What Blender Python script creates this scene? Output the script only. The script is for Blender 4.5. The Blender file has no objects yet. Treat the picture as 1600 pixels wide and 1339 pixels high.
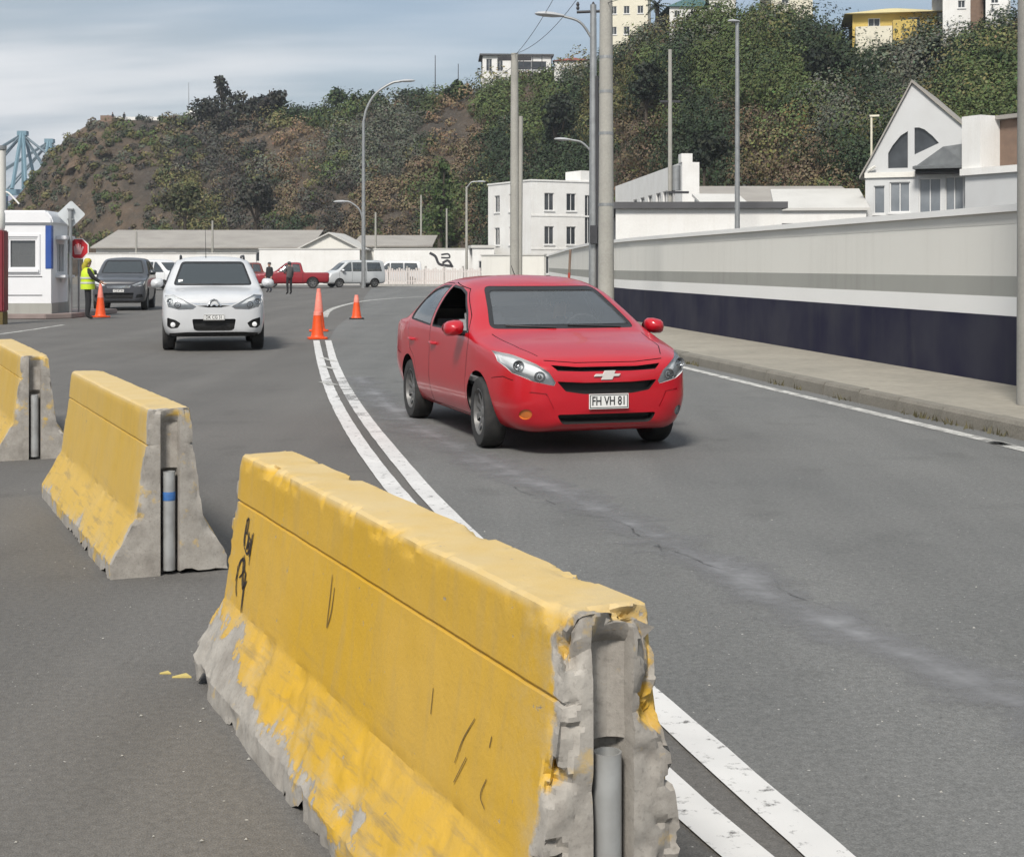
import bpy, bmesh, math, random
import numpy as np
from mathutils import Vector, Matrix, noise
from mathutils.bvhtree import BVHTree

random.seed(7); rng = np.random.default_rng(7)
R = math.radians
S = bpy.context.scene
COL = S.collection

# ------------------------------------------------------------------ camera, sky, sun, exposure
EYE, FOC, HORIZON = 1.5, 2300.0, 416.0        # metres, pixels of the 1600 px wide frame
cam_d = bpy.data.cameras.new('camera'); cam = bpy.data.objects.new('camera', cam_d); COL.objects.link(cam)
cam.location = (0, 0, EYE); cam.rotation_euler = (R(90), 0, 0)
cam_d.sensor_fit = 'HORIZONTAL'; cam_d.sensor_width = 36; cam_d.lens = 36*FOC/1600
cam_d.shift_y = -(669.5-HORIZON)/1600
cam_d.clip_start = 0.05; cam_d.clip_end = 6000
S.camera = cam

SUN_EL, SUN_AZ = 46, 196                       # azimuth clockwise from +Y
W = bpy.data.worlds.new('World'); S.world = W; W.use_nodes = True
def build_world():
    nt = W.node_tree; nt.nodes.clear(); N = nt.nodes.new; L = nt.links.new
    sky = N('ShaderNodeTexSky'); sky.sky_type = 'NISHITA'; sky.sun_disc = False
    sky.sun_elevation = R(SUN_EL); sky.sun_rotation = R(SUN_AZ); sky.air_density = 1.0; sky.dust_density = 2.5; sky.ozone_density = 1.6
    b1 = N('ShaderNodeBackground'); b1.inputs['Strength'].default_value = 0.075; L(sky.outputs[0], b1.inputs['Color'])
    tc = N('ShaderNodeTexCoord'); sx = N('ShaderNodeSeparateXYZ'); L(tc.outputs['Generated'], sx.inputs[0])
    def m(op, a, b=None, c=None):
        n = N('ShaderNodeMath'); n.operation = op
        for i, v in enumerate((a, b, c)):
            if v is None: continue
            if isinstance(v, (int, float)): n.inputs[i].default_value = v
            else: L(v, n.inputs[i])
        return n.outputs[0]
    zz = m('ADD', m('MAXIMUM', sx.outputs[2], 0.0), 0.22)
    cx = N('ShaderNodeCombineXYZ'); L(m('DIVIDE', sx.outputs[0], zz), cx.inputs[0]); L(m('DIVIDE', sx.outputs[1], zz), cx.inputs[1])
    def nz(scale, detail, off, sc3=(1, 1, 1)):
        mp = N('ShaderNodeMapping'); L(cx.outputs[0], mp.inputs[0]); mp.inputs['Location'].default_value = off; mp.inputs['Scale'].default_value = sc3
        n = N('ShaderNodeTexNoise'); L(mp.outputs[0], n.inputs['Vector']); n.inputs['Scale'].default_value = scale; n.inputs['Detail'].default_value = detail
        n.inputs['Roughness'].default_value = 0.5
        return n.outputs[0]
    big = nz(0.75, 4, (3.1, 1.7, 0), (0.7, 1.25, 1)); fine = nz(1.5, 4, (8.2, 4.4, 0), (0.5, 1.7, 1))
    r1 = N('ShaderNodeMapRange'); L(big, r1.inputs[0]); r1.inputs[1].default_value = 0.30; r1.inputs[2].default_value = 0.62; r1.interpolation_type = 'SMOOTHSTEP'
    r1.inputs[3].default_value = 0.42; r1.inputs[4].default_value = 1.0
    r2 = N('ShaderNodeMapRange'); L(fine, r2.inputs[0]); r2.inputs[1].default_value = 0.44; r2.inputs[2].default_value = 0.66; r2.interpolation_type = 'SMOOTHSTEP'
    mx = N('ShaderNodeMix'); mx.data_type = 'RGBA'; L(r2.outputs[0], mx.inputs[0])
    mx.inputs[6].default_value = (0.55, 0.63, 0.705, 1); mx.inputs[7].default_value = (0.96, 0.98, 1.01, 1)
    b2 = N('ShaderNodeBackground'); b2.inputs['Strength'].default_value = 0.54; L(mx.outputs[2], b2.inputs['Color'])
    ms = N('ShaderNodeMixShader'); L(r1.outputs[0], ms.inputs[0]); L(b1.outputs[0], ms.inputs[1]); L(b2.outputs[0], ms.inputs[2])
    o = N('ShaderNodeOutputWorld'); L(ms.outputs[0], o.inputs[0])
build_world()
sun_d = bpy.data.lights.new('sun', 'SUN'); sun_d.energy = 2.5; sun_d.angle = R(12); sun_d.color = (1.0, 0.95, 0.88)
sun = bpy.data.objects.new('sun', sun_d); COL.objects.link(sun)
sd = Vector((math.sin(R(SUN_AZ))*math.cos(R(SUN_EL)), math.cos(R(SUN_AZ))*math.cos(R(SUN_EL)), math.sin(R(SUN_EL))))
sun.rotation_euler = sd.to_track_quat('Z', 'Y').to_euler(); sun.location = (5, -5, 20)
V = S.view_settings; V.view_transform = 'Standard'; V.look = 'None'; V.exposure = 0.68; V.gamma = 1.0; V.use_curve_mapping = False
S.cycles.use_denoising = True; S.cycles.max_bounces = 5; S.cycles.diffuse_bounces = 2; S.cycles.glossy_bounces = 3; S.cycles.use_adaptive_sampling = True; S.cycles.adaptive_threshold = 0.02; S.cycles.transparent_max_bounces = 12
S.cycles.caustics_reflective = False; S.cycles.caustics_refractive = False

# ------------------------------------------------------------------ measuring helpers
def gx(px, D): return (px-800)/FOC*D
def gz(py, D): return EYE-(py-HORIZON)/FOC*D
def ground(px, py, z=0.0):
    D = (EYE-z)*FOC/(py-HORIZON); return Vector((gx(px, D), D, z))

def pchip(x, y, xq):
    x = np.asarray(x, float); y = np.asarray(y, float); h = np.diff(x); d = np.diff(y)/h; n = len(x); m = np.zeros(n)
    for i in range(1, n-1):
        if d[i-1]*d[i] > 0:
            w1, w2 = 2*h[i]+h[i-1], h[i]+2*h[i-1]; m[i] = (w1+w2)/(w1/d[i-1]+w2/d[i])
    m[0], m[-1] = d[0], d[-1]
    i = np.clip(np.searchsorted(x, xq, side='right')-1, 0, n-2); t = (xq-x[i])/h[i]
    return (2*t**3-3*t**2+1)*y[i]+(t**3-2*t**2+t)*h[i]*m[i]+(-2*t**3+3*t**2)*y[i+1]+(t**3-t**2)*h[i]*m[i+1]

# ------------------------------------------------------------------ tags
def tag(o, label, cat, group=None, kind=None):
    if label: o['label'] = label
    if cat: o['category'] = cat
    if group: o['group'] = group
    if kind: o['kind'] = kind
    return o
def struct(o, label=None, kind='structure'):
    o['kind'] = kind
    if label: o['label'] = label
    return o
def thing(name, label, cat, loc=(0, 0, 0), rz=0, group=None):
    o = bpy.data.objects.new(name, None); COL.objects.link(o); o.location = loc; o.rotation_euler = (0, 0, rz); o.empty_display_size = 0.2
    return tag(o, label, cat, group)
def copy_tree(o, parent=None):
    c = o.copy(); COL.objects.link(c); c.parent = parent
    for ch in list(o.children): copy_tree(ch, c)
    return c

# ------------------------------------------------------------------ materials
MATS = {}
def mat(name, color=(0.5, 0.5, 0.5), rough=0.7, metal=0.0, var=0.0, vscale=3.0, bump=0.0, bscale=20.0, coat=0.0, spec=0.5, color2=None, detail=6, emit=None, var2=0.0, v2scale=60.0):
    m = bpy.data.materials.new(name); m.use_nodes = True; nt = m.node_tree; P = nt.nodes['Principled BSDF']
    P.inputs['Base Color'].default_value = (*color, 1); P.inputs['Roughness'].default_value = rough; P.inputs['Metallic'].default_value = metal
    P.inputs['Coat Weight'].default_value = coat; P.inputs['Coat Roughness'].default_value = 0.06; P.inputs['Specular IOR Level'].default_value = spec
    N = nt.nodes.new; L = nt.links.new
    if var > 0 or bump > 0 or var2 > 0:
        tc = N('ShaderNodeTexCoord')
    if var > 0 or var2 > 0:
        c2 = color2 or tuple(c*0.55 for c in color)
        n = N('ShaderNodeTexNoise'); n.inputs['Scale'].default_value = vscale; n.inputs['Detail'].default_value = detail; L(tc.outputs['Object'], n.inputs['Vector'])
        mr = N('ShaderNodeMapRange'); mr.inputs[1].default_value = 0.38; mr.inputs[2].default_value = 0.68; mr.inputs[3].default_value = 0; mr.inputs[4].default_value = var
        L(n.outputs[0], mr.inputs[0])
        mx = N('ShaderNodeMix'); mx.data_type = 'RGBA'; mx.inputs[6].default_value = (*color, 1); mx.inputs[7].default_value = (*c2, 1); L(mr.outputs[0], mx.inputs[0])
        last = mx.outputs[2]
        if var2 > 0:
            n2 = N('ShaderNodeTexNoise'); n2.inputs['Scale'].default_value = v2scale; n2.inputs['Detail'].default_value = 3; L(tc.outputs['Object'], n2.inputs['Vector'])
            mr2 = N('ShaderNodeMapRange'); mr2.inputs[1].default_value = 0.3; mr2.inputs[2].default_value = 0.7; mr2.inputs[3].default_value = 1-var2; mr2.inputs[4].default_value = 1+var2
            L(n2.outputs[0], mr2.inputs[0])
            vm = N('ShaderNodeVectorMath'); vm.operation = 'SCALE'; L(last, vm.inputs[0]); L(mr2.outputs[0], vm.inputs['Scale']); last = vm.outputs[0]
        L(last, P.inputs['Base Color'])
    if bump > 0:
        nb = N('ShaderNodeTexNoise'); nb.inputs['Scale'].default_value = bscale; nb.inputs['Detail'].default_value = 5; L(tc.outputs['Object'], nb.inputs['Vector'])
        b = N('ShaderNodeBump'); b.inputs['Strength'].default_value = bump; b.inputs['Distance'].default_value = 0.02; L(nb.outputs[0], b.inputs['Height']); L(b.outputs[0], P.inputs['Normal'])
    if emit: P.inputs['Emission Color'].default_value = (*emit[0], 1); P.inputs['Emission Strength'].default_value = emit[1]
    MATS[name] = m
    return m
def glass(name, tint=(0.35, 0.4, 0.4), rough=0.02, opacity=0.0, body=(0.02, 0.02, 0.02), ior=1.7):
    m = bpy.data.materials.new(name); m.use_nodes = True; nt = m.node_tree; nt.nodes.clear(); N = nt.nodes.new; L = nt.links.new
    o = N('ShaderNodeOutputMaterial'); t = N('ShaderNodeBsdfTransparent'); t.inputs[0].default_value = (*tint, 1)
    g = N('ShaderNodeBsdfGlossy'); g.inputs['Roughness'].default_value = rough; g.inputs[0].default_value = (0.9, 0.93, 0.95, 1)
    d = N('ShaderNodeBsdfDiffuse'); d.inputs[0].default_value = (*body, 1)
    m0 = N('ShaderNodeMixShader'); m0.inputs[0].default_value = opacity; L(t.outputs[0], m0.inputs[1]); L(d.outputs[0], m0.inputs[2])
    f = N('ShaderNodeFresnel'); f.inputs[0].default_value = ior
    m1 = N('ShaderNodeMixShader'); L(f.outputs[0], m1.inputs[0]); L(m0.outputs[0], m1.inputs[1]); L(g.outputs[0], m1.inputs[2]); L(m1.outputs[0], o.inputs[0])
    MATS[name] = m
    return m
def paint(name, color, rough=0.32, coat=0.6):
    """car paint, dark grey on the inside of the panel"""
    m = mat(name, color, rough, coat=coat, var=0.25, vscale=2.5, color2=tuple(c*0.8 for c in color)); nt = m.node_tree; P = nt.nodes['Principled BSDF']; N = nt.nodes.new; L = nt.links.new
    g = N('ShaderNodeNewGeometry'); inner = N('ShaderNodeBsdfDiffuse'); inner.inputs[0].default_value = (0.22, 0.21, 0.20, 1)
    ms = N('ShaderNodeMixShader'); L(g.outputs['Backfacing'], ms.inputs[0]); L(P.outputs[0], ms.inputs[1]); L(inner.outputs[0], ms.inputs[2])
    out = nt.nodes['Material Output']; L(ms.outputs[0], out.inputs[0])
    return m

# ------------------------------------------------------------------ geometry collector
class G:
    def __init__(s): s.v = []; s.f = []; s.mi = []; s.cur = 0
    def add(s, vs, fs):
        o = len(s.v); s.v += [tuple(p) for p in vs]; s.f += [tuple(i+o for i in f) for f in fs]; s.mi += [s.cur]*len(fs); return s
    def box(s, x0, x1, y0, y1, z0, z1, M=None):
        vs = [Vector((x, y, z)) for z in (z0, z1) for y in (y0, y1) for x in (x0, x1)]
        if M is not None: vs = [M @ v for v in vs]
        return s.add(vs, [(0, 2, 3, 1), (4, 5, 7, 6), (0, 1, 5, 4), (2, 6, 7, 3), (0, 4, 6, 2), (1, 3, 7, 5)])
    def cyl(s, p0, p1, r0, r1=None, n=12, caps=True):
        r1 = r0 if r1 is None else r1; p0 = Vector(p0); p1 = Vector(p1); d = (p1-p0).normalized()
        a = d.orthogonal().normalized(); b = d.cross(a)
        vs = []
        for p, r in ((p0, r0), (p1, r1)):
            for i in range(n):
                t = 2*math.pi*i/n; vs.append(p+(a*math.cos(t)+b*math.sin(t))*r)
        fs = [(i, (i+1) % n, n+(i+1) % n, n+i) for i in range(n)]
        if caps: fs += [tuple(range(n-1, -1, -1)), tuple(range(n, 2*n))]
        return s.add(vs, fs)
    def tube(s, pts, r, n=8, caps=True):
        pts = [Vector(p) for p in pts]; k = len(pts); rr = r if isinstance(r, (list, tuple)) else [r]*k
        vs = []; up = None
        for i, p in enumerate(pts):
            d = (pts[min(i+1, k-1)]-pts[max(i-1, 0)]).normalized()
            if up is None: up = d.orthogonal().normalized()
            up = (up-d*up.dot(d)).normalized(); b = d.cross(up)
            for j in range(n):
                t = 2*math.pi*j/n; vs.append(p+(up*math.cos(t)+b*math.sin(t))*rr[i])
        fs = [(i*n+j, i*n+(j+1) % n, (i+1)*n+(j+1) % n, (i+1)*n+j) for i in range(k-1) for j in range(n)]
        if caps: fs += [tuple(range(n-1, -1, -1)), tuple((k-1)*n+j for j in range(n))]
        return s.add(vs, fs)
    def lathe(s, prof, n=24, M=None, axis='Z'):
        vs = []
        for r, h in prof:
            for i in range(n):
                t = 2*math.pi*i/n; c, q = math.cos(t)*r, math.sin(t)*r
                p = Vector((c, q, h)) if axis == 'Z' else Vector((c, h, q))
                vs.append(M @ p if M is not None else p)
        k = len(prof)
        fs = [(i*n+j, i*n+(j+1) % n, (i+1)*n+(j+1) % n, (i+1)*n+j) for i in range(k-1) for j in range(n)]
        if axis == 'Y': fs = [f[::-1] for f in fs]
        return s.add(vs, fs)
    def prism(s, poly, h0, h1, axis='Z', M=None):
        """polygon in the plane normal to axis; (x,y) / for Y: (x,z) / for X: (y,z)"""
        n = len(poly)
        def pt(p, h):
            v = Vector((p[0], p[1], h)) if axis == 'Z' else Vector((p[0], h, p[1])) if axis == 'Y' else Vector((h, p[0], p[1]))
            return M @ v if M is not None else v
        vs = [pt(p, h0) for p in poly]+[pt(p, h1) for p in poly]
        fs = [tuple(range(n-1, -1, -1)), tuple(range(n, 2*n))]+[(i, (i+1) % n, n+(i+1) % n, n+i) for i in range(n)]
        return s.add(vs, fs)
    def mesh(s, name, mats):
        me = bpy.data.meshes.new(name); me.from_pydata(s.v, [], s.f)
        for m in (mats if isinstance(mats, (list, tuple)) else [mats]): me.materials.append(m)
        me.polygons.foreach_set('material_index', s.mi); me.update()
        return me
    def build(s, name, mats, parent=None, smooth=None, fix=True, bevel=0.0):
        me = s.mesh(name, mats)
        if fix or bevel:
            bm = bmesh.new(); bm.from_mesh(me)
            if fix: bmesh.ops.recalc_face_normals(bm, faces=bm.faces)
            if bevel: bmesh.ops.bevel(bm, geom=[e for e in bm.edges], offset=bevel, segments=2, affect='EDGES', clamp_overlap=True)
            bm.to_mesh(me); bm.free()
        o = bpy.data.objects.new(name, me); COL.objects.link(o)
        if parent is not None: o.parent = parent
        if smooth is not None:
            for p in me.polygons: p.use_smooth = True
            me.set_sharp_from_angle(angle=R(smooth))
        return o
def np_mesh(name, v, f4, mats, colors=None):
    me = bpy.data.meshes.new(name); nv, nf = len(v), len(f4)
    me.vertices.add(nv); me.vertices.foreach_set('co', np.asarray(v, np.float32).ravel())
    me.loops.add(nf*4); me.loops.foreach_set('vertex_index', np.asarray(f4, np.int32).ravel())
    me.polygons.add(nf); me.polygons.foreach_set('loop_start', np.arange(0, nf*4, 4, dtype=np.int32)); me.polygons.foreach_set('loop_total', np.full(nf, 4, np.int32))
    for m in mats: me.materials.append(m)
    if colors is not None:
        a = me.color_attributes.new('Col', 'FLOAT_COLOR', 'POINT'); a.data.foreach_set('color', np.asarray(colors, np.float32).ravel())
    me.update(calc_edges=True)
    return me

# ------------------------------------------------------------------ shared materials
M_conc = mat('pale_concrete', (0.40, 0.39, 0.36), 0.85, var=0.5, vscale=4, bump=0.3, bscale=60, var2=0.12)
M_pole = mat('pole_concrete', (0.36, 0.35, 0.315), 0.85, var=0.35, vscale=1.6, bump=0.15, bscale=40, var2=0.08, v2scale=25)
M_galv = mat('galvanised_steel', (0.36, 0.37, 0.37), 0.45, metal=0.6, var=0.4, vscale=6)
M_dark = mat('dark_metal', (0.04, 0.04, 0.045), 0.5, var=0.3)
M_black = mat('black_rubber', (0.016, 0.016, 0.016), 0.75, var=0.4, vscale=20, color2=(0.04, 0.038, 0.035))
M_white = mat('white_painted_wall', (0.78, 0.775, 0.75), 0.8, var=0.35, vscale=0.8, color2=(0.6, 0.58, 0.54), bump=0.08, bscale=25, var2=0.03, v2scale=14)
M_cream = mat('cream_wall', (0.72, 0.68, 0.55), 0.85, var=0.3, vscale=0.7, color2=(0.52, 0.48, 0.38))
M_yellowwall = mat('yellow_wall', (0.62, 0.46, 0.13), 0.85, var=0.4, vscale=0.8)
M_pane = mat('window_pane', (0.035, 0.04, 0.045), 0.08, spec=0.6, var=0.5, vscale=1.3, color2=(0.09, 0.10, 0.11))
M_greypane = mat('curtained_pane', (0.16, 0.18, 0.20), 0.10, spec=0.7, var=0.6, vscale=1.1, color2=(0.30, 0.32, 0.34))
M_frame = mat('white_window_frame', (0.7, 0.7, 0.69), 0.6)
M_roofgrey = mat('grey_tan_roof', (0.33, 0.31, 0.28), 0.85, var=0.6, vscale=0.5, color2=(0.24, 0.22, 0.20), bump=0.1)
M_roofpale = mat('pale_roof', (0.56, 0.55, 0.52), 0.8, var=0.5, vscale=0.5, color2=(0.42, 0.41, 0.38))
M_roofdark = mat('dark_roof', (0.10, 0.10, 0.105), 0.8, var=0.5, vscale=0.8)
M_roofred = mat('red_roof', (0.30, 0.09, 0.06), 0.8, var=0.5, vscale=0.8)
M_roofgreen = mat('green_roof', (0.06, 0.13, 0.13), 0.7, var=0.5, vscale=0.8)
M_roofyellow = mat('yellow_roof', (0.62, 0.53, 0.27), 0.7, var=0.4, vscale=0.8)
M_brown = mat('brown_render', (0.22, 0.15, 0.11), 0.85, var=0.4)
M_navy = mat('navy_paint', (0.012, 0.012, 0.034), 0.75, spec=0.2, var=0.7, vscale=0.9, color2=(0.045, 0.045, 0.06), bump=0.06, bscale=30)
M_wallgrey = mat('pale_grey_wall_paint', (0.74, 0.725, 0.67), 0.8, var=0.35, vscale=0.6, color2=(0.67, 0.655, 0.605), bump=0.06, bscale=20, var2=0.02)
M_bandgrey = mat('mid_grey_wall_paint', (0.35, 0.35, 0.32), 0.8, var=0.35, vscale=0.9, bump=0.06, bscale=20, color2=(0.30, 0.30, 0.275))
M_orange = mat('orange_cone_plastic', (0.80, 0.085, 0.008), 0.5, var=0.4, vscale=9, color2=(0.5, 0.07, 0.02))
M_pink = mat('faded_pink_sleeve', (0.80, 0.20, 0.15), 0.55, var=0.5, vscale=9, color2=(0.75, 0.36, 0.28))
M_bark = mat('bark', (0.07, 0.055, 0.04), 0.9, var=0.5, vscale=5, bump=0.4)
# ------------------------------------------------------------------ ground, road, markings
def asphalt(name, c, c2, streak=0.0):
    m = bpy.data.materials.new(name); m.use_nodes = True; nt = m.node_tree; P = nt.nodes['Principled BSDF']; N = nt.nodes.new; L = nt.links.new
    tc = N('ShaderNodeTexCoord')
    def nz(s, d, scale3=None, rough=0.55):
        n = N('ShaderNodeTexNoise'); n.inputs['Scale'].default_value = s; n.inputs['Detail'].default_value = d; n.inputs['Roughness'].default_value = rough
        if scale3:
            mp = N('ShaderNodeMapping'); mp.inputs['Scale'].default_value = scale3; mp.inputs['Rotation'].default_value = (0, 0, R(-9)); L(tc.outputs['Object'], mp.inputs[0]); L(mp.outputs[0], n.inputs[0])
        else: L(tc.outputs['Object'], n.inputs[0])
        return n.outputs[0]
    def rng_(v, a, b, lo=0., hi=1.):
        r = N('ShaderNodeMapRange'); L(v, r.inputs[0]); r.inputs[1].default_value = a; r.inputs[2].default_value = b; r.inputs[3].default_value = lo; r.inputs[4].default_value = hi; return r.outputs[0]
    def mixc(f, a, b):
        x = N('ShaderNodeMix'); x.data_type = 'RGBA'; L(f, x.inputs[0])
        for i, q in ((6, a), (7, b)):
            if isinstance(q, tuple): x.inputs[i].default_value = (*q, 1)
            else: L(q, x.inputs[i])
        return x.outputs[2]
    base = mixc(rng_(nz(0.55, 5), 0.35, 0.68), c, c2)
    base = mixc(rng_(nz(0.5, 3, (2.2, 0.16, 1)), 0.42, 0.75, 0, 0.55), base, tuple(x*1.38 for x in c))     # wheel-worn bands along the lane
    base = mixc(rng_(nz(1.6, 4), 0.58, 0.72, 0, 0.45), base, tuple(x*0.6 for x in c))                        # oil stains
    grit = rng_(nz(170, 2, rough=0.7), 0.25, 0.75, 0.62, 1.38)
    coarse = rng_(nz(38, 3), 0.3, 0.7, 0.84, 1.16)
    vm = N('ShaderNodeVectorMath'); vm.operation = 'SCALE'; L(base, vm.inputs[0]); L(grit, vm.inputs['Scale'])
    vm2 = N('ShaderNodeVectorMath'); vm2.operation = 'SCALE'; L(vm.outputs[0], vm2.inputs[0]); L(coarse, vm2.inputs['Scale'])
    spk = rng_(nz(55, 1, rough=0.4), 0.765, 0.79)                                                            # scattered pale grit
    fin = mixc(spk, vm2.outputs[0], (0.42, 0.41, 0.38)); L(fin, P.inputs['Base Color'])
    P.inputs['Roughness'].default_value = 0.82; P.inputs['Specular IOR Level'].default_value = 0.35
    b = N('ShaderNodeBump'); b.inputs['Strength'].default_value = 0.5; b.inputs['Distance'].default_value = 0.006; L(nz(190, 1, rough=0.7), b.inputs['Height']); L(b.outputs[0], P.inputs['Normal'])
    return m
M_asph_old = asphalt('brownish_asphalt', (0.128, 0.122, 0.113), (0.108, 0.103, 0.096))
M_asph_road = asphalt('grey_asphalt', (0.150, 0.150, 0.144), (0.128, 0.129, 0.125))
M_earth = mat('dusty_ground', (0.17, 0.15, 0.12), 0.95, var=0.6, vscale=0.3)

def sheet(name, pts, z, m):
    g = G(); g.add([(p[0], p[1], z) for p in pts], [tuple(range(len(pts)))])
    o = g.build(name, m, fix=False)
    if o.data.polygons[0].normal.z < 0: o.data.flip_normals()
    return o
struct(sheet('ground', [(-3000, -60), (3000, -60), (3000, 5000), (-3000, 5000)], -0.012, M_earth))
struct(sheet('forecourt', [(-60, -8), (40, -8), (40, 123), (-60, 123)], 0.0, M_asph_old))

def smooth_path(pts, n=12):
    """Catmull-Rom through ground points"""
    P = [Vector(p) for p in pts]; P = [P[0]*2-P[1]]+P+[P[-1]*2-P[-2]]; out = []
    for i in range(1, len(P)-2):
        for k in range(n):
            t = k/n; a, b, c, d = P[i-1], P[i], P[i+1], P[i+2]
            out.append(0.5*((2*b)+(c-a)*t+(2*a-5*b+4*c-d)*t*t+(3*b-a-3*c+d)*t**3))
    return out+[P[-2]]
def ribbon(name, path, w, z, m, rag=0.0):
    vs = []; fs = []
    for i, p in enumerate(path):
        d = path[min(i+1, len(path)-1)]-path[max(i-1, 0)]; d.z = 0; d.normalize(); nrm = Vector((-d.y, d.x, 0))
        a = 1+rag*noise.noise(p*5.0); b = 1+rag*noise.noise(p*5.0+Vector((9, 3, 1)))
        vs += [(p+nrm*w/2*a)[:2]+(z,), p[:2]+(z,), (p-nrm*w/2*b)[:2]+(z,)]
    fs = [(3*i+k, 3*i+k+1, 3*i+k+4, 3*i+k+3) for i in range(len(path)-1) for k in (0, 1)]
    o = G().add(vs, fs).build(name, m, fix=False)
    at = o.data.attributes.new('across', 'FLOAT', 'POINT'); at.data.foreach_set('value', [0.0, 1.0, 0.0]*len(path))
    if o.data.polygons[0].normal.z < 0: o.data.flip_normals()
    return o
L_pts = [ground(*p) for p in ((494, 532), (502, 568), (516, 610), (540, 658), (572, 708), (618, 768))]+[ground(1090, 1276), ground(1165, 1339), ground(1330, 1480)]
R_pts = [ground(*p) for p in ((512, 530), (524, 572), (545, 615), (575, 660), (617, 713), (690, 797))]+[ground(1090, 1160), ground(1293, 1339), ground(1450, 1480)]
Dg = np.linspace(3.1, 29.6, 110)
def by_depth(pts):
    q = sorted(((p.y, p.x) for p in pts)); xs = pchip([u[0] for u in q], [u[1] for u in q], Dg); return [Vector((x, y, 0)) for x, y in zip(xs, Dg)][::-1]
Lp, Rp = by_depth(L_pts), by_depth(R_pts)
mid = [(a+b)/2 for a, b in zip(Lp, Rp)]

K_far = [(-0.35, 45), (-0.95, 60), (-1.3, 80), (-1.6, 107)]        # the kerb bends left where the road turns
K_pts = smooth_path([Vector((7.2, -4, 0)), Vector((4.62, 11.2, 0)), Vector((4.40, 12.6, 0)), Vector((3.4, 18.4, 0)), Vector((2.42, 24.3, 0)), Vector((0.55, 35, 0))]+[Vector((x, y, 0)) for x, y in K_far], 10)
carr = [p for p in Rp]+[Vector((0.6, -6, 0)), Vector((7.4, -6, 0))]+[p for p in K_pts]+[Vector((-9, 110, 0)), Vector((-9.5, 100, 0)), Vector((-7.3, 73, 0)), Vector((-5.6, 55, 0)), Vector((-4.3, 36, 0))]
struct(sheet('road', [p[:2] for p in carr], 0.004, M_asph_road))

def worn_paint(name, c, thr, soft=0.12, scale=9.0, feather=0.0):
    m = mat(name, c, 0.75); nt = m.node_tree; P = nt.nodes['Principled BSDF']; N = nt.nodes.new; L = nt.links.new
    tc = N('ShaderNodeTexCoord'); n = N('ShaderNodeTexNoise'); n.inputs['Scale'].default_value = scale; n.inputs['Detail'].default_value = 9; n.inputs['Roughness'].default_value = 0.68; L(tc.outputs['Object'], n.inputs[0])
    r = N('ShaderNodeMapRange'); L(n.outputs[0], r.inputs[0]); r.inputs[1].default_value = thr-soft; r.inputs[2].default_value = thr+soft
    n2 = N('ShaderNodeTexNoise'); n2.inputs['Scale'].default_value = 2.5; n2.inputs['Detail'].default_value = 6; L(tc.outputs['Object'], n2.inputs[0])
    mx = N('ShaderNodeMix'); mx.data_type = 'RGBA'; mx.inputs[6].default_value = (*c, 1); mx.inputs[7].default_value = (*[q*0.62 for q in c], 1); L(n2.outputs[0], mx.inputs[0]); L(mx.outputs[2], P.inputs['Base Color'])
    fac = r.outputs[0]
    if feather:
        at = N('ShaderNodeAttribute'); at.attribute_name = 'across'; ad = N('ShaderNodeMath'); ad.operation = 'MULTIPLY_ADD'; L(at.outputs['Fac'], ad.inputs[0]); ad.inputs[1].default_value = feather; ad.inputs[2].default_value = -feather*.62
        sm = N('ShaderNodeMath'); L(n.outputs[0], sm.inputs[0]); L(ad.outputs[0], sm.inputs[1]); L(sm.outputs[0], r.inputs[0])
    t = N('ShaderNodeBsdfTransparent'); ms = N('ShaderNodeMixShader'); L(fac, ms.inputs[0]); L(t.outputs[0], ms.inputs[1]); L(P.outputs[0], ms.inputs[2])
    L(ms.outputs[0], nt.nodes['Material Output'].inputs[0])
    return m
M_line = worn_paint('white_road_paint', (0.74, 0.73, 0.71), 0.36, 0.07, 18)
M_linefaint = worn_paint('worn_road_paint', (0.66, 0.65, 0.61), 0.42, 0.14, 6)
M_ghost = worn_paint('ghost_line_paint', (0.27, 0.27, 0.275), 0.62, 0.20, 2.0, 0.55)
M_ghost2 = worn_paint('ghost_line_scratches', (0.40, 0.40, 0.41), 0.74, 0.14, 5.5, 0.5)
struct(ribbon('road_line', Lp, 0.125, 0.0085, M_line, 0.10), 'left of the two parallel white lines curving past the barriers')
struct(ribbon('road_line', Rp, 0.125, 0.0085, M_line, 0.10), 'right of the two parallel white lines curving past the barriers')
for q in ((560, 566), (573, 578), (598, 603)):
    a, b = ground(503, q[0]), ground(524, q[1]); struct(ribbon('road_line_rung', [a, (a+b)/2, b], 0.10, 0.0125, M_linefaint))
struct(ribbon('road_edge_line', [p+Vector((-0.32, 0, 0)) for p in K_pts[4:38]], 0.14, 0.0085, M_linefaint, 0.2), 'thin worn white edge line beside the kerb')
struct(ribbon('road_line', smooth_path([ground(*p) for p in ((506, 496), (514, 486), (535, 478), (575, 470), (640, 465), (690, 463))], 8), 0.22, 0.0085, M_linefaint, 0.2), 'pale line sweeping right behind the traffic cones')
struct(ribbon('road_line', smooth_path([ground(*p) for p in ((-20, 525), (40, 517), (98, 508))], 8), 0.12, 0.0045, M_linefaint, 0.2), 'short white stripe in front of the guard booth')
gp = smooth_path([ground(*p) for p in ((560, 590), (640, 660), (790, 735), (940, 800), (1100, 880), (1300, 975), (1450, 1040), (1560, 1090), (1800, 1190))], 16)
struct(ribbon('worn_old_line', gp, 0.95, 0.0085, M_ghost, 0.4), 'grey ghost of an old scraped-off road line')

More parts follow.
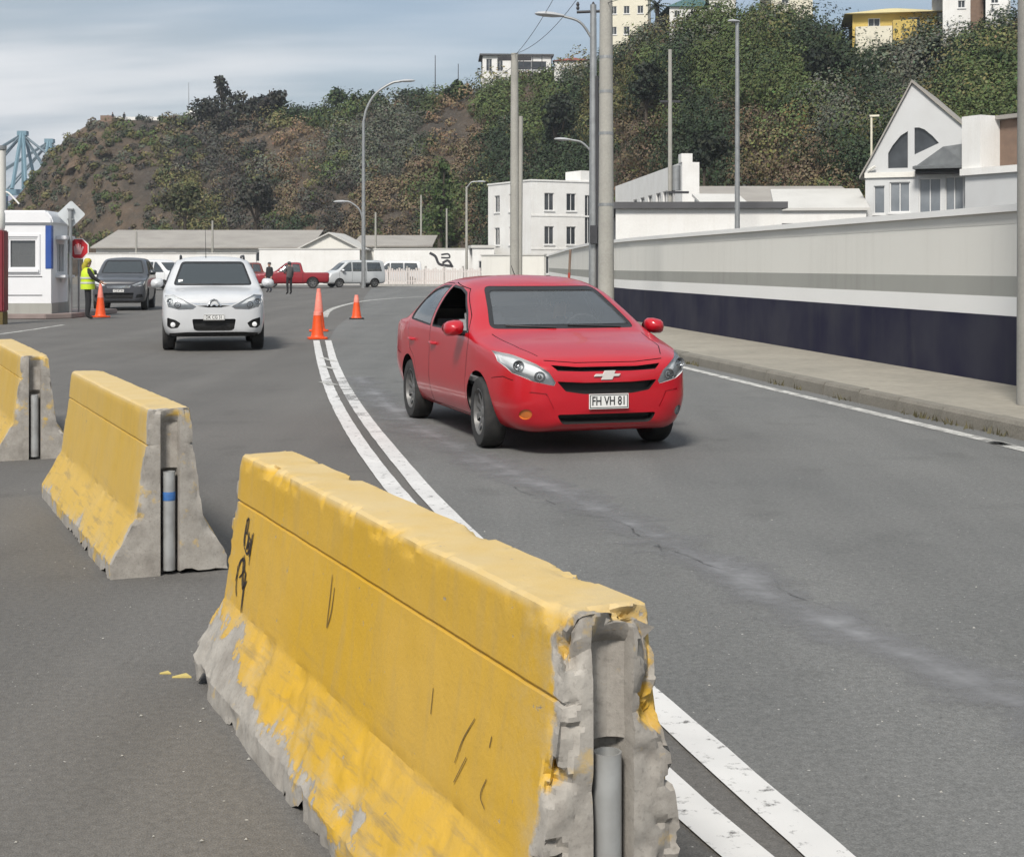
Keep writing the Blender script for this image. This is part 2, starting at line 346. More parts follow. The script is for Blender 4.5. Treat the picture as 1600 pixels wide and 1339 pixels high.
# cracks and tar seams in the asphalt
M_crack = worn_paint('asphalt_crack', (0.085, 0.084, 0.083), 0.60, 0.12, 3.5)
def crack(px_pts, w, seed, z=0.0085):
    P_ = smooth_path([ground(*p) for p in px_pts], 14); r_ = random.Random(seed); out = []
    for p in P_: out.append(p+Vector((0.06*noise.noise(p*2.3+Vector((seed, 0, 0)))+0.02*noise.noise(p*9), 0.05*noise.noise(p*2.7+Vector((0, seed, 4))), 0)))
    struct(ribbon('road_crack', out, w, z, M_crack, 0.7))
crack(((1010, 850), (1130, 893), (1180, 890), (1260, 940), (1420, 990), (1540, 1010)), 0.014, 1)
crack(((760, 745), (900, 800), (960, 815), (1050, 868)), 0.014, 2)
# pavement and kerb
M_pave = mat('sandy_pavement', (0.31, 0.285, 0.235), 0.9, var=0.6, vscale=0.9, color2=(0.22, 0.205, 0.17), bump=0.15, bscale=40, var2=0.10, v2scale=9)
M_kerb = mat('kerb_stone', (0.20, 0.185, 0.155), 0.9, var=0.7, vscale=1.8, color2=(0.12, 0.112, 0.09), bump=0.3, bscale=30, var2=0.15)
Wall_pts = [(8.1, -4), (6.25, 12.6), (5.62, 17.2), (4.0, 29), (2.97, 36.6), (2.35, 44), (2.2, 56), (2.25, 70), (2.3, 92)]
pv = [p+Vector((0.13, 0.02, 0)) for p in K_pts]
pave = [p[:2] for p in pv]+[(2.0, 107)]+[p for p in reversed([(x+0.25, y) for x, y in Wall_pts])]
g = G(); n = len(pave); g.add([(x, y, 0.15) for x, y in pave], [tuple(range(n))])
pvo = g.build('pavement', M_pave, fix=False)
if pvo.data.polygons[0].normal.z < 0: pvo.data.flip_normals()
struct(pvo, 'sandy concrete pavement between the kerb and the striped wall')
def resample(path, step):
    out = [path[0].copy()]; acc = 0
    for a, b in zip(path, path[1:]):
        d = (b-a).length; t = step-acc
        while t <= d: out.append(a+(b-a)*(t/d)); t += step
        acc = (acc+d) % step
    return out
ks = resample(K_pts, 1.0)
kerb_me = []
for s in range(4):
    gk = G(); x0, x1 = -0.493, 0.493
    w = [0.0+0.012*random.random() for _ in range(4)]
    prof = [(-0.005, 0), (0.01+w[0]*.3, 0.115+w[1]*.3), (0.035, 0.148+w[2]*.5), (0.14, 0.156), (0.14, 0)]
    gk.prism(prof, x0, x1, 'X'); kerb_me.append(gk.mesh('kerb_stone', M_kerb))
for i in range(len(ks)-1):
    a, b = ks[i], ks[i+1]; d = b-a
    o = bpy.data.objects.new('kerb_stone', kerb_me[i % 4]); COL.objects.link(o); o.parent = pvo
    o.location = (a+b)/2+Vector((0, 0, random.uniform(-.006, .004))); o.rotation_euler = (0, 0, math.atan2(d.y, d.x)+math.pi+random.uniform(-.01, .01))
# weeds at the kerb
M_weed = mat('weed_leaf', (0.085, 0.078, 0.04), 0.8, var=0.5, vscale=9, color2=(0.16, 0.13, 0.06))
vs = []; fs = []
for k in range(900):
    i = rng.integers(15, 60); t = rng.random(); p = K_pts[i].lerp(K_pts[i+1], t)+Vector((rng.normal(-0.02, 0.03), 0, 0))
    if noise.noise(p*0.8) < 0.05: continue
    h = rng.uniform(0.02, 0.09); a = rng.uniform(0, 6.28); d = Vector((math.cos(a), math.sin(a), 0))*0.012; q = Vector((rng.normal(0, .02), rng.normal(0, .02), h))
    o = len(vs); vs += [p-d+Vector((0, 0, 0.004)), p+d+Vector((0, 0, 0.004)), p+q]; fs.append((o, o+1, o+2))
struct(G().add(vs, fs).build('kerb_weeds', M_weed, fix=False), 'dry weeds along the foot of the kerb', 'stuff')
# paint flakes and grit
M_flake = mat('yellow_paint_flake', (0.60, 0.48, 0.16), 0.7, var=0.4, vscale=30)
for i, (px, py, s, lab) in enumerate(((285, 1057, 0.034, 'triangular yellow paint flake on the asphalt beside the chipped barrier'), (259, 1052, 0.02, 'tiny yellow paint flake left of the triangular one'))):
    c = ground(px, py); g = G(); g.prism([(-s*1.0, -s*0.5), (s*1.1, -s*0.55), (s*0.2, s*0.9)][::1 if i == 0 else -1], 0.0005, 0.006)
    o = g.build('paint_flake', M_flake); o.location = c; tag(o, lab, 'paint flake', 'paint flakes on the ground')
M_grit = mat('grit', (0.36, 0.35, 0.32), 0.9, var=0.5, vscale=50)
g = G()
for k in range(110):
    c = ground(rng.uniform(0, 1600), rng.uniform(760, 1400)); s = rng.uniform(0.003, 0.0075)
    g.add([c+Vector((-s, -s*.7, 0.003)), c+Vector((s, -s*.6, 0.003)), c+Vector((s*.7, s, 0.003)), c+Vector((-s*.6, s*.8, 0.003)), c+Vector((0, 0, 0.003+s*0.9))], [(0, 1, 4), (1, 2, 4), (2, 3, 4), (3, 0, 4)])
struct(g.build('loose_grit', M_grit), 'loose pale grit scattered over the asphalt', 'stuff')

# ------------------------------------------------------------------ the striped wall on the right
def streak_wall(m, amt, col):
    """rain streaks and splash dirt with shapes of their own on a painted wall"""
    nt = m.node_tree; P = nt.nodes['Principled BSDF']; N = nt.nodes.new; L = nt.links.new; src = P.inputs['Base Color'].links[0].from_socket
    tc = N('ShaderNodeTexCoord'); mp = N('ShaderNodeMapping'); mp.inputs['Scale'].default_value = (2.2, 2.2, 0.22); L(tc.outputs['Object'], mp.inputs[0])
    n = N('ShaderNodeTexNoise'); n.inputs['Scale'].default_value = 1.6; n.inputs['Detail'].default_value = 6; n.inputs['Roughness'].default_value = 0.65; L(mp.outputs[0], n.inputs[0])
    r = N('ShaderNodeMapRange'); L(n.outputs[0], r.inputs[0]); r.inputs[1].default_value = 0.50; r.inputs[2].default_value = 0.78; r.inputs[4].default_value = amt
    x = N('ShaderNodeMix'); x.data_type = 'RGBA'; L(r.outputs[0], x.inputs[0]); L(src, x.inputs[6]); x.inputs[7].default_value = (*col, 1); L(x.outputs[2], P.inputs['Base Color'])
for m_, am, cl in ((M_wallgrey, .22, (.48, .46, .40)), (M_bandgrey, .4, (.22, .21, .19)), (M_white, .28, (.55, .52, .46)), (M_navy, .5, (.05, .05, .055))): streak_wall(m_, am, cl)
wall = thing('boundary_wall', 'long boundary wall with navy base, white stripe and grey upper bands', 'wall', (5.6, 17, 0))
def wallband(name, m, z0, z1, off, top_off=None, ztop=None):
    """strip following the wall line, its road face 'off' metres proud of the wall plane"""
    P = [Vector((x, y, 0)) for x, y in Wall_pts]; vs = []
    for i, p in enumerate(P):
        d = (P[min(i+1, len(P)-1)]-P[max(i-1, 0)]).normalized(); nr = Vector((-d.y, d.x, 0))
        zt = ztop(p.y) if ztop else z1
        for q, z in ((p+nr*off, z0), (p+nr*off, zt), (p-nr*(0.25+off), zt), (p-nr*(0.25+off), z0)): vs.append((q.x, q.y, z))
    n = len(P); fs = [(4*i+a, 4*i+b, 4*i+4+b, 4*i+4+a) for i in range(n-1) for a, b in ((0, 1), (1, 2), (2, 3), (3, 0))]
    fs += [(0, 1, 2, 3), tuple(4*(n-1)+k for k in (3, 2, 1, 0))]
    o = G().add(vs, fs).build(name, m, wall); o.matrix_parent_inverse = Matrix.Translation((-5.6, -17, 0)); return o
wallband('navy_base', M_navy, 0.10, 0.93, 0.012)
M_stripe = mat('white_stripe_paint', (0.84, 0.835, 0.81), 0.75, var=0.3, vscale=0.7, color2=(0.74, 0.73, 0.70), bump=0.05)
wallband('white_stripe', M_stripe, 0.93, 1.15, 0.008)
wallband('grey_band', M_bandgrey, 1.15, 1.385, 0.005)
wallband('upper_wall', M_wallgrey, 1.385, 1.98, 0.0)
M_topshade = mat('wall_top_painted_shade', (0.60, 0.59, 0.55), 0.8, var=0.4, vscale=0.7, color2=(0.47, 0.46, 0.43))  # shading below the coping, put into the colour as a darker strip
wallband('top_shade_band', M_topshade, 1.98, 2.12, 0.003)
wallband('coping', M_stripe, 2.12, 2.20, 0.05)

# ------------------------------------------------------------------ concrete barriers
def barrier_mat(L, end_lo, end_hi, low, seed, yc, yc2, slot_bare=True):
    m = bpy.data.materials.new('yellow_painted_concrete'); m.use_nodes = True; nt = m.node_tree; P = nt.nodes['Principled BSDF']; N = nt.nodes.new; LK = nt.links.new
    tc = N('ShaderNodeTexCoord'); sx = N('ShaderNodeSeparateXYZ'); LK(tc.outputs['Object'], sx.inputs[0])
    mp = N('ShaderNodeMapping'); mp.inputs['Location'].default_value = (seed, seed*1.7, seed*.3); LK(tc.outputs['Object'], mp.inputs[0])
    def nz(s, d, r=0.6):
        n = N('ShaderNodeTexNoise'); n.inputs['Scale'].default_value = s; n.inputs['Detail'].default_value = d; n.inputs['Roughness'].default_value = r; LK(mp.outputs[0], n.inputs[0]); return n.outputs[0]
    def mt(op, a, b):
        n = N('ShaderNodeMath'); n.operation = op
        for i, v in enumerate((a, b)):
            if isinstance(v, (int, float)): n.inputs[i].default_value = v
            else: LK(v, n.inputs[i])
        return n.outputs[0]
    def mr(v, a, b, lo=0., hi=1.):
        r = N('ShaderNodeMapRange'); LK(v, r.inputs[0]); r.inputs[1].default_value = a; r.inputs[2].default_value = b; r.inputs[3].default_value = lo; r.inputs[4].default_value = hi; return r.outputs[0]
    def mixc(f, a, b):
        x = N('ShaderNodeMix'); x.data_type = 'RGBA'; LK(f, x.inputs[0])
        for i, q in ((6, a), (7, b)):
            if isinstance(q, tuple): x.inputs[i].default_value = (*q, 1)
            else: LK(q, x.inputs[i])
        return x.outputs[2]
    n1, n2, n3 = nz(5, 9), nz(14, 8, 0.7), nz(1.3, 4)
    # distance left before the paint gives out: at the near end, the far end and along the foot
    rag = mt('ADD', mt('MULTIPLY', mt('SUBTRACT', n1, 0.5), 0.42), mt('MULTIPLY', mt('SUBTRACT', n2, 0.5), 0.16))
    e1 = mt('ADD', mt('SUBTRACT', L/2-end_hi, sx.outputs[0]), mt('MULTIPLY', rag, 0.38))
    e2 = mt('ADD', mt('ADD', sx.outputs[0], L/2-end_lo), rag)
    lowx = mr(sx.outputs[0], -L/2, L/2*0.3, low[0], low[1])
    e3 = mt('ADD', mt('SUBTRACT', sx.outputs[2], lowx), mt('MULTIPLY', rag, 1.2))
    e4 = mt('SUBTRACT', mt('MAXIMUM', mt('SUBTRACT', mt('ABSOLUTE', sx.outputs[1], 0.0), 0.052), mt('SUBTRACT', L/2-0.14, sx.outputs[0])), mt('MULTIPLY', n2, 0.01 if slot_bare else -9.0))
    e4 = mt('MAXIMUM', e4, mt('SUBTRACT', sx.outputs[2], 0.77))
    keep = mt('MINIMUM', mt('MINIMUM', mt('MINIMUM', e1, e2), e3), e4)
    keepm = mr(keep, -0.006, 0.008)
    spots = mr(nz(23, 6, 0.66), 0.30, 0.325)                                   # small knocked-off chips
    keepm = mt('MULTIPLY', keepm, spots)
    pcol = mixc(mr(n3, 0.35, 0.65), yc, yc2)
    pcol = mixc(mr(nz(3.2, 8, 0.7), 0.55, 0.8, 0, 0.30), pcol, (0.40, 0.27, 0.09))   # grime
    pcol = mixc(mr(nz(60, 3), 0.62, 0.75, 0, 0.3), pcol, (0.34, 0.22, 0.06))
    mpz = N('ShaderNodeMapping'); mpz.inputs['Scale'].default_value = (9, 9, 0.9); LK(tc.outputs['Object'], mpz.inputs[0]); nst = N('ShaderNodeTexNoise'); nst.inputs['Scale'].default_value = 2.2; nst.inputs['Detail'].default_value = 6; LK(mpz.outputs[0], nst.inputs[0])
    pcol = mixc(mr(nst.outputs[0], 0.50, 0.80, 0, 0.45), pcol, (0.42, 0.29, 0.10))                          # rain streaks
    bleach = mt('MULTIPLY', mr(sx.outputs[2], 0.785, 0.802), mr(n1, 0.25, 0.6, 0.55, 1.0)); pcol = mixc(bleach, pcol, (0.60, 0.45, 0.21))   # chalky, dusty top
    mps = N('ShaderNodeMapping'); mps.inputs['Scale'].default_value = (1.1, 7, 13); LK(tc.outputs['Object'], mps.inputs[0]); nsc = N('ShaderNodeTexNoise'); nsc.inputs['Scale'].default_value = 2.6; nsc.inputs['Detail'].default_value = 8; nsc.inputs['Roughness'].default_value = 0.7; LK(mps.outputs[0], nsc.inputs[0])
    scuff = mt('MULTIPLY', mr(nsc.outputs[0], 0.52, 0.68, 0, 0.75), mr(sx.outputs[2], 0.40, 0.16)); pcol = mixc(scuff, pcol, (0.22, 0.17, 0.10))      # tyre and bumper scuffs
    scuff2 = mr(nsc.outputs[0], 0.66, 0.74, 0, 0.40); pcol = mixc(scuff2, pcol, (0.30, 0.20, 0.07))
    thin = mt('MULTIPLY', mr(keep, 0.10, 0.0), mr(nz(9, 8, 0.75), 0.42, 0.62)); pcol = mixc(mt('MULTIPLY', thin, 0.8), pcol, (0.46, 0.36, 0.20))                # paint rubbed thin by the breaks
    ccol = mixc(mr(nz(7, 8, 0.7), 0.35, 0.7), (0.40, 0.375, 0.335), (0.225, 0.205, 0.18))
    ccol = mixc(mr(nz(90, 3), 0.55, 0.75, 0, 0.5), ccol, (0.15, 0.14, 0.125))
    ccol = mixc(mr(nz(11, 5), 0.62, 0.70, 0, 0.55), ccol, (0.55, 0.37, 0.10))        # yellow scraps left on the concrete
    LK(mixc(keepm, ccol, pcol), P.inputs['Base Color'])
    LK(mr(keepm, 0, 1, 0.92, 0.6), P.inputs['Roughness'])
    h = mt('ADD', mt('MULTIPLY', keepm, 0.35), mt('MULTIPLY', nz(70, 5, 0.7), 0.5))
    b = N('ShaderNodeBump'); b.inputs['Strength'].default_value = 0.55; b.inputs['Distance'].default_value = 0.006; LK(h, b.inputs['Height']); LK(b.outputs[0], P.inputs['Normal'])
    return m

def shard(q):
    """a random value 0..1 for the broken-stone cell round q"""
    p = noise.voronoi(q)[1][0]; t = math.sin(p.x*12.99+p.y*78.23+p.z*37.7)*43758.5; return t-math.floor(t)
def make_barrier(label, near, far, step, seed, m, chip=1.0, pipe_top=0.52, blue=False):
    near, far = Vector(near), Vector(far); c = (near+far)/2; d = near-far; L = d.length
    root = thing('concrete_barrier', label, 'barrier', (c.x, c.y, 0), math.atan2(d.y, d.x), 'yellow concrete barriers in a row')
    key = [(0.290, 0.0), (0.288, 0.07), (0.187, 0.25), (0.166, 0.285), (0.117, 0.632), (0.108, 0.6355), (0.108, 0.6415), (0.116, 0.645), (0.106, 0.785), (0.100, 0.803), (0.088, 0.81)]
    side = []                                                                   # resampled right flank, bottom to top
    for (y0, z0), (y1, z1) in zip(key, key[1:]):
        k = max(1, int(math.hypot(y1-y0, z1-z0)/step))
        side += [(y0+(y1-y0)*i/k, z0+(z1-z0)*i/k) for i in range(k)]
    side.append(key[-1])
    top = [(0.088-0.176*i/10, 0.81) for i in range(1, 10)]
    prof = [(y, z) for y, z in side]+top+[(-y, z) for y, z in reversed(side)]
    nx = int(L/step)+1; so = Vector((seed*3.3, seed*1.1, seed))
    def wy(z):
        for (y0, z0), (y1, z1) in zip(key, key[1:]):
            if z0 <= z <= z1: return y0+(y1-y0)*(z-z0)/max(1e-6, z1-z0)
        return 0.088
    def disp(p):
        q = p+so; x = p.x; e = L/2-abs(x)
        edge_end = max(0.0, 1-e/0.055); zc = p.z
        flank = min(1.0, abs(p.y)/max(0.02, wy(zc))); edge_top = max(0.0, 1-(0.81-zc)/0.05); edge_bot = max(0.0, 1-zc/0.10)
        n1 = noise.fractal(q*7, 0.9, 2.1, 4); n2 = noise.fractal(q*2.6+Vector((4, 4, 4)), 0.9, 2.0, 3)
        corner = edge_end*max(flank**3, edge_top)
        cel = shard(q*19) if corner > 0.02 else 0.0; k = corner*(max(0.0, n1+0.05)*0.05+max(0.0, cel-0.35)*0.035)*chip+corner*0.005
        k2 = edge_top*(flank**4)*max(0.0, n1-0.05)*0.030*chip
        out = p.copy()
        s = -1 if x > 0 else 1
        out.x += s*k; out.y *= 1-(k*0.55+k2)/max(0.09, abs(p.y)); out.z -= (k*0.6 if zc > 0.6 else 0)+k2*0.6+edge_top*0.004*n2
        if zc < 0.12:                                                            # broken foot
            br = max(0.0, noise.fractal(Vector((x*4.5, p.y*2, 0))+so, 0.8, 2.2, 4)-0.22)
            cb = min(chip, .75); out.z += edge_bot*br*0.15*cb; out.y *= 1-edge_bot*br*0.16*cb
        rough = 0.0016*n1+0.004*n2*(1 if zc < 0.3 else 0.25)
        out.y += (1 if p.y > 0 else -1)*rough*(1 if flank > 0.9 else 0)
        if zc < 0.30 and flank > 0.9: out.y += (1 if p.y > 0 else -1)*(-0.020*min(chip, .9)*max(0, noise.fractal(q*5.5, 1, 2, 4)-0.05)*min(1, (0.30-zc)/0.04))
        return out
    vs = []; P = len(prof)
    xs = np.linspace(-L/2, L/2, nx)
    for x in xs:
        for y, z in prof: vs.append(disp(Vector((x, y, z))))
    fs = [(i*P+j, i*P+j+1, (i+1)*P+j+1, (i+1)*P+j) for i in range(nx-1) for j in range(P-1)]
    ns = len(side)
    for sgn in (1, -1):                                                          # ends with the pin slot
        cols = []
        base = len(vs); slot = 0.047
        for (w, z) in side:
            ins = [slot, slot-0.006, 0.03, 0.012]
            outs = [w+(slot-w)*i/8 for i in range(8)]
            ys = outs+ins; ys = ys+[-y for y in reversed(ys)]
            for y in ys:
                p = disp(Vector((sgn*L/2, y, z)))
                if abs(y) < slot-0.001:
                    t = math.sqrt(max(0, 1-(y/slot)**2)); dep = 0.045*t+0.012
                    if z > 0.74: dep *= max(0.0, (0.80-z)/0.06)*0.8
                    if z < pipe_top+0.015: dep += 0.035
                    p.x -= sgn*dep
                elif abs(y) < w*0.96: p.x -= sgn*chip*(0.006*max(0, noise.fractal((p+so)*14, .8, 2.2, 4)+0.1)+0.012*max(0, shard((p+so)*12)-.55))
                vs.append(p)
        C = len(ys)
        for i in range(ns-1):
            for j in range(C-1):
                f = (base+i*C+j, base+i*C+j+1, base+(i+1)*C+j+1, base+(i+1)*C+j)
                fs.append(f if sgn > 0 else f[::-1])
    g = G(); g.add(vs, fs); o = g.build('concrete_block', m, root, smooth=24, fix=True)
    ux = L/2-0.02
    gp_ = G(); pr = 0.030
    gp_.lathe([(pr-0.004, pipe_top-0.03), (pr-0.004, pipe_top), (pr, pipe_top), (pr, 0.02)], 20, Matrix.Translation((ux-0.013, 0, 0)))
    gp_.lathe([(0.0, pipe_top-0.03), (pr-0.004, pipe_top-0.03)], 20, Matrix.Translation((ux-0.013, 0, 0)))
    pp = gp_.build('joint_pipe', M_pipe, root, smooth=40, fix=False)
    if blue:
        gb = G(); gb.lathe([(pr+0.001, 0.36), (pr+0.0015, 0.362), (pr+0.0015, 0.40), (pr+0.001, 0.402)], 20, Matrix.Translation((ux-0.013, 0, 0)))
        gb.build('blue_paint_mark', mat('blue_spray', (0.05, 0.16, 0.42), 0.7, var=0.5, vscale=30), pp, smooth=40, fix=False)
    return root, L
M_pipe = mat('worn_zinc_pipe', (0.46, 0.47, 0.46), 0.4, metal=0.35, var=0.7, vscale=9, color2=(0.26, 0.25, 0.24))
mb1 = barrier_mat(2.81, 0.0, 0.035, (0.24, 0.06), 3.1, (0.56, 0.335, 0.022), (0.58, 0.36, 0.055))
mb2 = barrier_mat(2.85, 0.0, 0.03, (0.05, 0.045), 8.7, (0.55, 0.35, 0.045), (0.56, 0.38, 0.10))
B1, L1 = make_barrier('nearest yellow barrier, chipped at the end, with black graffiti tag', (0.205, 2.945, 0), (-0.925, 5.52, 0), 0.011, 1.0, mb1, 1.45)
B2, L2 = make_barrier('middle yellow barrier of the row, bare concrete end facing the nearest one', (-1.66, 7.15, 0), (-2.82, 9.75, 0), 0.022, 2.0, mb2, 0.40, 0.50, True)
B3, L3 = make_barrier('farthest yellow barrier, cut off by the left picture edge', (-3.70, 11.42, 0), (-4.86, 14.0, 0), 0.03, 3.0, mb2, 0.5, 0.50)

# graffiti tag and scratches on the nearest barrier (flat spray and scuffs on its left flank)
M_spray = mat('black_spray_paint', (0.03, 0.022, 0.018), 0.8)
M_scratch = mat('dark_scratch', (0.16, 0.10, 0.03), 0.9)
def flank(x, z, off=0.0025):
    y = 0.166+(0.117-0.166)*(z-0.285)/(0.632-0.285); n = Vector((0, -0.990, 0.140))
    return Vector((x, -y, z))+n*off
def strokes(name, lines, w, m, parent, off=0.003):
    vs = []; fs = []
    for ln in lines:
        pts = smooth_path([Vector((a, b, 0)) for a, b in ln], 6) if len(ln) > 2 else [Vector((a, b, 0)) for a, b in ln]
        o = len(vs)
        for i, p in enumerate(pts):
            d = (pts[min(i+1, len(pts)-1)]-pts[max(i-1, 0)]).normalized(); nn = Vector((-d.y, d.x, 0)); ww = w*(0.55+0.45*math.sin(math.pi*(i+0.7)/(len(pts)+0.4)))
            for s in (1, -1): q = p+nn*ww/2*s; vs.append(flank(q.x, q.y, off))
        fs += [(o+2*i, o+2*i+1, o+2*i+3, o+2*i+2) for i in range(len(pts)-1)]
    return G().add(vs, fs).build(name, m, parent, fix=False)
X0 = -L1/2
tag1 = [[(X0+.10, .60), (X0+.095, .53), (X0+.11, .50)], [(X0+.10, .59), (X0+.13, .60), (X0+.125, .555), (X0+.105, .55)], [(X0+.135, .555), (X0+.15, .535), (X0+.145, .50), (X0+.165, .52), (X0+.17, .485)],
        [(X0+.165, .545), (X0+.19, .53), (X0+.185, .49)], [(X0+.20, .56), (X0+.195, .48)], [(X0+.115, .50), (X0+.16, .485), (X0+.20, .50), (X0+.21, .455)],
        [(X0+.055, .37), (X0+.08, .44), (X0+.13, .455), (X0+.145, .42), (X0+.10, .39)], [(X0+.06, .425), (X0+.075, .355), (X0+.10, .325)], [(X0+.12, .47), (X0+.14, .40), (X0+.17, .365), (X0+.20, .395)],
        [(X0+.15, .44), (X0+.19, .40), (X0+.165, .36)], [(X0+.175, .42), (X0+.18, .34), (X0+.185, .285)]]
tag1 = [[(a+.13, z) for a, z in l] for l in tag1]
tag1 += [[(x+.012, z+.006) for x, z in l] for l in tag1[::2]]
strokes('graffiti_tag', tag1, 0.0095, M_spray, B1)
strokes('scratch', [[(X0+1.28, .60), (X0+1.287, .53), (X0+1.29, .45)]], 0.007, M_scratch, B1)
strokes('scratch', [[(X0+1.315, .57), (X0+1.315, .50), (X0+1.295, .45)]], 0.007, M_scratch, B1)
for ln in ([(L1/2-.40, .50), (L1/2-.45, .44), (L1/2-.48, .38)], [(L1/2-.42, .41), (L1/2-.47, .34)], [(L1/2-.66, .50), (L1/2-.655, .44)], [(L1/2-.30, .49), (L1/2-.305, .465)], [(L1/2-.3, .40), (L1/2-.32, .36), (L1/2-.29, .34)]):
    strokes('scratch', [ln], 0.0042, M_scratch, B1)
# ------------------------------------------------------------------ hill
CREST = [(-60, 395, 268), (0, 340, 264), (40, 292, 260), (75, 245, 258), (110, 212, 255), (150, 188, 252), (220, 188, 249), (290, 190, 245), (330, 190, 240), (480, 182, 232), (560, 168, 226), (640, 165, 220), (720, 148, 210), (760, 142, 205), (860, 124, 195), (920, 114, 187), (955, 92, 176), (1000, 70, 164),
         (1045, 52, 153), (1100, 42, 146), (1200, 38, 139), (1330, 84, 130), (1450, 72, 124), (1600, 48, 117), (1900, 20, 108), (2400, 20, 96)]
FOOT = [(-60, 258), (0, 250), (150, 214), (330, 190), (480, 178), (640, 164), (760, 152), (860, 142), (960, 130), (1100, 114), (1330, 100), (1600, 90), (1900, 82), (2400, 72)]
NS, NT = 230, 46
spx = np.linspace(-60, 2400, NS)
cy = np.interp(spx, [c[0] for c in CREST], [c[1] for c in CREST]); cD = np.interp(spx, [c[0] for c in CREST], [c[2] for c in CREST]); fD = np.interp(spx, [c[0] for c in FOOT], [c[1] for c in FOOT])
def hill_pt(s, t, nz_=True):
    """s picture-free ridge parameter 0..1, t 0 foot .. 1 crest, beyond 1 the plateau"""
    i = s*(NS-1); px = np.interp(i, np.arange(NS), spx); yc = np.interp(i, np.arange(NS), cy); dc = np.interp(i, np.arange(NS), cD); df = np.interp(i, np.arange(NS), fD)
    A = Vector((gx(px, df), df, -0.3)); B = Vector((gx(px, dc), dc, gz(yc, dc)))
    if t <= 1:
        p = A.lerp(B, t); prof = t**0.85 if px > 330 else t**(0.85-0.25*min(1, (330-px)/200)); p.z = A.z+(B.z-A.z)*prof
        if nz_:
            e = math.sin(math.pi*min(1, t))**0.6
            n = noise.fractal(Vector((p.x*0.035, p.y*0.035, 0.3)), 0.9, 2.0, 4); n2 = noise.fractal(Vector((p.x*0.16, p.y*0.16, p.z*0.16)), 0.8, 2.0, 4)
            p.z += e*(2.3*n+0.9*n2); p.y += e*(3.0*noise.noise(Vector((p.x*0.06, 7.7, p.z*0.02))))
            rock = max(0, min(1, (280-px)/120)); p.y += rock*e*2.6*noise.fractal(Vector((p.x*0.22, p.z*0.3, 3)), 0.7, 2.1, 4)
    else:
        d = (B-A); d.z = 0; d.normalize(); p = B+d*((t-1)*70); p.z = B.z-(t-1)*3.0
    return p
ts = list(np.linspace(0, 1, NT))+[1.12, 1.4, 1.9]
vs = [hill_pt(i/(NS-1), t) for i in range(NS) for t in ts]; T = len(ts)
fs = [(i*T+j, (i+1)*T+j, (i+1)*T+j+1, i*T+j+1) for i in range(NS-1) for j in range(T-1)]
def hill_mat():
    m = bpy.data.materials.new('hillside_earth'); m.use_nodes = True; nt = m.node_tree; P = nt.nodes['Principled BSDF']; N = nt.nodes.new; L = nt.links.new
    tc = N('ShaderNodeTexCoord')
    def nz(s, d, r=0.6):
        n = N('ShaderNodeTexNoise'); n.inputs['Scale'].default_value = s; n.inputs['Detail'].default_value = d; n.inputs['Roughness'].default_value = r; L(tc.outputs['Object'], n.inputs[0]); return n.outputs[0]
    def mr(v, a, b):
        r = N('ShaderNodeMapRange'); L(v, r.inputs[0]); r.inputs[1].default_value = a; r.inputs[2].default_value = b; return r.outputs[0]
    def mixc(f, a, b):
        x = N('ShaderNodeMix'); x.data_type = 'RGBA'; L(f, x.inputs[0])
        for i, q in ((6, a), (7, b)):
            if isinstance(q, tuple): x.inputs[i].default_value = (*q, 1)
            else: L(q, x.inputs[i])
        return x.outputs[2]
    c = mixc(mr(nz(0.045, 6), 0.38, 0.62), (0.072, 0.062, 0.053), (0.165, 0.118, 0.080))
    c = mixc(mr(nz(0.35, 8, 0.7), 0.42, 0.66), c, (0.060, 0.054, 0.045))
    c = mixc(mr(nz(1.1, 6, 0.7), 0.55, 0.72), c, (0.135, 0.118, 0.095))
    L(c, P.inputs['Base Color']); P.inputs['Roughness'].default_value = 0.95; P.inputs['Specular IOR Level'].default_value = 0.1
    b = N('ShaderNodeBump'); b.inputs['Strength'].default_value = 0.9; b.inputs['Distance'].default_value = 0.6; L(nz(0.7, 8, 0.7), b.inputs['Height']); L(b.outputs[0], P.inputs['Normal'])
    return m
ho = G().add(vs, fs).build('hill', hill_mat(), fix=False, smooth=60)
if ho.data.polygons[2000].normal.z < 0: ho.data.flip_normals()
struct(ho, 'steep brown hillside behind the port buildings')

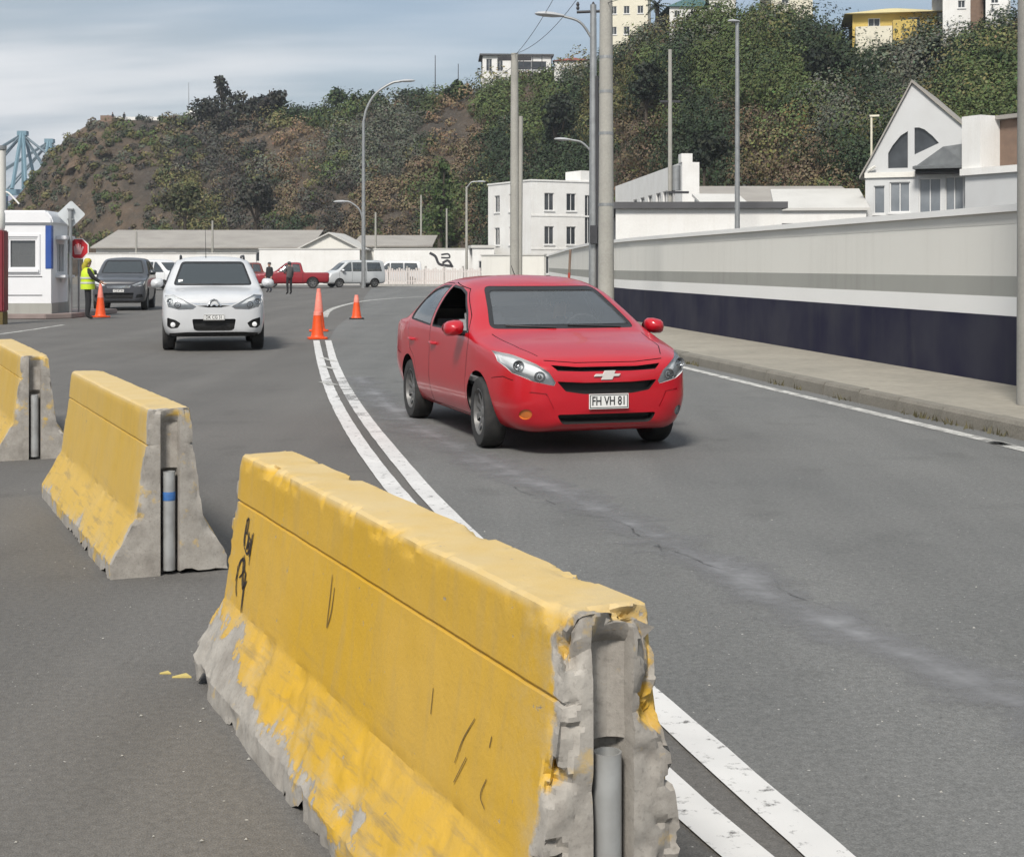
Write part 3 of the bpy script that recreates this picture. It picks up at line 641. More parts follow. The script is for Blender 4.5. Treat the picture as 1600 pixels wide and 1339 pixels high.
# ------------------------------------------------------------------ foliage
def leaf_mat(name='foliage', sss=0.0):
    m = bpy.data.materials.new(name); m.use_nodes = True; nt = m.node_tree; P = nt.nodes['Principled BSDF']; N = nt.nodes.new; L = nt.links.new
    a = N('ShaderNodeVertexColor'); a.layer_name = 'Col'; L(a.outputs[0], P.inputs['Base Color'])
    P.inputs['Roughness'].default_value = 0.75; P.inputs['Specular IOR Level'].default_value = 0.2
    return m
M_leaf = leaf_mat()
def leaves(centers, radii, cols, per, size, squash=0.8, outward=0.5, cvar=0.25, shell=0.55):
    """leaf quads spread through ellipsoids; centers (n,3), radii (n,), cols (n,3), per = leaves per clump"""
    n = len(centers); per = np.full(n, per) if np.isscalar(per) else per
    idx = np.repeat(np.arange(n), per); k = len(idx)
    d = rng.normal(size=(k, 3)); d /= np.linalg.norm(d, axis=1, keepdims=True)
    r = radii[idx]*(shell+(1-shell)*rng.random(k)**0.5)*(0.82+0.36*rng.random(k))
    lump = 1+0.22*np.sin(d[:, 0]*5+idx)*np.cos(d[:, 2]*4+idx*1.7)
    c = centers[idx]+d*(r*lump)[:, None]*np.array([1, 1, squash])
    nr = d*outward+rng.normal(size=(k, 3))*0.55+np.array([0, 0, 0.25]); nr /= np.linalg.norm(nr, axis=1, keepdims=True)
    a = np.cross(nr, rng.normal(size=(k, 3))); a /= np.linalg.norm(a, axis=1, keepdims=True); b = np.cross(nr, a)
    sz = (np.broadcast_to(size, (n,))[idx]*(0.6+0.8*rng.random(k)))[:, None]
    asp = 0.55+0.3*rng.random(k)[:, None]
    v = np.stack([c-a*sz, c+b*sz*asp, c+a*sz*1.1, c-b*sz*asp], 1).reshape(-1, 3)
    f = np.arange(k*4).reshape(-1, 4)
    col = cols[idx]*(1+cvar*rng.normal(size=(k, 1)))*(1+0.08*rng.normal(size=(k, 3))); col = np.clip(col, 0.008, 0.5)
    col4 = np.concatenate([col, np.ones((k, 1))], 1)
    return v, f, np.repeat(col4, 4, axis=0)

PAL = {'dark': (0.034, 0.050, 0.026), 'green': (0.072, 0.095, 0.034), 'olive': (0.125, 0.120, 0.050), 'grey': (0.095, 0.102, 0.075), 'brown': (0.135, 0.105, 0.064), 'rust': (0.175, 0.125, 0.075), 'ochre': (0.19, 0.140, 0.060), 'dusk': (0.062, 0.060, 0.050)}
# big patches of one kind of growth as they lie on the slope: (px, py-ish via t, radius px, kind)
PATCH = [(470, .62, 55, 'rust'), (430, .35, 40, 'brown'), (725, .66, 60, 'rust'), (745, .35, 45, 'brown'), (690, .25, 32, 'green'), (640, .40, 40, 'brown'), (560, .5, 60, 'grey'), (610, .7, 60, 'grey'), (350, .55, 70, 'dusk'), (380, .2, 60, 'dusk'), (300, .25, 50, 'olive'), (300, .75, 40, 'dusk'),
         (880, .62, 60, 'dark'), (960, .65, 50, 'olive'), (1010, .35, 50, 'brown'), (1110, .75, 55, 'dark'), (1180, .40, 70, 'brown'), (1205, .55, 25, 'rust'), (1100, .25, 60, 'dark'), (1270, .35, 55, 'ochre'), (1230, .8, 60, 'green'), (1330, .85, 70, 'dark'), (1310, .55, 40, 'grey'), (1280, .15, 60, 'brown'), (1420, .75, 55, 'grey'), (1480, .62, 30, 'ochre'), (1520, .85, 60, 'dark'), (1560, .55, 60, 'green'), (1140, .9, 60, 'green'), (820, .8, 60, 'green'), (800, .4, 50, 'dark'), (520, .15, 60, 'dusk'), (600, .1, 60, 'brown')]
cs, rs, cc, kk = [], [], [], []
tries = 0
while len(cs) < 3700 and tries < 20000:
    tries += 1
    s = rng.random()*0.76; px = -60+s*2460; t = rng.random()**0.85*1.02
    if px < 20: continue
    bare = max(0, min(1, (285-px)/50))
    if rng.random() < bare*(0.36 if t > 0.28 else 0.1): continue
    p = hill_pt(s, min(t, 1.0))
    n = noise.fractal(Vector((p.x*0.06, p.y*0.06, p.z*0.09)), 0.9, 2.0, 3)
    kind = ('dark' if n < -0.28 else 'green' if n < -0.05 else 'olive' if n < 0.12 else 'grey' if n < 0.3 else 'brown')
    dens = 1.0
    for a, b, r_, kd in PATCH:
        q = ((px-a)/r_)**2+((t-b)/(r_/190))**2
        if q < 1+0.5*n: kind = kd; dens = 0.38 if kd in ('rust', 'ochre') else 1.0
    if px < 285 and rng.random() < 0.75: kind = random.choice(['brown', 'dusk', 'grey', 'olive', 'olive'])
    if rng.random() > dens: continue
    if rng.random() < 0.17: kind = random.choice(['dark', 'green', 'olive', 'olive', 'grey', 'brown'])
    r = rng.uniform(0.7, 2.0)*(1.15 if kind in ('dark', 'green') else 0.85)*(0.55+0.45*(1-bare))
    if rng.random() < 0.07 and kind in ('dark', 'green', 'olive', 'grey') and bare < .2: r = rng.uniform(2.2, 3.4)
    cs.append((p.x, p.y, p.z+r*0.32)); rs.append(r); c = np.array(PAL[kind])*(0.72+0.62*rng.random()); cc.append(c); kk.append(kind)
cs, rs, cc = np.array(cs), np.array(rs), np.array(cc)
dist = np.linalg.norm(cs, axis=1)
v, f, col = leaves(cs, rs, cc, (185*(rs/1.3)**1.4*np.clip(170/dist, .7, 1.5)).astype(int)+30, 0.045+dist*0.00056, 0.85, 2.6, 0.07, 0.8)
so_ = bpy.data.objects.new('hillside_scrub', np_mesh('hillside_scrub', v, f, [M_leaf], col)); COL.objects.link(so_)
struct(so_, 'dense green and dry brown scrub covering the hillside', 'stuff')

def tree(name, label, px, pbase, ptop, D, wpx, color, kind='round', group='trees along the ridge', seed=0):
    r_ = random.Random(seed); X = gx(px, D); zb = gz(pbase, D); zt = gz(ptop, D); h = zt-zb; w = wpx*D/FOC/2
    t = thing(name, label, 'tree', (X, D, zb), 0, group)
    g = G(); lean = r_.uniform(-.06, .06)*h
    trunk = [(0, 0, -0.8), (lean*.2, 0, h*.25), (lean*.6, .1, h*.55), (lean, 0, h*.85)]
    g.tube(trunk, [0.05*h*.6, .045*h*.6, .03*h*.6, .01*h], 7)
    cs = []; rs = []
    nl = 9 if kind == 'round' else 8
    for i in range(nl):
        a = i*2.4+r_.random(); u = r_.random()
        if kind == 'round': c = (lean*.7+math.cos(a)*w*.62*u**.5, math.sin(a)*w*.6*u**.5, h*(.45+.38*r_.random()*(1-0.35*u))); r = w*r_.uniform(.34, .52)
        elif kind == 'tall': q = i/(nl-1); c = (lean*q+math.cos(a)*w*.35*(1-q), math.sin(a)*w*.35, h*(.18+.72*q)); r = w*(.75-.5*q)*r_.uniform(.8, 1.1)
        else: c = (math.cos(a)*w*.7*u, math.sin(a)*w*.5*u, h*(.25+.45*r_.random())); r = w*r_.uniform(.35, .5)
        cs.append(c); rs.append(r)
        g.tube([trunk[1], ((c[0]+trunk[2][0])/2, (c[1])/2, (c[2]+trunk[1][2])/2), c], [.018*h, .012*h, .004*h], 5)
    g.build('trunk', M_bark, t, smooth=60)
    cs, rs = np.array(cs), np.array(rs); cl = np.array([np.array(color)*(0.75+0.5*r_.random()) for _ in cs])
    v, f, col = leaves(cs, rs, cl, int(150 if w > 2 else 90), 0.10+D*0.0008, 0.9, 0.5, 0.25, 0.35)
    o = bpy.data.objects.new('crown', np_mesh('crown', v, f, [M_leaf], col)); COL.objects.link(o); o.parent = t
    return t
DK, GRN, DUSK, OLV = (0.028, 0.036, 0.024), (0.04, 0.062, 0.028), (0.042, 0.042, 0.034), (0.07, 0.075, 0.035)
TR = [('pine_tree', 'tallest dark pointed tree on the ridge by the lookout', 348, 235, 117, 238, 93, DUSK, 'tall'),
      ('ridge_tree', 'dark broad tree leaning at the lookout end of the ridge', 322, 240, 142, 239, 78, DUSK, 'round'),
      ('ridge_tree', 'dark round tree just right of the tallest pointed tree', 383, 225, 138, 236, 75, DUSK, 'round'),
      ('ridge_tree', 'dark tree with knobbly top standing above the brown bank', 425, 215, 128, 234, 69, DUSK, 'round'),
      ('ridge_tree', 'broad dusky tree on the ridge right behind the white kiosk', 305, 245, 165, 241, 70, DUSK, 'low'),
      ('ridge_tree', 'dusky tree filling the gap below the tallest pointed tree', 362, 260, 160, 235, 90, DUSK, 'round'),
      ('ridge_tree', 'dusky low tree under the knobbly topped ridge tree', 415, 250, 172, 231, 90, DUSK, 'low'),
      ('ridge_tree', 'low green tree on the dip in the ridge', 455, 225, 158, 231, 56, GRN, 'low'),
      ('ridge_tree', 'small round tree alone on the skyline left of tall street light', 527, 190, 125, 226, 36, GRN, 'round'),
      ('ridge_tree', 'wide low green tree on the skyline behind the street light arm', 580, 195, 140, 224, 70, GRN, 'low'),
      ('ridge_tree', 'low dark tree on the skyline right of the street light head', 655, 185, 133, 219, 70, DK, 'low'),
      ('ridge_tree', 'green tree below the white ridge house, left side', 715, 170, 118, 208, 44, GRN, 'low'),
      ('slope_tree', 'bright green slender tree at the foot of the hill', 687, 392, 245, 160, 62, (0.06, 0.09, 0.03), 'tall'),
      ('slope_tree', 'large dark green tree left of the double light pole', 868, 270, 128, 168, 80, DK, 'round'),
      ('slope_tree', 'dark bushy tree on the slope right of the big concrete pole', 1010, 190, 92, 140, 72, DK, 'round'),
      ('slope_tree', 'dark tree low on the slope behind the low sheds', 1100, 285, 205, 112, 84, DK, 'round'),
      ('slope_tree', 'dark green tree crowning the slope under the yellow house', 1290, 130, 74, 124, 84, DK, 'round'),
      ('slope_tree', 'dense dark tree right of the yellow house', 1462, 130, 62, 116, 70, DK, 'round'),
      ('slope_tree', 'green tree above the gabled house, next to the edge pole', 1560, 160, 66, 110, 90, (0.05, 0.075, 0.03), 'round'),
      ('slope_tree', 'dusky tree at the foot of the hill behind the white car', 400, 372, 272, 178, 90, DUSK, 'round'),
      ('slope_tree', 'olive tree at the hill foot behind the long grey roof', 290, 365, 280, 190, 80, OLV, 'round')]
for i, a in enumerate(TR): tree(*a, seed=i+11)

# palm on the ridge beside the white apartment block
pt = thing('palm_tree', 'dark palm on the ridge beside the cream apartment block', 'tree', (gx(1026, 158), 158, gz(40, 158)))
g = G(); g.tube([(0, 0, -1), (.1, 0, 1.0), (0, 0, 2.0)], [.28, .24, .22], 8); g.build('trunk', M_bark, pt, smooth=60)
vs = []; fs = []
for i in range(34):
    a = rng.uniform(0, 6.28); el = rng.uniform(-.5, 1.1); Lf = rng.uniform(1.3, 1.9); p = Vector((0, 0, 2.0)); d = Vector((math.cos(a)*math.cos(el), math.sin(a)*math.cos(el), math.sin(el)))
    for k in range(7):
        q = p+d*(Lf/7); d = (d+Vector((0, 0, -0.16))).normalized(); sd_ = d.cross(Vector((0, 0, 1))).normalized()
        for s_ in (1, -1):
            e = (p+q)/2+sd_*s_*0.30*(1-k/9)+Vector((0, 0, -.15)); o = len(vs); vs += [p, q, e]; fs.append((o, o+1, o+2))
        p = q
G().add(vs, fs).build('frond_crown', mat('palm_frond', (0.035, 0.045, 0.022), 0.7, var=0.5, vscale=2), pt, fix=False)

# ------------------------------------------------------------------ harbour beyond the headland
M_water = mat('harbour_water', (0.05, 0.09, 0.11), 0.15, bump=0.3, bscale=0.4)
struct(sheet('water', [(-2500, 330), (-60, 330), (-60, 4800), (-2500, 4800)], 0.05, M_water))
M_crane = mat('crane_blue', (0.13, 0.235, 0.29), 0.6, var=0.3, vscale=0.1, color2=(0.18, 0.27, 0.32))
M_cont = mat('container_blue', (0.05, 0.15, 0.32), 0.6, var=0.5, vscale=0.06, color2=(0.12, 0.26, 0.42))
def crane(label, px, D, ptop):
    X = gx(px, D); zt = gz(ptop, D); c = thing('port_crane', label, 'crane', (X, D, 0), 0, 'gantry cranes in the harbour')
    gh = zt*0.55; w = 4.5
    for sx_ in (-1, 1):
        for dy in (-8, 8):
            g = G(); g.box(sx_*w-0.7, sx_*w+0.7, dy-0.7, dy+0.7, 0, gh); g.build('leg', M_crane, c)
    g = G(); g.box(-w-.9, w+.9, -9, 9, gh*.52, gh*.52+1.5); g.build('portal_beam', M_crane, c)
    g = G(); g.box(-34, 26, -2.6, -1.4, gh, gh+1.8); g.box(-34, 26, 1.4, 2.6, gh, gh+1.8); g.build('boom', M_crane, c)
    g = G()
    for dy in (-2, 2): g.tube([(-1.6, dy*3, gh+1.8), (0, dy*.4, zt)], .75, 6); g.tube([(3.2, dy*3, gh+1.8), (0.6, dy*.4, zt)], .65, 6)
    g.box(-1.5, 1.8, -1.4, 1.4, zt-1, zt+.6); g.build('apex_tower', M_crane, c)
    g = G()
    for dy in (-1.2, 1.2):
        for x in (-32, -17, 13, 25): g.tube([(0, dy*.6, zt-.5), (x, dy*1.5, gh+1.8)], .34, 5)
    g.build('stay', mat('stay_steel', (0.12, 0.17, 0.20), 0.6), c)
    g = G(); g.box(3, 9, -2.4, 2.4, gh+1.9, gh+5); g.build('machine_house', M_crane, c)
crane('nearer blue gantry crane of the two at the far left', 35, 520, 208)
crane('farther blue gantry crane, right of the other one', 77, 560, 220)
g = G(); 
ship = thing('container_ship', 'hazy blue stack of containers under the cranes', 'ship', (gx(10, 500), 500, 0))
g.prism([(-40, 0), (22, 0), (26, 9), (-44, 9)], -8, 8, 'Y'); g.build('hull', M_cont, ship)
for i, (x, n) in enumerate(((-36, 3), (-23, 5), (-10, 6), (3, 6), (14, 5))):
    for k in range(n):
        g = G(); g.box(x, x+11.5, -7, 7, 9.05+k*2.7, 9.05+k*2.7+2.55)
        g.build('container', [M_cont, M_crane, mat('container_pale%d%d' % (i, k), (0.24+.05*(k % 3), 0.34, 0.42), 0.6)][(i*2+k) % 3], ship)
# ------------------------------------------------------------------ vehicles
TK = [0, .10, .16, .36, .58, .78, .90, 1.0]
def shell(rows, per=7, nv=44):
    rows = np.array(rows, float); n = len(rows); u = np.linspace(0, n-1, (n-1)*per+1)
    C = np.stack([pchip(np.arange(n), rows[:, k], u) for k in range(rows.shape[1])], 1)
    tq = np.linspace(0, 1, nv); bm = bmesh.new(); grid = []
    for x, zb, wb, wm, zm, ws, zs, wt, zte, zt in C:
        Y = [0, wb*.8, wb, wm, ws, wt, wt*.55, 0]; Z = [zb, zb, zb+min(.06, (zm-zb)*.3), zm, zs, zte, zt-.22*(zt-zte), zt]
        ys, zs_ = pchip(TK, Y, tq), pchip(TK, Z, tq)
        ring = [bm.verts.new((x, y, z)) for y, z in zip(ys, zs_)]
        ring += [bm.verts.new((x, -y, z)) for y, z in list(zip(ys, zs_))[-2:0:-1]]
        grid.append(ring)
    P = len(grid[0])
    for a, b in zip(grid, grid[1:]):
        for j in range(P): bm.faces.new((a[j], a[(j+1) % P], b[(j+1) % P], b[j]))
    bm.faces.new(grid[0][::-1]); bm.faces.new(grid[-1])
    bmesh.ops.recalc_face_normals(bm, faces=bm.faces)
    bm.faces.layers.int.new('reg'); bm.normal_update()
    return bm

AX = {'side': (0, 2, 1), 'front': (1, 2, 0), 'rear': (1, 2, 0), 'top': (0, 1, 2)}
def inside(poly, a, b):
    c = False; n = len(poly); j = n-1
    for i in range(n):
        (x0, y0), (x1, y1) = poly[i], poly[j]
        if (y0 > b) != (y1 > b) and a < (x1-x0)*(b-y0)/(y1-y0)+x0: c = not c
        j = i
    return c
def inset(poly, d):
    n = len(poly); A = sum(poly[i][0]*poly[(i+1) % n][1]-poly[(i+1) % n][0]*poly[i][1] for i in range(n)); s = 1 if A > 0 else -1
    out = []
    for i in range(n):
        p0, p1, p2 = Vector(poly[i-1]), Vector(poly[i]), Vector(poly[(i+1) % n]); a = (p1-p0).normalized(); b = (p2-p1).normalized()
        n1, n2 = Vector((-a.y, a.x))*s, Vector((-b.y, b.x))*s; m = (n1+n2)
        if m.length < 1e-4: m = n1
        m.normalize(); k = d/max(.35, m.dot(n1)); out.append(tuple(p1+m*k))
    return out
def circ(cx, cz, r, n=28, a0=0, a1=2*math.pi): return [(cx+r*math.cos(a0+(a1-a0)*i/n), cz+r*math.sin(a0+(a1-a0)*i/n)) for i in range(n)]
def roundpoly(poly, r=.03, k=3):
    out = []; n = len(poly)
    for i in range(n):
        p0, p1, p2 = Vector(poly[i-1]), Vector(poly[i]), Vector(poly[(i+1) % n]); a, b = (p0-p1), (p2-p1); q = min(r, a.length*.45, b.length*.45); A, B = p1+a.normalized()*q, p1+b.normalized()*q
        for j in range(k+1):
            t = j/k; out.append(tuple((1-t)**2*A+2*t*(1-t)*p1+t*t*B))
    return out
def cut(bm, poly, view, side, rid, ok, allow=(0,)):
    """cut the shell along the outline and give the faces inside it region rid"""
    lay = bm.faces.layers.int['reg']; ia, ib, ic = AX[view]
    if side == -1 and view == 'side': pass
    n = len(poly)
    def cand(f):
        return f[lay] in allow and ok(f.calc_center_median(), f.normal)
    pa = [p[0] for p in poly]; pb = [p[1] for p in poly]; lo = (min(pa)-.01, min(pb)-.01); hi = (max(pa)+.01, max(pb)+.01)
    def near(f, l, h):
        a = [v.co[ia] for v in f.verts]; b = [v.co[ib] for v in f.verts]
        return max(a) >= l[0] and min(a) <= h[0] and max(b) >= l[1] and min(b) <= h[1]
    pool = [f for f in bm.faces if cand(f) and near(f, lo, hi)]
    for i in range(n):
        p, q = poly[i], poly[(i+1) % n]; e = Vector((q[0]-p[0], q[1]-p[1]))
        if e.length < 1e-5: continue
        l = (min(p[0], q[0])-1e-4, min(p[1], q[1])-1e-4); h = (max(p[0], q[0])+1e-4, max(p[1], q[1])+1e-4)
        fsel = [f for f in pool if f.is_valid and near(f, l, h)]
        if not fsel: continue
        co = [0, 0, 0]; co[ia], co[ib] = p; no = [0, 0, 0]; no[ia], no[ib] = -e.y, e.x
        geom = set(fsel)
        for f in fsel: geom.update(f.edges); geom.update(f.verts)
        pset = set(pool)
        r = bmesh.ops.bisect_plane(bm, geom=list(geom), dist=1e-5, plane_co=co, plane_no=Vector(no).normalized())
        pool = [f for f in pset if f.is_valid]+[x for x in r['geom'] if isinstance(x, bmesh.types.BMFace) and x not in pset]
        pool = list(set(pool))
    got = []
    for f in pool:
        if not f.is_valid or f[lay] not in allow: continue
        c = f.calc_center_median()
        if inside(poly, c[ia], c[ib]) and ok(c, f.normal): f[lay] = rid; got.append(f)
    return got
def extract(bm, rid, name, m, parent, depth=0.0, rim=True, direction=None, flip=False, normals=True):
    """a mesh of one region's faces, pressed in by depth with a rim round its outline"""
    lay = bm.faces.layers.int['reg']; F = [f for f in bm.faces if f[lay] == rid]
    if not F: return None
    idx = {}; vs = []; ns = []; fs = []
    for f in F:
        for v in f.verts:
            if v not in idx:
                idx[v] = len(vs); d = direction if direction is not None else -v.normal; vs.append(v.co+d*depth); ns.append(v.normal.copy())
        fs.append([idx[v] for v in f.verts])
    nin = len(vs)
    if depth and rim:
        S_ = set(F)
        for f in F:
            for lp in f.loops:
                e = lp.edge
                if sum(1 for g in e.link_faces if g in S_) == 1:
                    a, b = lp.vert, lp.link_loop_next.vert; o = len(vs); vs += [a.co.copy(), b.co.copy()]; ns += [a.normal.copy(), b.normal.copy()]; fs.append([idx[b], idx[a], o, o+1])
    me = bpy.data.meshes.new(name); me.from_pydata([tuple(v) for v in vs], [], fs); me.materials.append(m)
    for p in me.polygons: p.use_smooth = True
    me.update()
    if normals and not (depth and rim): me.normals_split_custom_set_from_vertices([tuple(n) for n in ns])
    else: me.set_sharp_from_angle(angle=R(38))
    o = bpy.data.objects.new(name, me); COL.objects.link(o); o.parent = parent
    return o

M_glassf = glass('car_glass', (0.90, 0.93, 0.93), 0.012, 0.13, (0.50, 0.53, 0.55), 1.9)
M_glassd = glass('dark_car_glass', (0.22, 0.25, 0.25), 0.02, 0.45, (0.075, 0.085, 0.088), 2.0)
M_trim = mat('black_trim', (0.018, 0.018, 0.019), 0.5)
M_void = mat('grille_black', (0.010, 0.010, 0.010), 0.6)
M_chrome = mat('chrome', (0.72, 0.73, 0.74), 0.16, metal=1.0)
M_lens = glass('lamp_lens', (0.93, 0.95, 0.96), 0.03, 0.05, (0.8, 0.82, 0.84))
M_lamp = mat('lamp_reflector', (0.88, 0.88, 0.88), 0.35, metal=0.1, var=0.3, vscale=25, color2=(0.7, 0.71, 0.72))
M_lampd = mat('lamp_bowl_dark', (0.30, 0.31, 0.32), 0.2, metal=0.6)
M_plate = mat('number_plate', (0.74, 0.74, 0.72), 0.5)
M_ink = mat('plate_ink', (0.02, 0.02, 0.022), 0.6)
M_tyre = mat('tyre', (0.020, 0.020, 0.020), 0.85, var=0.5, vscale=14, color2=(0.05, 0.048, 0.044))
M_rim = mat('wheel_rim', (0.17, 0.17, 0.168), 0.45, metal=0.3, var=0.6, vscale=18, color2=(0.10, 0.095, 0.09))
M_seat = mat('seat_cloth', (0.30, 0.30, 0.31), 0.9, var=0.3)
M_amber = mat('amber_lamp', (0.55, 0.16, 0.03), 0.2, coat=0.5)
M_redlamp = mat('tail_lamp', (0.35, 0.01, 0.012), 0.15, coat=0.6)

def text_obj(name, s, size, m, parent, loc, rot, depth=0.002, sx=1.0):
    cu = bpy.data.curves.new(name, 'FONT'); cu.body = s; cu.size = size; cu.align_x = 'CENTER'; cu.align_y = 'CENTER'; cu.extrude = depth; cu.resolution_u = 3; cu.offset = size*0.012
    t = bpy.data.objects.new(name+'_src', cu); COL.objects.link(t); bpy.context.view_layer.update()
    me = bpy.data.meshes.new_from_object(t.evaluated_get(bpy.context.evaluated_depsgraph_get())); bpy.data.objects.remove(t); me.materials.clear(); me.materials.append(m); me.name = name
    o = bpy.data.objects.new(name, me); COL.objects.link(o); o.parent = parent; o.location = loc; o.rotation_euler = rot; o.scale = (sx, 1, 1)
    return o
def wheel(parent, x, y, r, w, steer=0.0, spokes=9, fine=True, rimmat=None):
    s = 1 if y > 0 else -1; o = bpy.data.objects.new('wheel', None); COL.objects.link(o); o.parent = parent; o.location = (x, y, r); o.rotation_euler = (0, 0, steer); o.empty_display_size = .1
    n = 36 if fine else 18; h = w/2
    prof = [(r*.66, -h*.9), (r*.80, -h), (r*.93, -h*.96), (r*.985, -h*.75), (r, -h*.4), (r, h*.4), (r*.985, h*.75), (r*.93, h*.96), (r*.80, h), (r*.66, h*.9)]
    g = G(); g.lathe(prof, n, axis='Y'); t = g.build('tyre', M_tyre, o, smooth=35)
    g = G(); q = s*h
    g.lathe([(r*.67, q*.86), (r*.64, q*.90), (r*.60, q*.62), (r*.57, q*.30)], n, axis='Y')
    g.lathe([(0.0, q*.62), (r*.10, q*.62), (r*.15, q*.55), (r*.20, q*.36)], n, axis='Y')
    for k in range(spokes):
        a = 2*math.pi*k/spokes; c_, s_ = math.cos(a), math.sin(a); tw = r*.075
        pts = []
        for rr, yy, ww in ((r*.12, q*.50, tw*1.1), (r*.40, q*.60, tw), (r*.62, q*.66, tw*1.3)):
            for e in (1, -1): pts.append((c_*rr-s_*ww*e, yy, s_*rr+c_*ww*e))
        g.add(pts, [(0, 1, 3, 2), (2, 3, 5, 4)])
    g.build('rim', rimmat or M_rim, o, smooth=40, fix=False)
    g = G(); g.lathe([(0, q*.28), (r*.60, q*.28)], n, axis='Y'); g.build('brake_disc', M_dark, o, fix=False)
    return o
def rbox(name, m, parent, x0, x1, y0, y1, z0, z1, bev=.04, M=None):
    g = G(); g.box(x0, x1, y0, y1, z0, z1, M); return g.build(name, m, parent, smooth=60, bevel=bev)

class Car:
    """a vehicle: x forward, y to its left, z up; its body shell is cut into panels, panes and lamps"""
    def __init__(s, name, label, cat, rows, body, per=7, nv=44, group=None):
        s.root = thing(name, label, cat, group=group); s.bm = shell(rows, per, nv); s.body = body; s.n = 0; s.jobs = []; s.bvh = BVHTree.FromBMesh(s.bm); s.xf = rows[0][0]
    def rid(s): s.n += 1; return s.n
    def side_ok(s, sg, ymin=.35, ny=.12): return lambda c, n: c.y*sg > ymin and n.y*sg > ny
    def front_ok(s, xmin, nx=.12): return lambda c, n: c.x > xmin and n.x > nx
    def arches(s, xs, r, rz):
        for x in xs:
            for sg in (1, -1):
                k = s.rid(); cut(s.bm, circ(x, rz, r, 30), 'side', sg, k, lambda c, n, sg=sg: c.y*sg > .45)
                lay = s.bm.faces.layers.int['reg']; bmesh.ops.delete(s.bm, geom=[f for f in s.bm.faces if f[lay] == k], context='FACES')
        s.arch = (xs, r, rz)
    def region(s, name, poly, view, m, ok, depth=.006, rim=True, allow=(0,), sub=None, direction=None, part=True):
        k = s.rid(); cut(s.bm, poly, view, 0, k, ok, allow); s.jobs.append((k, name, m, depth, rim, sub, direction)); return k
    def pane(s, name, poly, view, m, ok, seal=.016, trim=None, allow=(0,)):
        if seal:
            a = s.region('window_seal', poly, view, trim or M_trim, ok, .003, True, allow)
            b = s.region(name, inset(poly, seal), view, m, ok, .008, True, (a,))
            return b
        return s.region(name, poly, view, m, ok, .006, True, allow)
    def door(s, name, poly, ok, gap=.006):
        a = s.region('door_gap', poly, 'side', M_void, ok, .02, True); return s.region(name, inset(poly, gap), 'side', s.body, ok, 0.0, False, (a,))
    def finish(s, loc, yaw):
        s.bm.normal_update()
        s.bodyobj = extract(s.bm, 0, 'body', s.body, s.root); made = {}
        for k, name, m, depth, rim, sub, direction in s.jobs:
            o = extract(s.bm, k, name, m, made.get(sub, s.root) if sub else s.root, depth, rim, direction)
            if o: made[k] = o
        s.made = made
        xs, r, rz = s.arch
        for x in xs:
            for sg in (1, -1):
                g = G(); al = math.asin(max(-1, (s.zb-rz)/(r+.004))); a = [al+(math.pi-2*al)*i/20 for i in range(21)]
                for i in range(20):
                    p = [(x+math.cos(t)*(r+.004), y, rz+math.sin(t)*(r+.004)) for t in (a[i], a[i+1]) for y in (sg*.42, sg*s.linery)]; g.add(p, [(0, 1, 3, 2)])
                pts = [(x+math.cos(t)*(r+.004), sg*.42, rz+math.sin(t)*(r+.004)) for t in a]; g.add(pts, [tuple(range(len(pts)))])
                g.build('arch_liner', M_void, s.root, fix=False)
        s.root.location = loc; s.root.rotation_euler = (0, 0, R(-90)+yaw); s.bm.free()
        return s.root
    linery = .76; zb = .20
    def hit(s, y, z):
        p = s.bvh.ray_cast(Vector((6, y, z)), Vector((-1, 0, 0))); return p[0].x if p[0] else s.xf
    def hit_side(s, x, z, sg):
        p = s.bvh.ray_cast(Vector((x, 4*sg, z)), Vector((0, -sg, 0))); return p[0].y if p[0] else .8*sg

# ---- the red saloon
M_red = paint('red_car_paint', (0.45, 0.006, 0.016), 0.30, 0.5)
rows = [(2.125, .47, .02, .02, .50, .02, .52, .015, .53, .535), (2.115, .37, .24, .31, .46, .29, .56, .23, .61, .625), (2.085, .27, .47, .55, .45, .53, .635, .43, .695, .712), (2.005, .205, .62, .70, .46, .68, .69, .57, .757, .778),
        (1.86, .18, .70, .775, .48, .76, .735, .635, .805, .832), (1.65, .18, .745, .815, .5, .80, .785, .665, .855, .888), (1.38, .18, .77, .834, .52, .818, .84, .68, .90, .94), (1.20, .18, .778, .842, .52, .826, .872, .70, .935, .982),
        (1.06, .18, .78, .845, .52, .83, .895, .69, .985, 1.048), (.68, .18, .78, .845, .52, .83, .915, .632, 1.20, 1.262), (.33, .18, .78, .845, .52, .83, .928, .582, 1.355, 1.425), (-.12, .18, .78, .845, .52, .83, .938, .562, 1.425, 1.492),
        (-.6, .18, .78, .845, .53, .83, .948, .555, 1.42, 1.49), (-.96, .18, .78, .845, .54, .828, .958, .562, 1.375, 1.44), (-1.24, .19, .78, .845, .55, .825, .968, .60, 1.215, 1.27), (-1.48, .2, .77, .838, .56, .815, .978, .65, 1.05, 1.098),
        (-1.62, .22, .76, .83, .57, .805, .98, .66, 1.02, 1.06), (-1.97, .26, .69, .775, .58, .75, .935, .62, .985, 1.012), (-2.08, .31, .59, .68, .6, .655, .86, .53, .925, .945), (-2.115, .42, .4, .46, .62, .44, .78, .36, .83, .845), (-2.125, .58, .02, .02, .62, .02, .66, .015, .67, .675)]
def ZC(z): return z if z < .68 else .68+(z-.68)*.905
NW = lambda x, w: w*(1-.035*max(0, min(1, (x-1.3)/.8)))
rows = [(x, zb, NW(x, wb), NW(x, wm), zm, NW(x, ws), ZC(zs), wt, ZC(zte), ZC(zt)) for x, zb, wb, wm, zm, ws, zs, wt, zte, zt in rows]
red = Car('red_sedan', 'red four-door saloon driving toward the camera with its side window open', 'car', rows, M_red, 8, 56)
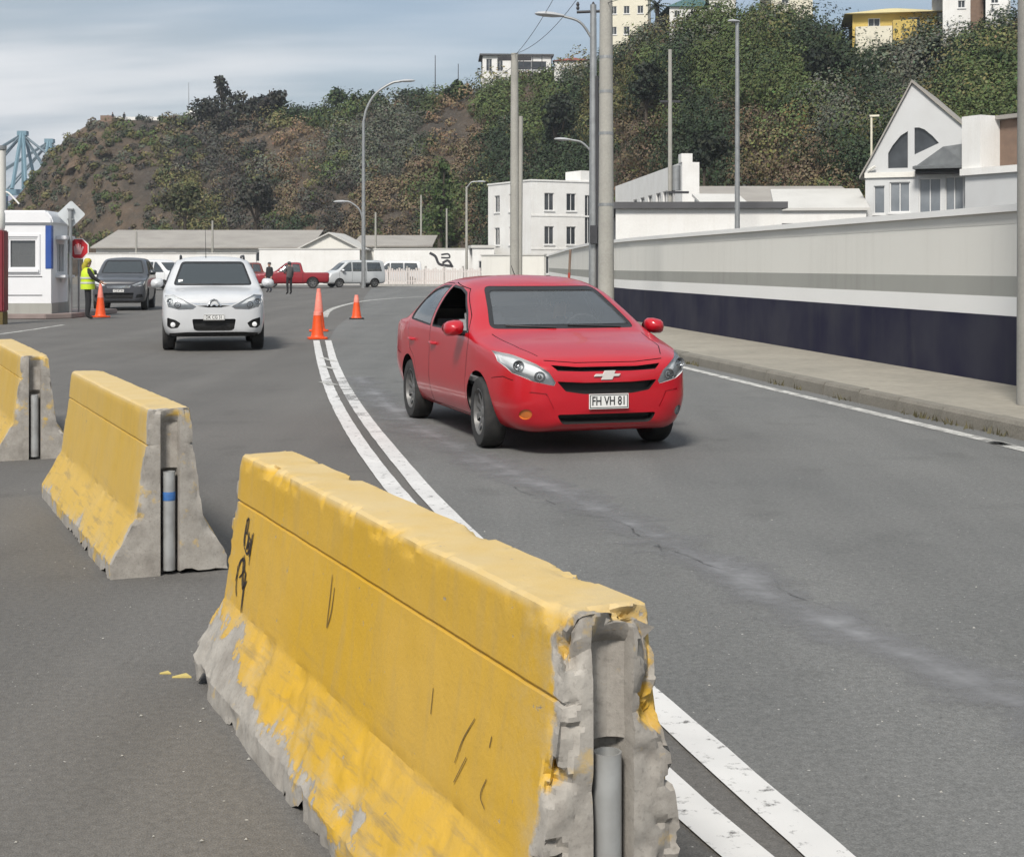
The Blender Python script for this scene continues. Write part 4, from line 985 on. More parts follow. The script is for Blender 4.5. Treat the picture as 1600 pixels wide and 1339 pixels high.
c = red; FX, RX, WR = 1.275, -1.19, 0.293
c.arches((FX, RX), .335, .30)
fo = c.front_ok
# glass
ws_ok = lambda p, n: .25 < p.x < 1.25 and n.x > .2 and n.z > .3 and p.z > .93
c.pane('windscreen', roundpoly([(-.66, 0.966), (.66, 0.966), (.515, 1.318), (-.515, 1.318)], .06, 4), 'front', M_glassf, ws_ok, .035)
rw_ok = lambda p, n: p.x < -.85 and n.x < -.2 and n.z > .2 and p.z > .99
c.pane('rear_window', roundpoly([(-.60, 1.069), (.60, 1.069), (.50, 1.309), (-.50, 1.309)], .06, 3), 'rear', M_glassf, rw_ok, .03)
WF = [(.93, 0.926), (.64, 1.092), (.28, 1.262), (.06, 1.308), (-.27, 1.325), (-.285, 0.938)]
WB = [(-.345, 0.942), (-.335, 1.321), (-.62, 1.318), (-.86, 1.278), (-1.03, 1.185), (-1.15, 1.045), (-1.16, 0.979)]
for sg in (1, -1):
    ok = c.side_ok(sg, .4, .2)
    if sg == 1: c.pane('side_window', roundpoly(WF, .03), 'side', M_glassf, ok, .018)
    else:                                                    # this front window is wound down
        k = c.region('window_seal', roundpoly(WF, .03), 'side', M_trim, ok, .003); kk_ = c.rid(); cut(c.bm, inset(roundpoly(WF, .03), .018), 'side', 0, kk_, ok, (k,))
        lay = c.bm.faces.layers.int['reg']; bmesh.ops.delete(c.bm, geom=[f for f in c.bm.faces if f[lay] == kk_], context='FACES')
    c.pane('side_window', roundpoly(WB, .03), 'side', M_glassf, ok, .018)
    ok = c.side_ok(sg, .4, .12)
    c.door('door', [(.90, 0.240), (.93, 0.550), (.99, 0.885), (.74, 1.070), (.64, 1.118), (.26, 1.294), (-.28, 1.348), (-.325, 1.332), (-.33, 0.879), (-.33, 0.240)], ok)
    c.door('door', [(-.345, 0.240), (-.345, 0.879), (-.34, 1.339), (-.64, 1.342), (-.90, 1.295), (-1.07, 1.195), (-1.19, 1.045), (-1.21, 0.879), (-1.13, 0.698), (-.95, 0.620), (-.82, 0.450), (-.79, 0.240)], ok)
# bonnet shut lines
bl = lambda p, n: n.z > .25 and p.x > .9
for sg in (1, -1):
    pth = [(1.93, .52), (1.7, .60), (1.4, .64), (1.16, .668)]
    c.region('bonnet_gap', [(x, sg*y) for x, y in pth]+[(x, sg*(y+.008)) for x, y in pth[::-1]], 'top', M_void, bl, .01)
# front
c.region('headlamp', [(.43, 0.585), (.445, 0.560), (.60, 0.595), (.73, 0.655), (.785, 0.735), (.79, 0.815), (.70, 0.795), (.57, 0.730), (.48, 0.665)], 'front', M_lamp, fo(1.45, 0.050), .035)
kl = c.n
c.region('headlamp', [(-y, z) for y, z in [(.43, 0.585), (.445, 0.560), (.60, 0.595), (.73, 0.655), (.785, 0.735), (.79, 0.815), (.70, 0.795), (.57, 0.730), (.48, 0.665)][::-1]], 'front', M_lamp, fo(1.45, 0.050), .035)
kr = c.n
c.region('upper_grille', [(-.46, 0.722), (-.41, 0.676), (-.2, .668), (.2, .668), (.41, 0.676), (.46, 0.722), (.25, 0.704), (-.25, 0.704)], 'front', M_void, fo(1.7), .05)
c.region('lower_grille', roundpoly([(-.42, .595), (-.35, .515), (-.2, .492), (.2, .492), (.35, .515), (.42, .595), (.2, .582), (-.2, .582)], .015), 'front', M_void, fo(1.7), .06)
c.region('bumper_intake', roundpoly([(-.42, .335), (-.37, .255), (.37, .255), (.42, .335)], .03), 'front', M_void, fo(1.7), .06)
c.region('bumper_crease', [(-.62, .515), (-.50, .50), (-.44, .375), (-.45, .375), (-.51, .495), (-.63, .507)], 'front', M_red, fo(1.6), .012)
c.region('bumper_crease', [(.62, .507), (.51, .495), (.45, .375), (.44, .375), (.50, .50), (.62, .515)], 'front', M_red, fo(1.6), .012)
for sg in (1, -1):
    c.region('fog_lamp', circ(sg*.645, .335, .042, 14), 'front', M_amber if sg < 0 else M_lampd, fo(1.6, .05), .012)
    c.region('tail_lamp', [(sg*.46, 0.716), (sg*.74, 0.734), (sg*.735, 0.906), (sg*.5, 0.879)][::sg], 'rear', M_redlamp, lambda p, n: p.x < -1.75 and n.x < -.05, .004)
c.region('bonnet_gap', [(-.50, .752), (-.25, .733), (.25, .733), (.50, .752), (.50, .758), (.25, .739), (-.25, .739), (-.50, .758)], 'front', M_void, fo(1.6, .05), .008)
for sg in (1, -1):
    ok = c.side_ok(sg, .35, .05)
    c.region('bumper_gap', [(1.60, .595), (1.60, .60), (1.80, .625), (1.93, .60), (1.93, .594), (1.80, .618)], 'side', M_void, ok, .008)
    c.region('bumper_gap', [(-1.52, .62), (-1.52, .626), (-1.85, .66), (-1.85, .654)], 'side', M_void, ok, .008)
    c.region('wing_gap', [(1.00, .885), (1.006, .885), (.95, .56), (.944, .56)], 'side', M_void, ok, .006)
YAW = R(17.2)
FLp = ground(772, 699); fw = Vector((math.sin(YAW), -math.cos(YAW), 0)); vr = Vector((math.cos(YAW), math.sin(YAW), 0))   # viewer's right when facing the car
centre = FLp+vr*.74-fw*FX+Vector((-.05, 0, 0))
rr = c.finish((centre.x, centre.y, 0.004), YAW)

for x, st in ((FX, R(-3)), (RX, 0)):
    for sg in (1, -1): wheel(rr, x, sg*.735, WR, .19, st)
HL = [(.43, 0.585), (.445, 0.560), (.60, 0.595), (.73, 0.655), (.785, 0.735), (.79, 0.815), (.70, 0.795), (.57, 0.730), (.48, 0.665)]
def lens_cover(car, poly, sg, parent, off=-.004, n=9, m=None):
    """clear cover following the body surface over a lamp"""
    pts = [(sg*y, z) for y, z in poly]; cy_ = sum(p[0] for p in pts)/len(pts); cz_ = sum(p[1] for p in pts)/len(pts)
    g = G(); vs = []; m_ = 4; k = len(pts)
    for j in range(m_):
        t = 1-j/m_*.92
        for y, z in pts: yy, zz = cy_+(y-cy_)*t, cz_+(z-cz_)*t; vs.append((car.hit(yy, zz)+off, yy, zz))
    fs = [(j*k+i, j*k+(i+1) % k, (j+1)*k+(i+1) % k, (j+1)*k+i) for j in range(m_-1) for i in range(k)]+[tuple((m_-1)*k+i for i in range(k))]
    g.add(vs, fs); return g.build('lens', m or M_lens, parent, smooth=60)
def bowls(car, spots, sg, parent, back=.03):
    for y, z, r in spots:
        x = car.hit(sg*y, z)-back
        nrm = Vector((1, sg*.25, 0.1)).normalized(); Mx = Matrix.Translation((x, sg*y, z)) @ nrm.to_track_quat('Z', 'Y').to_matrix().to_4x4()
        g = G(); g.lathe([(r, .012), (r*.97, .018), (r*.90, .012), (r*.6, -.008), (r*.25, -.012)], 20, Mx); g.build('lamp_bowl', M_lampd, parent, smooth=40, fix=False)
        g = G(); g.lathe([(r*.42, -.006), (r*.38, .008), (r*.2, .016), (0.001, .018)], 14, Mx); g.build('bulb', M_chrome, parent, smooth=60, fix=False)
def lamp_of(root, sg):
    return [o for o in root.children if o.name.startswith('headlamp') and o.data.vertices[0].co.y*sg > 0][0]
for sg in (1, -1):
    lp = lamp_of(rr, sg); bowls(c, ((.545, .628, .045), (.685, .71, .045)), sg, lp); lens_cover(c, HL, sg, lp)
def plate(car, z0, z1, hw, txt, parent, size, txtsx=1.0, y0=0, lower=None):
    x = max(car.hit(y0, z0), car.hit(y0, z1), car.hit(y0+hw*.6, (z0+z1)/2))+.004; g = G(); g.box(x, x+.008, y0-hw, y0+hw, z0, z1); p = g.build('number_plate', M_plate, parent)
    t = text_obj('plate_characters', txt, size, M_ink, p, (x+.0095, y0, (z0+z1)/2), (R(90), 0, R(90)), .001, txtsx)
    g = G(); q = .006; g.box(x+.0081, x+.0092, y0-hw+q, y0+hw-q, z1-2*q, z1-q); g.box(x+.0081, x+.0092, y0-hw+q, y0+hw-q, z0+q, z0+2*q); g.box(x+.0081, x+.0092, y0-hw+q, y0-hw+2*q, z0+2*q, z1-2*q); g.box(x+.0081, x+.0092, y0+hw-2*q, y0+hw-q, z0+2*q, z1-2*q); g.build('plate_border', M_ink, p)
plate(c, .375, .492, .165, 'FH VH 81', rr, .098, .72)
# gold-silver bow-tie badge on the grille bar
x = c.hit(0, .64)+.004
g = G(); g.prism([(-.105, .008), (-.045, .008), (-.032, .034), (.062, .034), (.048, .008), (.105, .008), (.088, -.012), (.045, -.012), (.032, -.038), (-.062, -.038), (-.048, -.012), (-.122, -.012)], 0, .012, 'X', Matrix.Translation((x, 0, .640)))
g.build('badge', mat('badge_silver', (0.78, 0.74, 0.70), 0.3, metal=0.3), rr, bevel=.002)
# door mirrors, handles, wipers, aerial
def mirror(car, root, x, z, sg, body, s=1.0, name='door_mirror'):
    y = car.hit_side(x, z-.06*s, sg); g = G()
    vs = []; n = 12; prof = [(-.015, .5), (.0, .85), (.04, 1.0), (.09, .95), (.13, .75), (.155, .4), (.165, .02)]
    for dx, k in prof:
        for i in range(n):
            a = 2*math.pi*i/n; q = abs(math.cos(a))**.7*math.copysign(1, math.cos(a)); w = abs(math.sin(a))**.7*math.copysign(1, math.sin(a))
            vs.append((x-.05+dx*s, y+sg*(.095*s+.092*s*k*q), z+.035*s+.072*s*k*w-.01*q*k))
    fs = [(j*n+i, j*n+(i+1) % n, (j+1)*n+(i+1) % n, (j+1)*n+i) for j in range(len(prof)-1) for i in range(n)]+[tuple(range(n))]
    g.add(vs, fs); m = g.build(name, body, root, smooth=60)
    g = G(); g.tube([(x, y-sg*.02, z-.02*s), (x, y+sg*.06*s, z-.01*s)], .022*s, 8); g.build('mirror_stalk', M_trim, m, smooth=60)
    g = G(); g.lathe([(.001, -.017*s), (.062*s, -.017*s)], 14, Matrix.Translation((x-.05, y+sg*.095*s, z+.035*s)) @ Matrix.Rotation(R(90), 4, 'Y') @ Matrix.Scale(1.5, 4, (0, 1, 0))); g.build('mirror_glass', M_chrome, m, fix=False)
for sg in (1, -1): mirror(c, rr, .84, .935, sg, M_red, .95)
for sg in (1, -1):
    for x in (-.18, -1.02):
        y = c.hit_side(x, .79, sg); g = G(); g.tube([(x+.085, y-sg*.005, .79), (x+.06, y+sg*.028, .79), (x-.06, y+sg*.028, .792), (x-.085, y-sg*.005, .792)], .014, 8); g.build('door_handle', M_red, rr, smooth=60)
for y0, y1 in ((.50, .02), (-.10, -.52)):
    def wsx(y, z): return c.hit(y, z)+.012
    g = G(); g.tube([(wsx(y0, .975), y0, .975), (wsx((y0+y1)/2, .985), (y0+y1)/2, .985), (wsx(y1, .995), y1, .995)], .009, 6); g.build('wiper', M_trim, rr)
g = G(); g.tube([(-.35, 0, 1.40), (-.47, 0, 1.50)], [.006, .003], 6); g.build('aerial', M_trim, rr)
# cabin
g = G(); g.prism([(1.20, .55), (1.16, .895), (.92, .925), (.74, .90), (.60, .80), (.65, .55)], -.70, .70, 'Y'); g.build('dashboard', M_trim, rr, smooth=40)
for sg in (1, -1):
    M_ = Matrix.Translation((-.08, sg*.35, .62)) @ Matrix.Rotation(R(-18), 4, 'Y')
    st = rbox('seat_back', M_seat, rr, -.07, .07, -.24, .24, -.1, .46, .06, M_); rbox('headrest', M_seat, st, -.05, .05, -.12, .12, .49, .64, .04, M_); rbox('seat_cushion', M_seat, rr, -.15, .36, sg*.35-.25, sg*.35+.25, .42, .56, .05)
rbox('rear_bench', M_seat, rr, -1.12, -1.0, -.62, .62, .5, .98, .05); 
g = G()
for a in range(24):
    pass
t_ = [Vector((.62, .35+.18*math.cos(a), .90+.18*math.sin(a)*.9)) + Vector((-.18*math.sin(a)*.35, 0, 0)) for a in [2*math.pi*i/20 for i in range(21)]]
g.tube(t_, .015, 6, False); g.build('steering_wheel', M_trim, rr, smooth=60)
rbox('rear_view_mirror', M_trim, rr, .42, .44, -.10, .10, 1.21, 1.262, .008)
g = G(); g.add([(1.13, -.50, .935), (1.13, -.28, .935), (1.00, -.28, .985), (1.00, -.50, .985)], [(0, 1, 2, 3)]); g.build('windscreen_paper', mat('paper', (0.75, 0.75, 0.73), 0.9, var=0.6, vscale=30), rr, fix=False)

# ---- generic details
def simple_car(name, label, cat, rows, body, feats, arch, loc, yaw, wheels, group=None, per=5, nv=36, linery=.78):
    k = Car(name, label, cat, rows, body, per, nv, group); k.linery = linery; k.zb = .27; k.arches(*arch); feats(k); r = k.finish(loc, yaw)
    for x, y, rad, w in wheels:
        for sg in (1, -1): wheel(r, x, sg*y, rad, w, 0, 6, True)
    return k, r

# ---- the white sport utility car
M_wht = paint('white_car_paint', (0.56, 0.57, 0.58), 0.35, 0.4)
srows = [(2.30, .60, .02, .02, .64, .02, .67, .015, .68, .69), (2.29, .45, .32, .39, .6, .37, .76, .30, .82, .84), (2.26, .34, .57, .65, .6, .62, .83, .52, .895, .92), (2.18, .28, .72, .80, .6, .78, .88, .64, .955, .985), (2.03, .255, .79, .865, .62, .845, .93, .69, 1.0, 1.035),
         (1.75, .25, .83, .89, .64, .875, .975, .715, 1.04, 1.08), (1.35, .25, .84, .90, .66, .885, 1.02, .735, 1.075, 1.115), (1.10, .25, .84, .90, .66, .885, 1.04, .75, 1.095, 1.135), (.98, .25, .84, .90, .66, .885, 1.05, .74, 1.135, 1.19), (.65, .25, .84, .90, .66, .885, 1.06, .69, 1.36, 1.425),
         (.35, .25, .84, .90, .66, .885, 1.07, .64, 1.545, 1.61), (0, .25, .84, .90, .66, .885, 1.08, .62, 1.62, 1.685), (-1.2, .25, .84, .90, .66, .885, 1.09, .62, 1.62, 1.69), (-1.8, .26, .83, .895, .66, .88, 1.10, .61, 1.56, 1.63), (-2.1, .30, .80, .87, .66, .85, 1.08, .63, 1.30, 1.36),
         (-2.25, .34, .74, .81, .66, .79, 1.0, .64, 1.08, 1.105), (-2.3, .5, .5, .55, .7, .53, .9, .4, .95, .965), (-2.31, .7, .02, .02, .72, .02, .75, .015, .76, .765)]
SL = [(.30, .79), (.36, .745), (.60, .735), (.78, .78), (.845, .90), (.84, .985), (.70, 1.0), (.55, .925), (.42, .85)]
def suv_feats(k, wild=True):
    k.pane('windscreen', roundpoly([(-.715, 1.145), (.715, 1.145), (.565, 1.585), (-.565, 1.585)], .07, 4), 'front', M_glassd, lambda p, n: .2 < p.x < 1.15 and n.x > .2 and n.z > .25 and p.z > 1.1, .03)
    for sg in (1, -1):
        ok = k.side_ok(sg, .4, .2)
        k.pane('side_window', roundpoly([(.86, 1.10), (.30, 1.50), (.05, 1.575), (-.15, 1.58), (-.16, 1.11)], .03), 'side', M_glassd, ok)
        k.pane('side_window', roundpoly([(-.24, 1.11), (-.23, 1.585), (-1.05, 1.585), (-1.08, 1.12)], .03), 'side', M_glassd, ok)
        k.pane('quarter_window', roundpoly([(-1.18, 1.13), (-1.15, 1.58), (-1.70, 1.54), (-1.88, 1.2)], .03), 'side', M_glassd, ok)
        ok = k.side_ok(sg, .4, .1)
        k.door('door', [(.98, .36), (.98, 1.0), (.90, 1.075), (.30, 1.535), (.03, 1.605), (-.185, 1.61), (-.195, .36)], ok); k.door('door', [(-.21, .36), (-.20, 1.61), (-1.09, 1.61), (-1.12, 1.0), (-.98, .8), (-.92, .36)], ok)
        k.region('headlamp', [(sg*y, z) for y, z in SL][::sg], 'front', M_lamp, k.front_ok(1.5, .04), .03)
        k.region('fog_lamp_recess', roundpoly([(sg*.57, .50), (sg*.66, .56), (sg*.80, .60), (sg*.80, .45), (sg*.74, .41), (sg*.62, .42)][::sg], .02), 'front', M_void, k.front_ok(1.6, .04), .03)
    k.region('upper_grille', [(-.29, .80), (-.10, .775), (.10, .775), (.29, .80), (.10, .815), (-.10, .815)], 'front', M_trim, k.front_ok(1.9), .02)
    k.region('chrome_wing', [(-.40, .855), (-.12, .84), (-.12, .825), (-.30, .822)], 'front', M_chrome, k.front_ok(1.9), .003); k.region('chrome_wing', [(.30, .822), (.12, .825), (.12, .84), (.40, .855)], 'front', M_chrome, k.front_ok(1.9), .003)
    k.region('lower_grille', roundpoly([(-.375, .575), (-.345, .39), (-.28, .365), (.28, .365), (.345, .39), (.375, .575)], .03), 'front', M_void, k.front_ok(1.8), .07)
    k.region('skid_lip', [(-.78, .24), (.78, .24), (.76, .325), (.5, .345), (-.5, .345), (-.76, .325)], 'front', M_trim, k.front_ok(1.8, .02), .012)
sp = ground(336, 546); SY = R(12.3)
def suv_extra(k, r, body, txt=None, rails=True, badge=True):
    for sg in (1, -1):
        lp = lamp_of(r, sg); bowls(k, ((.62, .82, .06), (.75, .88, .055)), sg, lp); lens_cover(k, SL, sg, lp)
        mirror(k, r, .80, 1.14, sg, body, 1.25)
        x = k.hit(sg*.72, .50)-.02; g = G(); g.lathe([(.045, 0), (.04, .02), (.001, .03)], 14, Matrix.Translation((x, sg*.70, .475)) @ Matrix.Rotation(R(90), 4, 'Y')); g.build('fog_lamp', M_lamp, r, smooth=60)
        if rails:
            g = G(); g.tube([(.15, sg*.585, 1.60), (.08, sg*.585, 1.655), (-.1, sg*.585, 1.69), (-1.3, sg*.585, 1.69), (-1.5, sg*.585, 1.66), (-1.6, sg*.585, 1.58)], .022, 8); g.build('roof_rail', M_trim, r, smooth=60)
    if badge:
        x = k.hit(0, .85)+.006; g = G(); pts = [(-.115, .80), (-.085, .845), (-.05, .895), (0, .912), (.05, .895), (.085, .845), (.115, .80)]
        g.tube([(k.hit(y, z)+.012, y, z) for y, z in pts], .016, 6); g.tube([(k.hit(y, z)+.012, y, z) for y, z in ((-.06, .80), (0, .83), (.06, .80))], .012, 6); g.build('badge', M_chrome, r, smooth=60)
    if txt: plate(k, .555, .655, .18, txt, r, .085, .78)
suv, sr = simple_car('white_car', 'white off-road car with roof rails coming head on between barriers and cones', 'car', srows, M_wht, suv_feats, ((1.40, -1.30), .41, .37), (sp.x-.34, sp.y+1.42, 0.002), SY, ((1.40, .78, .365, .22), (-1.30, .78, .365, .22)), per=6, nv=44, linery=.84)
suv_extra(suv, sr, M_wht, 'DK CG 31')
g = G(); g.box(-.04, .04, -.002, .002, -.04, .04); q_ = g.build('windscreen_sticker', M_plate, sr); q_.location = (suv.hit(-.58, 1.22)-.012, -.58, 1.22); q_.rotation_euler = (R(-38), 0, R(90))
g = G(); g.tube([(.20, -.12, 1.64), (.18, -.12, 1.70), (.02, -.13, 2.25)], [.012, .006, .003], 6); g.build('aerial', M_trim, sr)
for y0, y1 in ((.55, -.0), (-.05, -.6)):
    g = G(); g.tube([(suv.hit(y0, 1.155)+.012, y0, 1.155), (suv.hit(y1, 1.175)+.012, y1, 1.175)], .010, 6); g.build('wiper', M_trim, sr)

# ---- dark people carrier behind the worker
M_dk = paint('dark_grey_car_paint', (0.055, 0.058, 0.066), 0.32, 0.5)
drows = [(x, zb, wb, wm, zm, ws, zs+.06*(zs > .9), wt+.03*(wt > .3), zte*(1.07 if zte > 1.1 else 1.05), zt*(1.07 if zt > 1.1 else 1.05)) for x, zb, wb, wm, zm, ws, zs, wt, zte, zt in srows]
def dk_feats(k):
    k.pane('windscreen', roundpoly([(-.72, 1.25), (.72, 1.25), (.59, 1.70), (-.59, 1.70)], .07, 4), 'front', M_glassd, lambda p, n: .2 < p.x < 1.15 and n.x > .2 and n.z > .25 and p.z > 1.18, .03)
    for sg in (1, -1):
        ok = k.side_ok(sg, .4, .2)
        k.pane('side_window', roundpoly([(.84, 1.20), (.30, 1.60), (.05, 1.68), (-.15, 1.68), (-.16, 1.19)], .03), 'side', M_glassd, ok); k.pane('side_window', roundpoly([(-.24, 1.19), (-.23, 1.68), (-1.05, 1.68), (-1.08, 1.19)], .03), 'side', M_glassd, ok)
        k.region('headlamp', [(sg*y, z) for y, z in [(.42, .86), (.55, .80), (.80, .85), (.85, 1.0), (.70, .98)]][::sg], 'front', M_lamp, k.front_ok(1.5, .04), .02)
        k.region('fog_lamp_recess', roundpoly([(sg*.55, .42), (sg*.78, .44), (sg*.76, .56), (sg*.60, .54)][::sg], .02), 'front', M_void, k.front_ok(1.6, .04), .03)
    k.region('upper_grille', [(-.40, .84), (-.36, .76), (.36, .76), (.40, .84)], 'front', M_chrome, k.front_ok(1.9), .015)
    k.region('lower_grille', roundpoly([(-.5, .60), (-.45, .40), (.45, .40), (.5, .60)], .03), 'front', M_void, k.front_ok(1.8), .06)
dp = ground(186, 485)
dkc, dr = simple_car('dark_grey_car', 'dark grey people carrier waiting beside the worker in the yellow vest', 'car', drows, M_dk, dk_feats, ((1.40, -1.30), .41, .37), (dp.x-.20, dp.y+1.6, 0.002), R(9), ((1.40, .78, .365, .22), (-1.30, .78, .365, .22)), per=4, nv=32, linery=.84)
for sg in (1, -1): mirror(dkc, dr, .80, 1.24, sg, M_dk, 1.2); lens_cover(dkc, [(.42, .86), (.55, .80), (.80, .85), (.85, 1.0), (.70, .98)], sg, lamp_of(dr, sg))
plate(dkc, .62, .72, .18, 'CZ BT 54', dr, .085, .78)

# ---- pick-ups and vans parked at the far side, seen from the side
def prof_rows(pr):
    out = []
    for x, zb, zs, zte, zt, w, wt in pr: out.append((x, zb, w*.93, w, (zb+zs)*.52, w*.98, zs, wt, zte, zt))
    return out
pick = prof_rows([(2.55, .58, .62, .63, .64, .02, .015), (2.54, .44, .72, .79, .81, .42, .34), (2.50, .36, .80, .87, .90, .66, .55), (2.38, .32, .86, .93, .97, .80, .66), (2.1, .30, .90, .98, 1.02, .86, .70), (1.5, .30, .98, 1.05, 1.09, .88, .72), (1.2, .30, 1.0, 1.08, 1.12, .88, .73), (1.05, .3, 1.02, 1.14, 1.19, .88, .72), (.60, .3, 1.04, 1.48, 1.54, .88, .63), (.30, .3, 1.05, 1.66, 1.72, .88, .60), (-.3, .3, 1.05, 1.70, 1.76, .88, .60), (-.62, .3, 1.05, 1.66, 1.72, .88, .60), (-.74, .3, 1.05, 1.40, 1.44, .88, .65), (-.82, .3, 1.05, 1.14, 1.15, .88, .80), (-.95, .32, 1.0, 1.06, 1.06, .88, .84), (-2.4, .36, 1.0, 1.06, 1.06, .87, .83), (-2.52, .42, .96, 1.03, 1.03, .84, .80), (-2.55, .55, .85, .93, .93, .70, .66), (-2.56, .7, .74, .75, .76, .02, .015)])
def pick_feats(k):
    k.pane('windscreen', roundpoly([(-.68, 1.16), (.68, 1.16), (.56, 1.66), (-.56, 1.66)], .06), 'front', M_glassd, lambda p, n: .1 < p.x < 1.2 and n.x > .2 and n.z > .2 and p.z > 1.13, .02)
    for sg in (1, -1):
        ok = k.side_ok(sg, .4, .2)
        k.pane('side_window', roundpoly([(.92, 1.10), (.40, 1.56), (.15, 1.64), (-.02, 1.65), (-.02, 1.10)], .03), 'side', M_glassd, ok); k.pane('side_window', roundpoly([(-.08, 1.10), (-.08, 1.65), (-.55, 1.62), (-.64, 1.10)], .03), 'side', M_glassd, ok)
        ok = k.side_ok(sg, .4, .1); k.door('door', [(1.0, .42), (1.0, 1.06), (.40, 1.6), (.15, 1.67), (-.04, 1.68), (-.05, .42)], ok, .012); k.region('bed_gap', [(-.80, .4), (-.80, 1.04), (-.775, 1.04), (-.775, .4)], 'side', M_void, ok, .02)
        k.region('headlamp', [(sg*.5, .75), (sg*.78, .73), (sg*.80, .90), (sg*.52, .88)][::sg], 'front', M_lamp, k.front_ok(1.8, .04), .02)
        k.region('tail_lamp', [(sg*.62, .66), (sg*.80, .66), (sg*.80, .98), (sg*.64, .98)][::sg], 'rear', M_redlamp, lambda p, n: p.x < -2.2 and n.x < -.04, .004)
    k.region('upper_grille', [(-.45, .86), (-.42, .72), (.42, .72), (.45, .86)], 'front', M_void, k.front_ok(2.0), .03)
    k.region('load_bed', roundpoly([(-.98, -.74), (-2.40, -.74), (-2.40, .74), (-.98, .74)], .04), 'top', M_void, lambda p, n: p.x < -.9 and n.z > .6, .42, direction=Vector((0, 0, -1)))
van = prof_rows([(2.15, .55, .6, .61, .62, .02, .015), (2.14, .40, .74, .80, .82, .44, .36), (2.10, .30, .84, .92, .95, .68, .55), (1.95, .26, .92, 1.04, 1.08, .80, .64), (1.6, .25, 1.0, 1.16, 1.21, .84, .68), (1.35, .25, 1.04, 1.30, 1.36, .85, .68), (.9, .25, 1.06, 1.66, 1.73, .85, .66), (.5, .25, 1.08, 1.84, 1.90, .85, .66), (-1.6, .25, 1.08, 1.86, 1.92, .85, .66), (-2.0, .28, 1.06, 1.78, 1.84, .84, .65), (-2.1, .34, 1.0, 1.2, 1.24, .80, .66), (-2.14, .5, .8, .9, .92, .6, .5), (-2.15, .7, .73, .74, .75, .02, .015)])
def van_feats(k):
    k.pane('windscreen', roundpoly([(-.66, 1.22), (.66, 1.22), (.60, 1.72), (-.60, 1.72)], .07), 'front', M_glassd, lambda p, n: .5 < p.x < 1.75 and n.x > .2 and n.z > .2 and p.z > 1.18, .025)
    for sg in (1, -1):
        ok = k.side_ok(sg, .4, .2)
        for P_ in ([(1.30, 1.12), (.88, 1.52), (.62, 1.74), (.45, 1.76), (.45, 1.12)], [(.36, 1.12), (.36, 1.76), (-.62, 1.76), (-.62, 1.12)], [(-.72, 1.12), (-.72, 1.76), (-1.70, 1.74), (-1.85, 1.14)]): k.pane('side_window', roundpoly(P_, .04), 'side', M_glassd, ok)
        ok = k.side_ok(sg, .4, .1); k.door('door', [(1.36, .38), (1.36, 1.1), (.9, 1.56), (.62, 1.79), (.40, 1.80), (.40, .38)], ok, .012); k.region('slide_door_gap', [(-.68, .4), (-.68, 1.80), (-.655, 1.80), (-.655, .4)], 'side', M_void, ok, .02)
        k.region('headlamp', [(sg*.45, .72), (sg*.76, .72), (sg*.80, .92), (sg*.55, .88)][::sg], 'front', M_lamp, k.front_ok(1.5, .04), .02)
    k.region('upper_grille', [(-.40, .78), (-.36, .68), (.36, .68), (.40, .78)], 'front', M_void, k.front_ok(1.7), .03)
    k.region('lower_grille', [(-.5, .50), (-.45, .36), (.45, .36), (.5, .50)], 'front', M_void, k.front_ok(1.7), .03)
M_mar = paint('maroon_paint', (0.26, 0.012, 0.02), 0.35, 0.4); M_brn = paint('brown_paint', (0.16, 0.035, 0.025), 0.4, 0.3); M_sil = paint('silver_paint', (0.50, 0.52, 0.53), 0.35, 0.4); M_pwht = paint('van_white_paint', (0.70, 0.71, 0.72), 0.35, 0.4)
def lowres(name, label, rows, body, feats, px, D, yaw, wh, arch, group='vehicles parked at the far side', cat='car', lin=.80):
    k, r = simple_car(name, label, cat, rows, body, feats, arch, (gx(px, D), D, 0.002), yaw, wh, group, 4, 30, lin); return k, r
pw = ((1.55, .76, .36, .22), (-1.45, .76, .36, .22)); pa = ((1.55, -1.45), .42, .37)
vw = ((1.35, .72, .31, .19), (-1.30, .72, .31, .19)); va = ((1.35, -1.30), .36, .31)
lowres('red_pickup', 'dark red pick-up truck parked side-on across the yard', pick, M_mar, pick_feats, 455, 100, R(-82), pw, pa, cat='pickup truck')
lowres('brown_pickup', 'brown pick-up half hidden behind the white car', pick, M_brn, pick_feats, 392, 104, R(-75), pw, pa, cat='pickup truck')
k_, r_ = lowres('silver_van', 'silver van parked behind the tall street light', van, M_sil, van_feats, 552, 104, R(-62), vw, va, cat='van')
for sg in (1, -1): mirror(k_, r_, 1.10, 1.16, sg, M_sil, 1.2)
lowres('white_van', 'white van seen between the dark car and the white car', van, M_pwht, van_feats, 246, 92, R(60), vw, va, cat='van')
lowres('white_van', 'pale van parked behind the low fence, right of the tall street light', van, M_pwht, van_feats, 618, 119, R(-86), vw, va, cat='van')
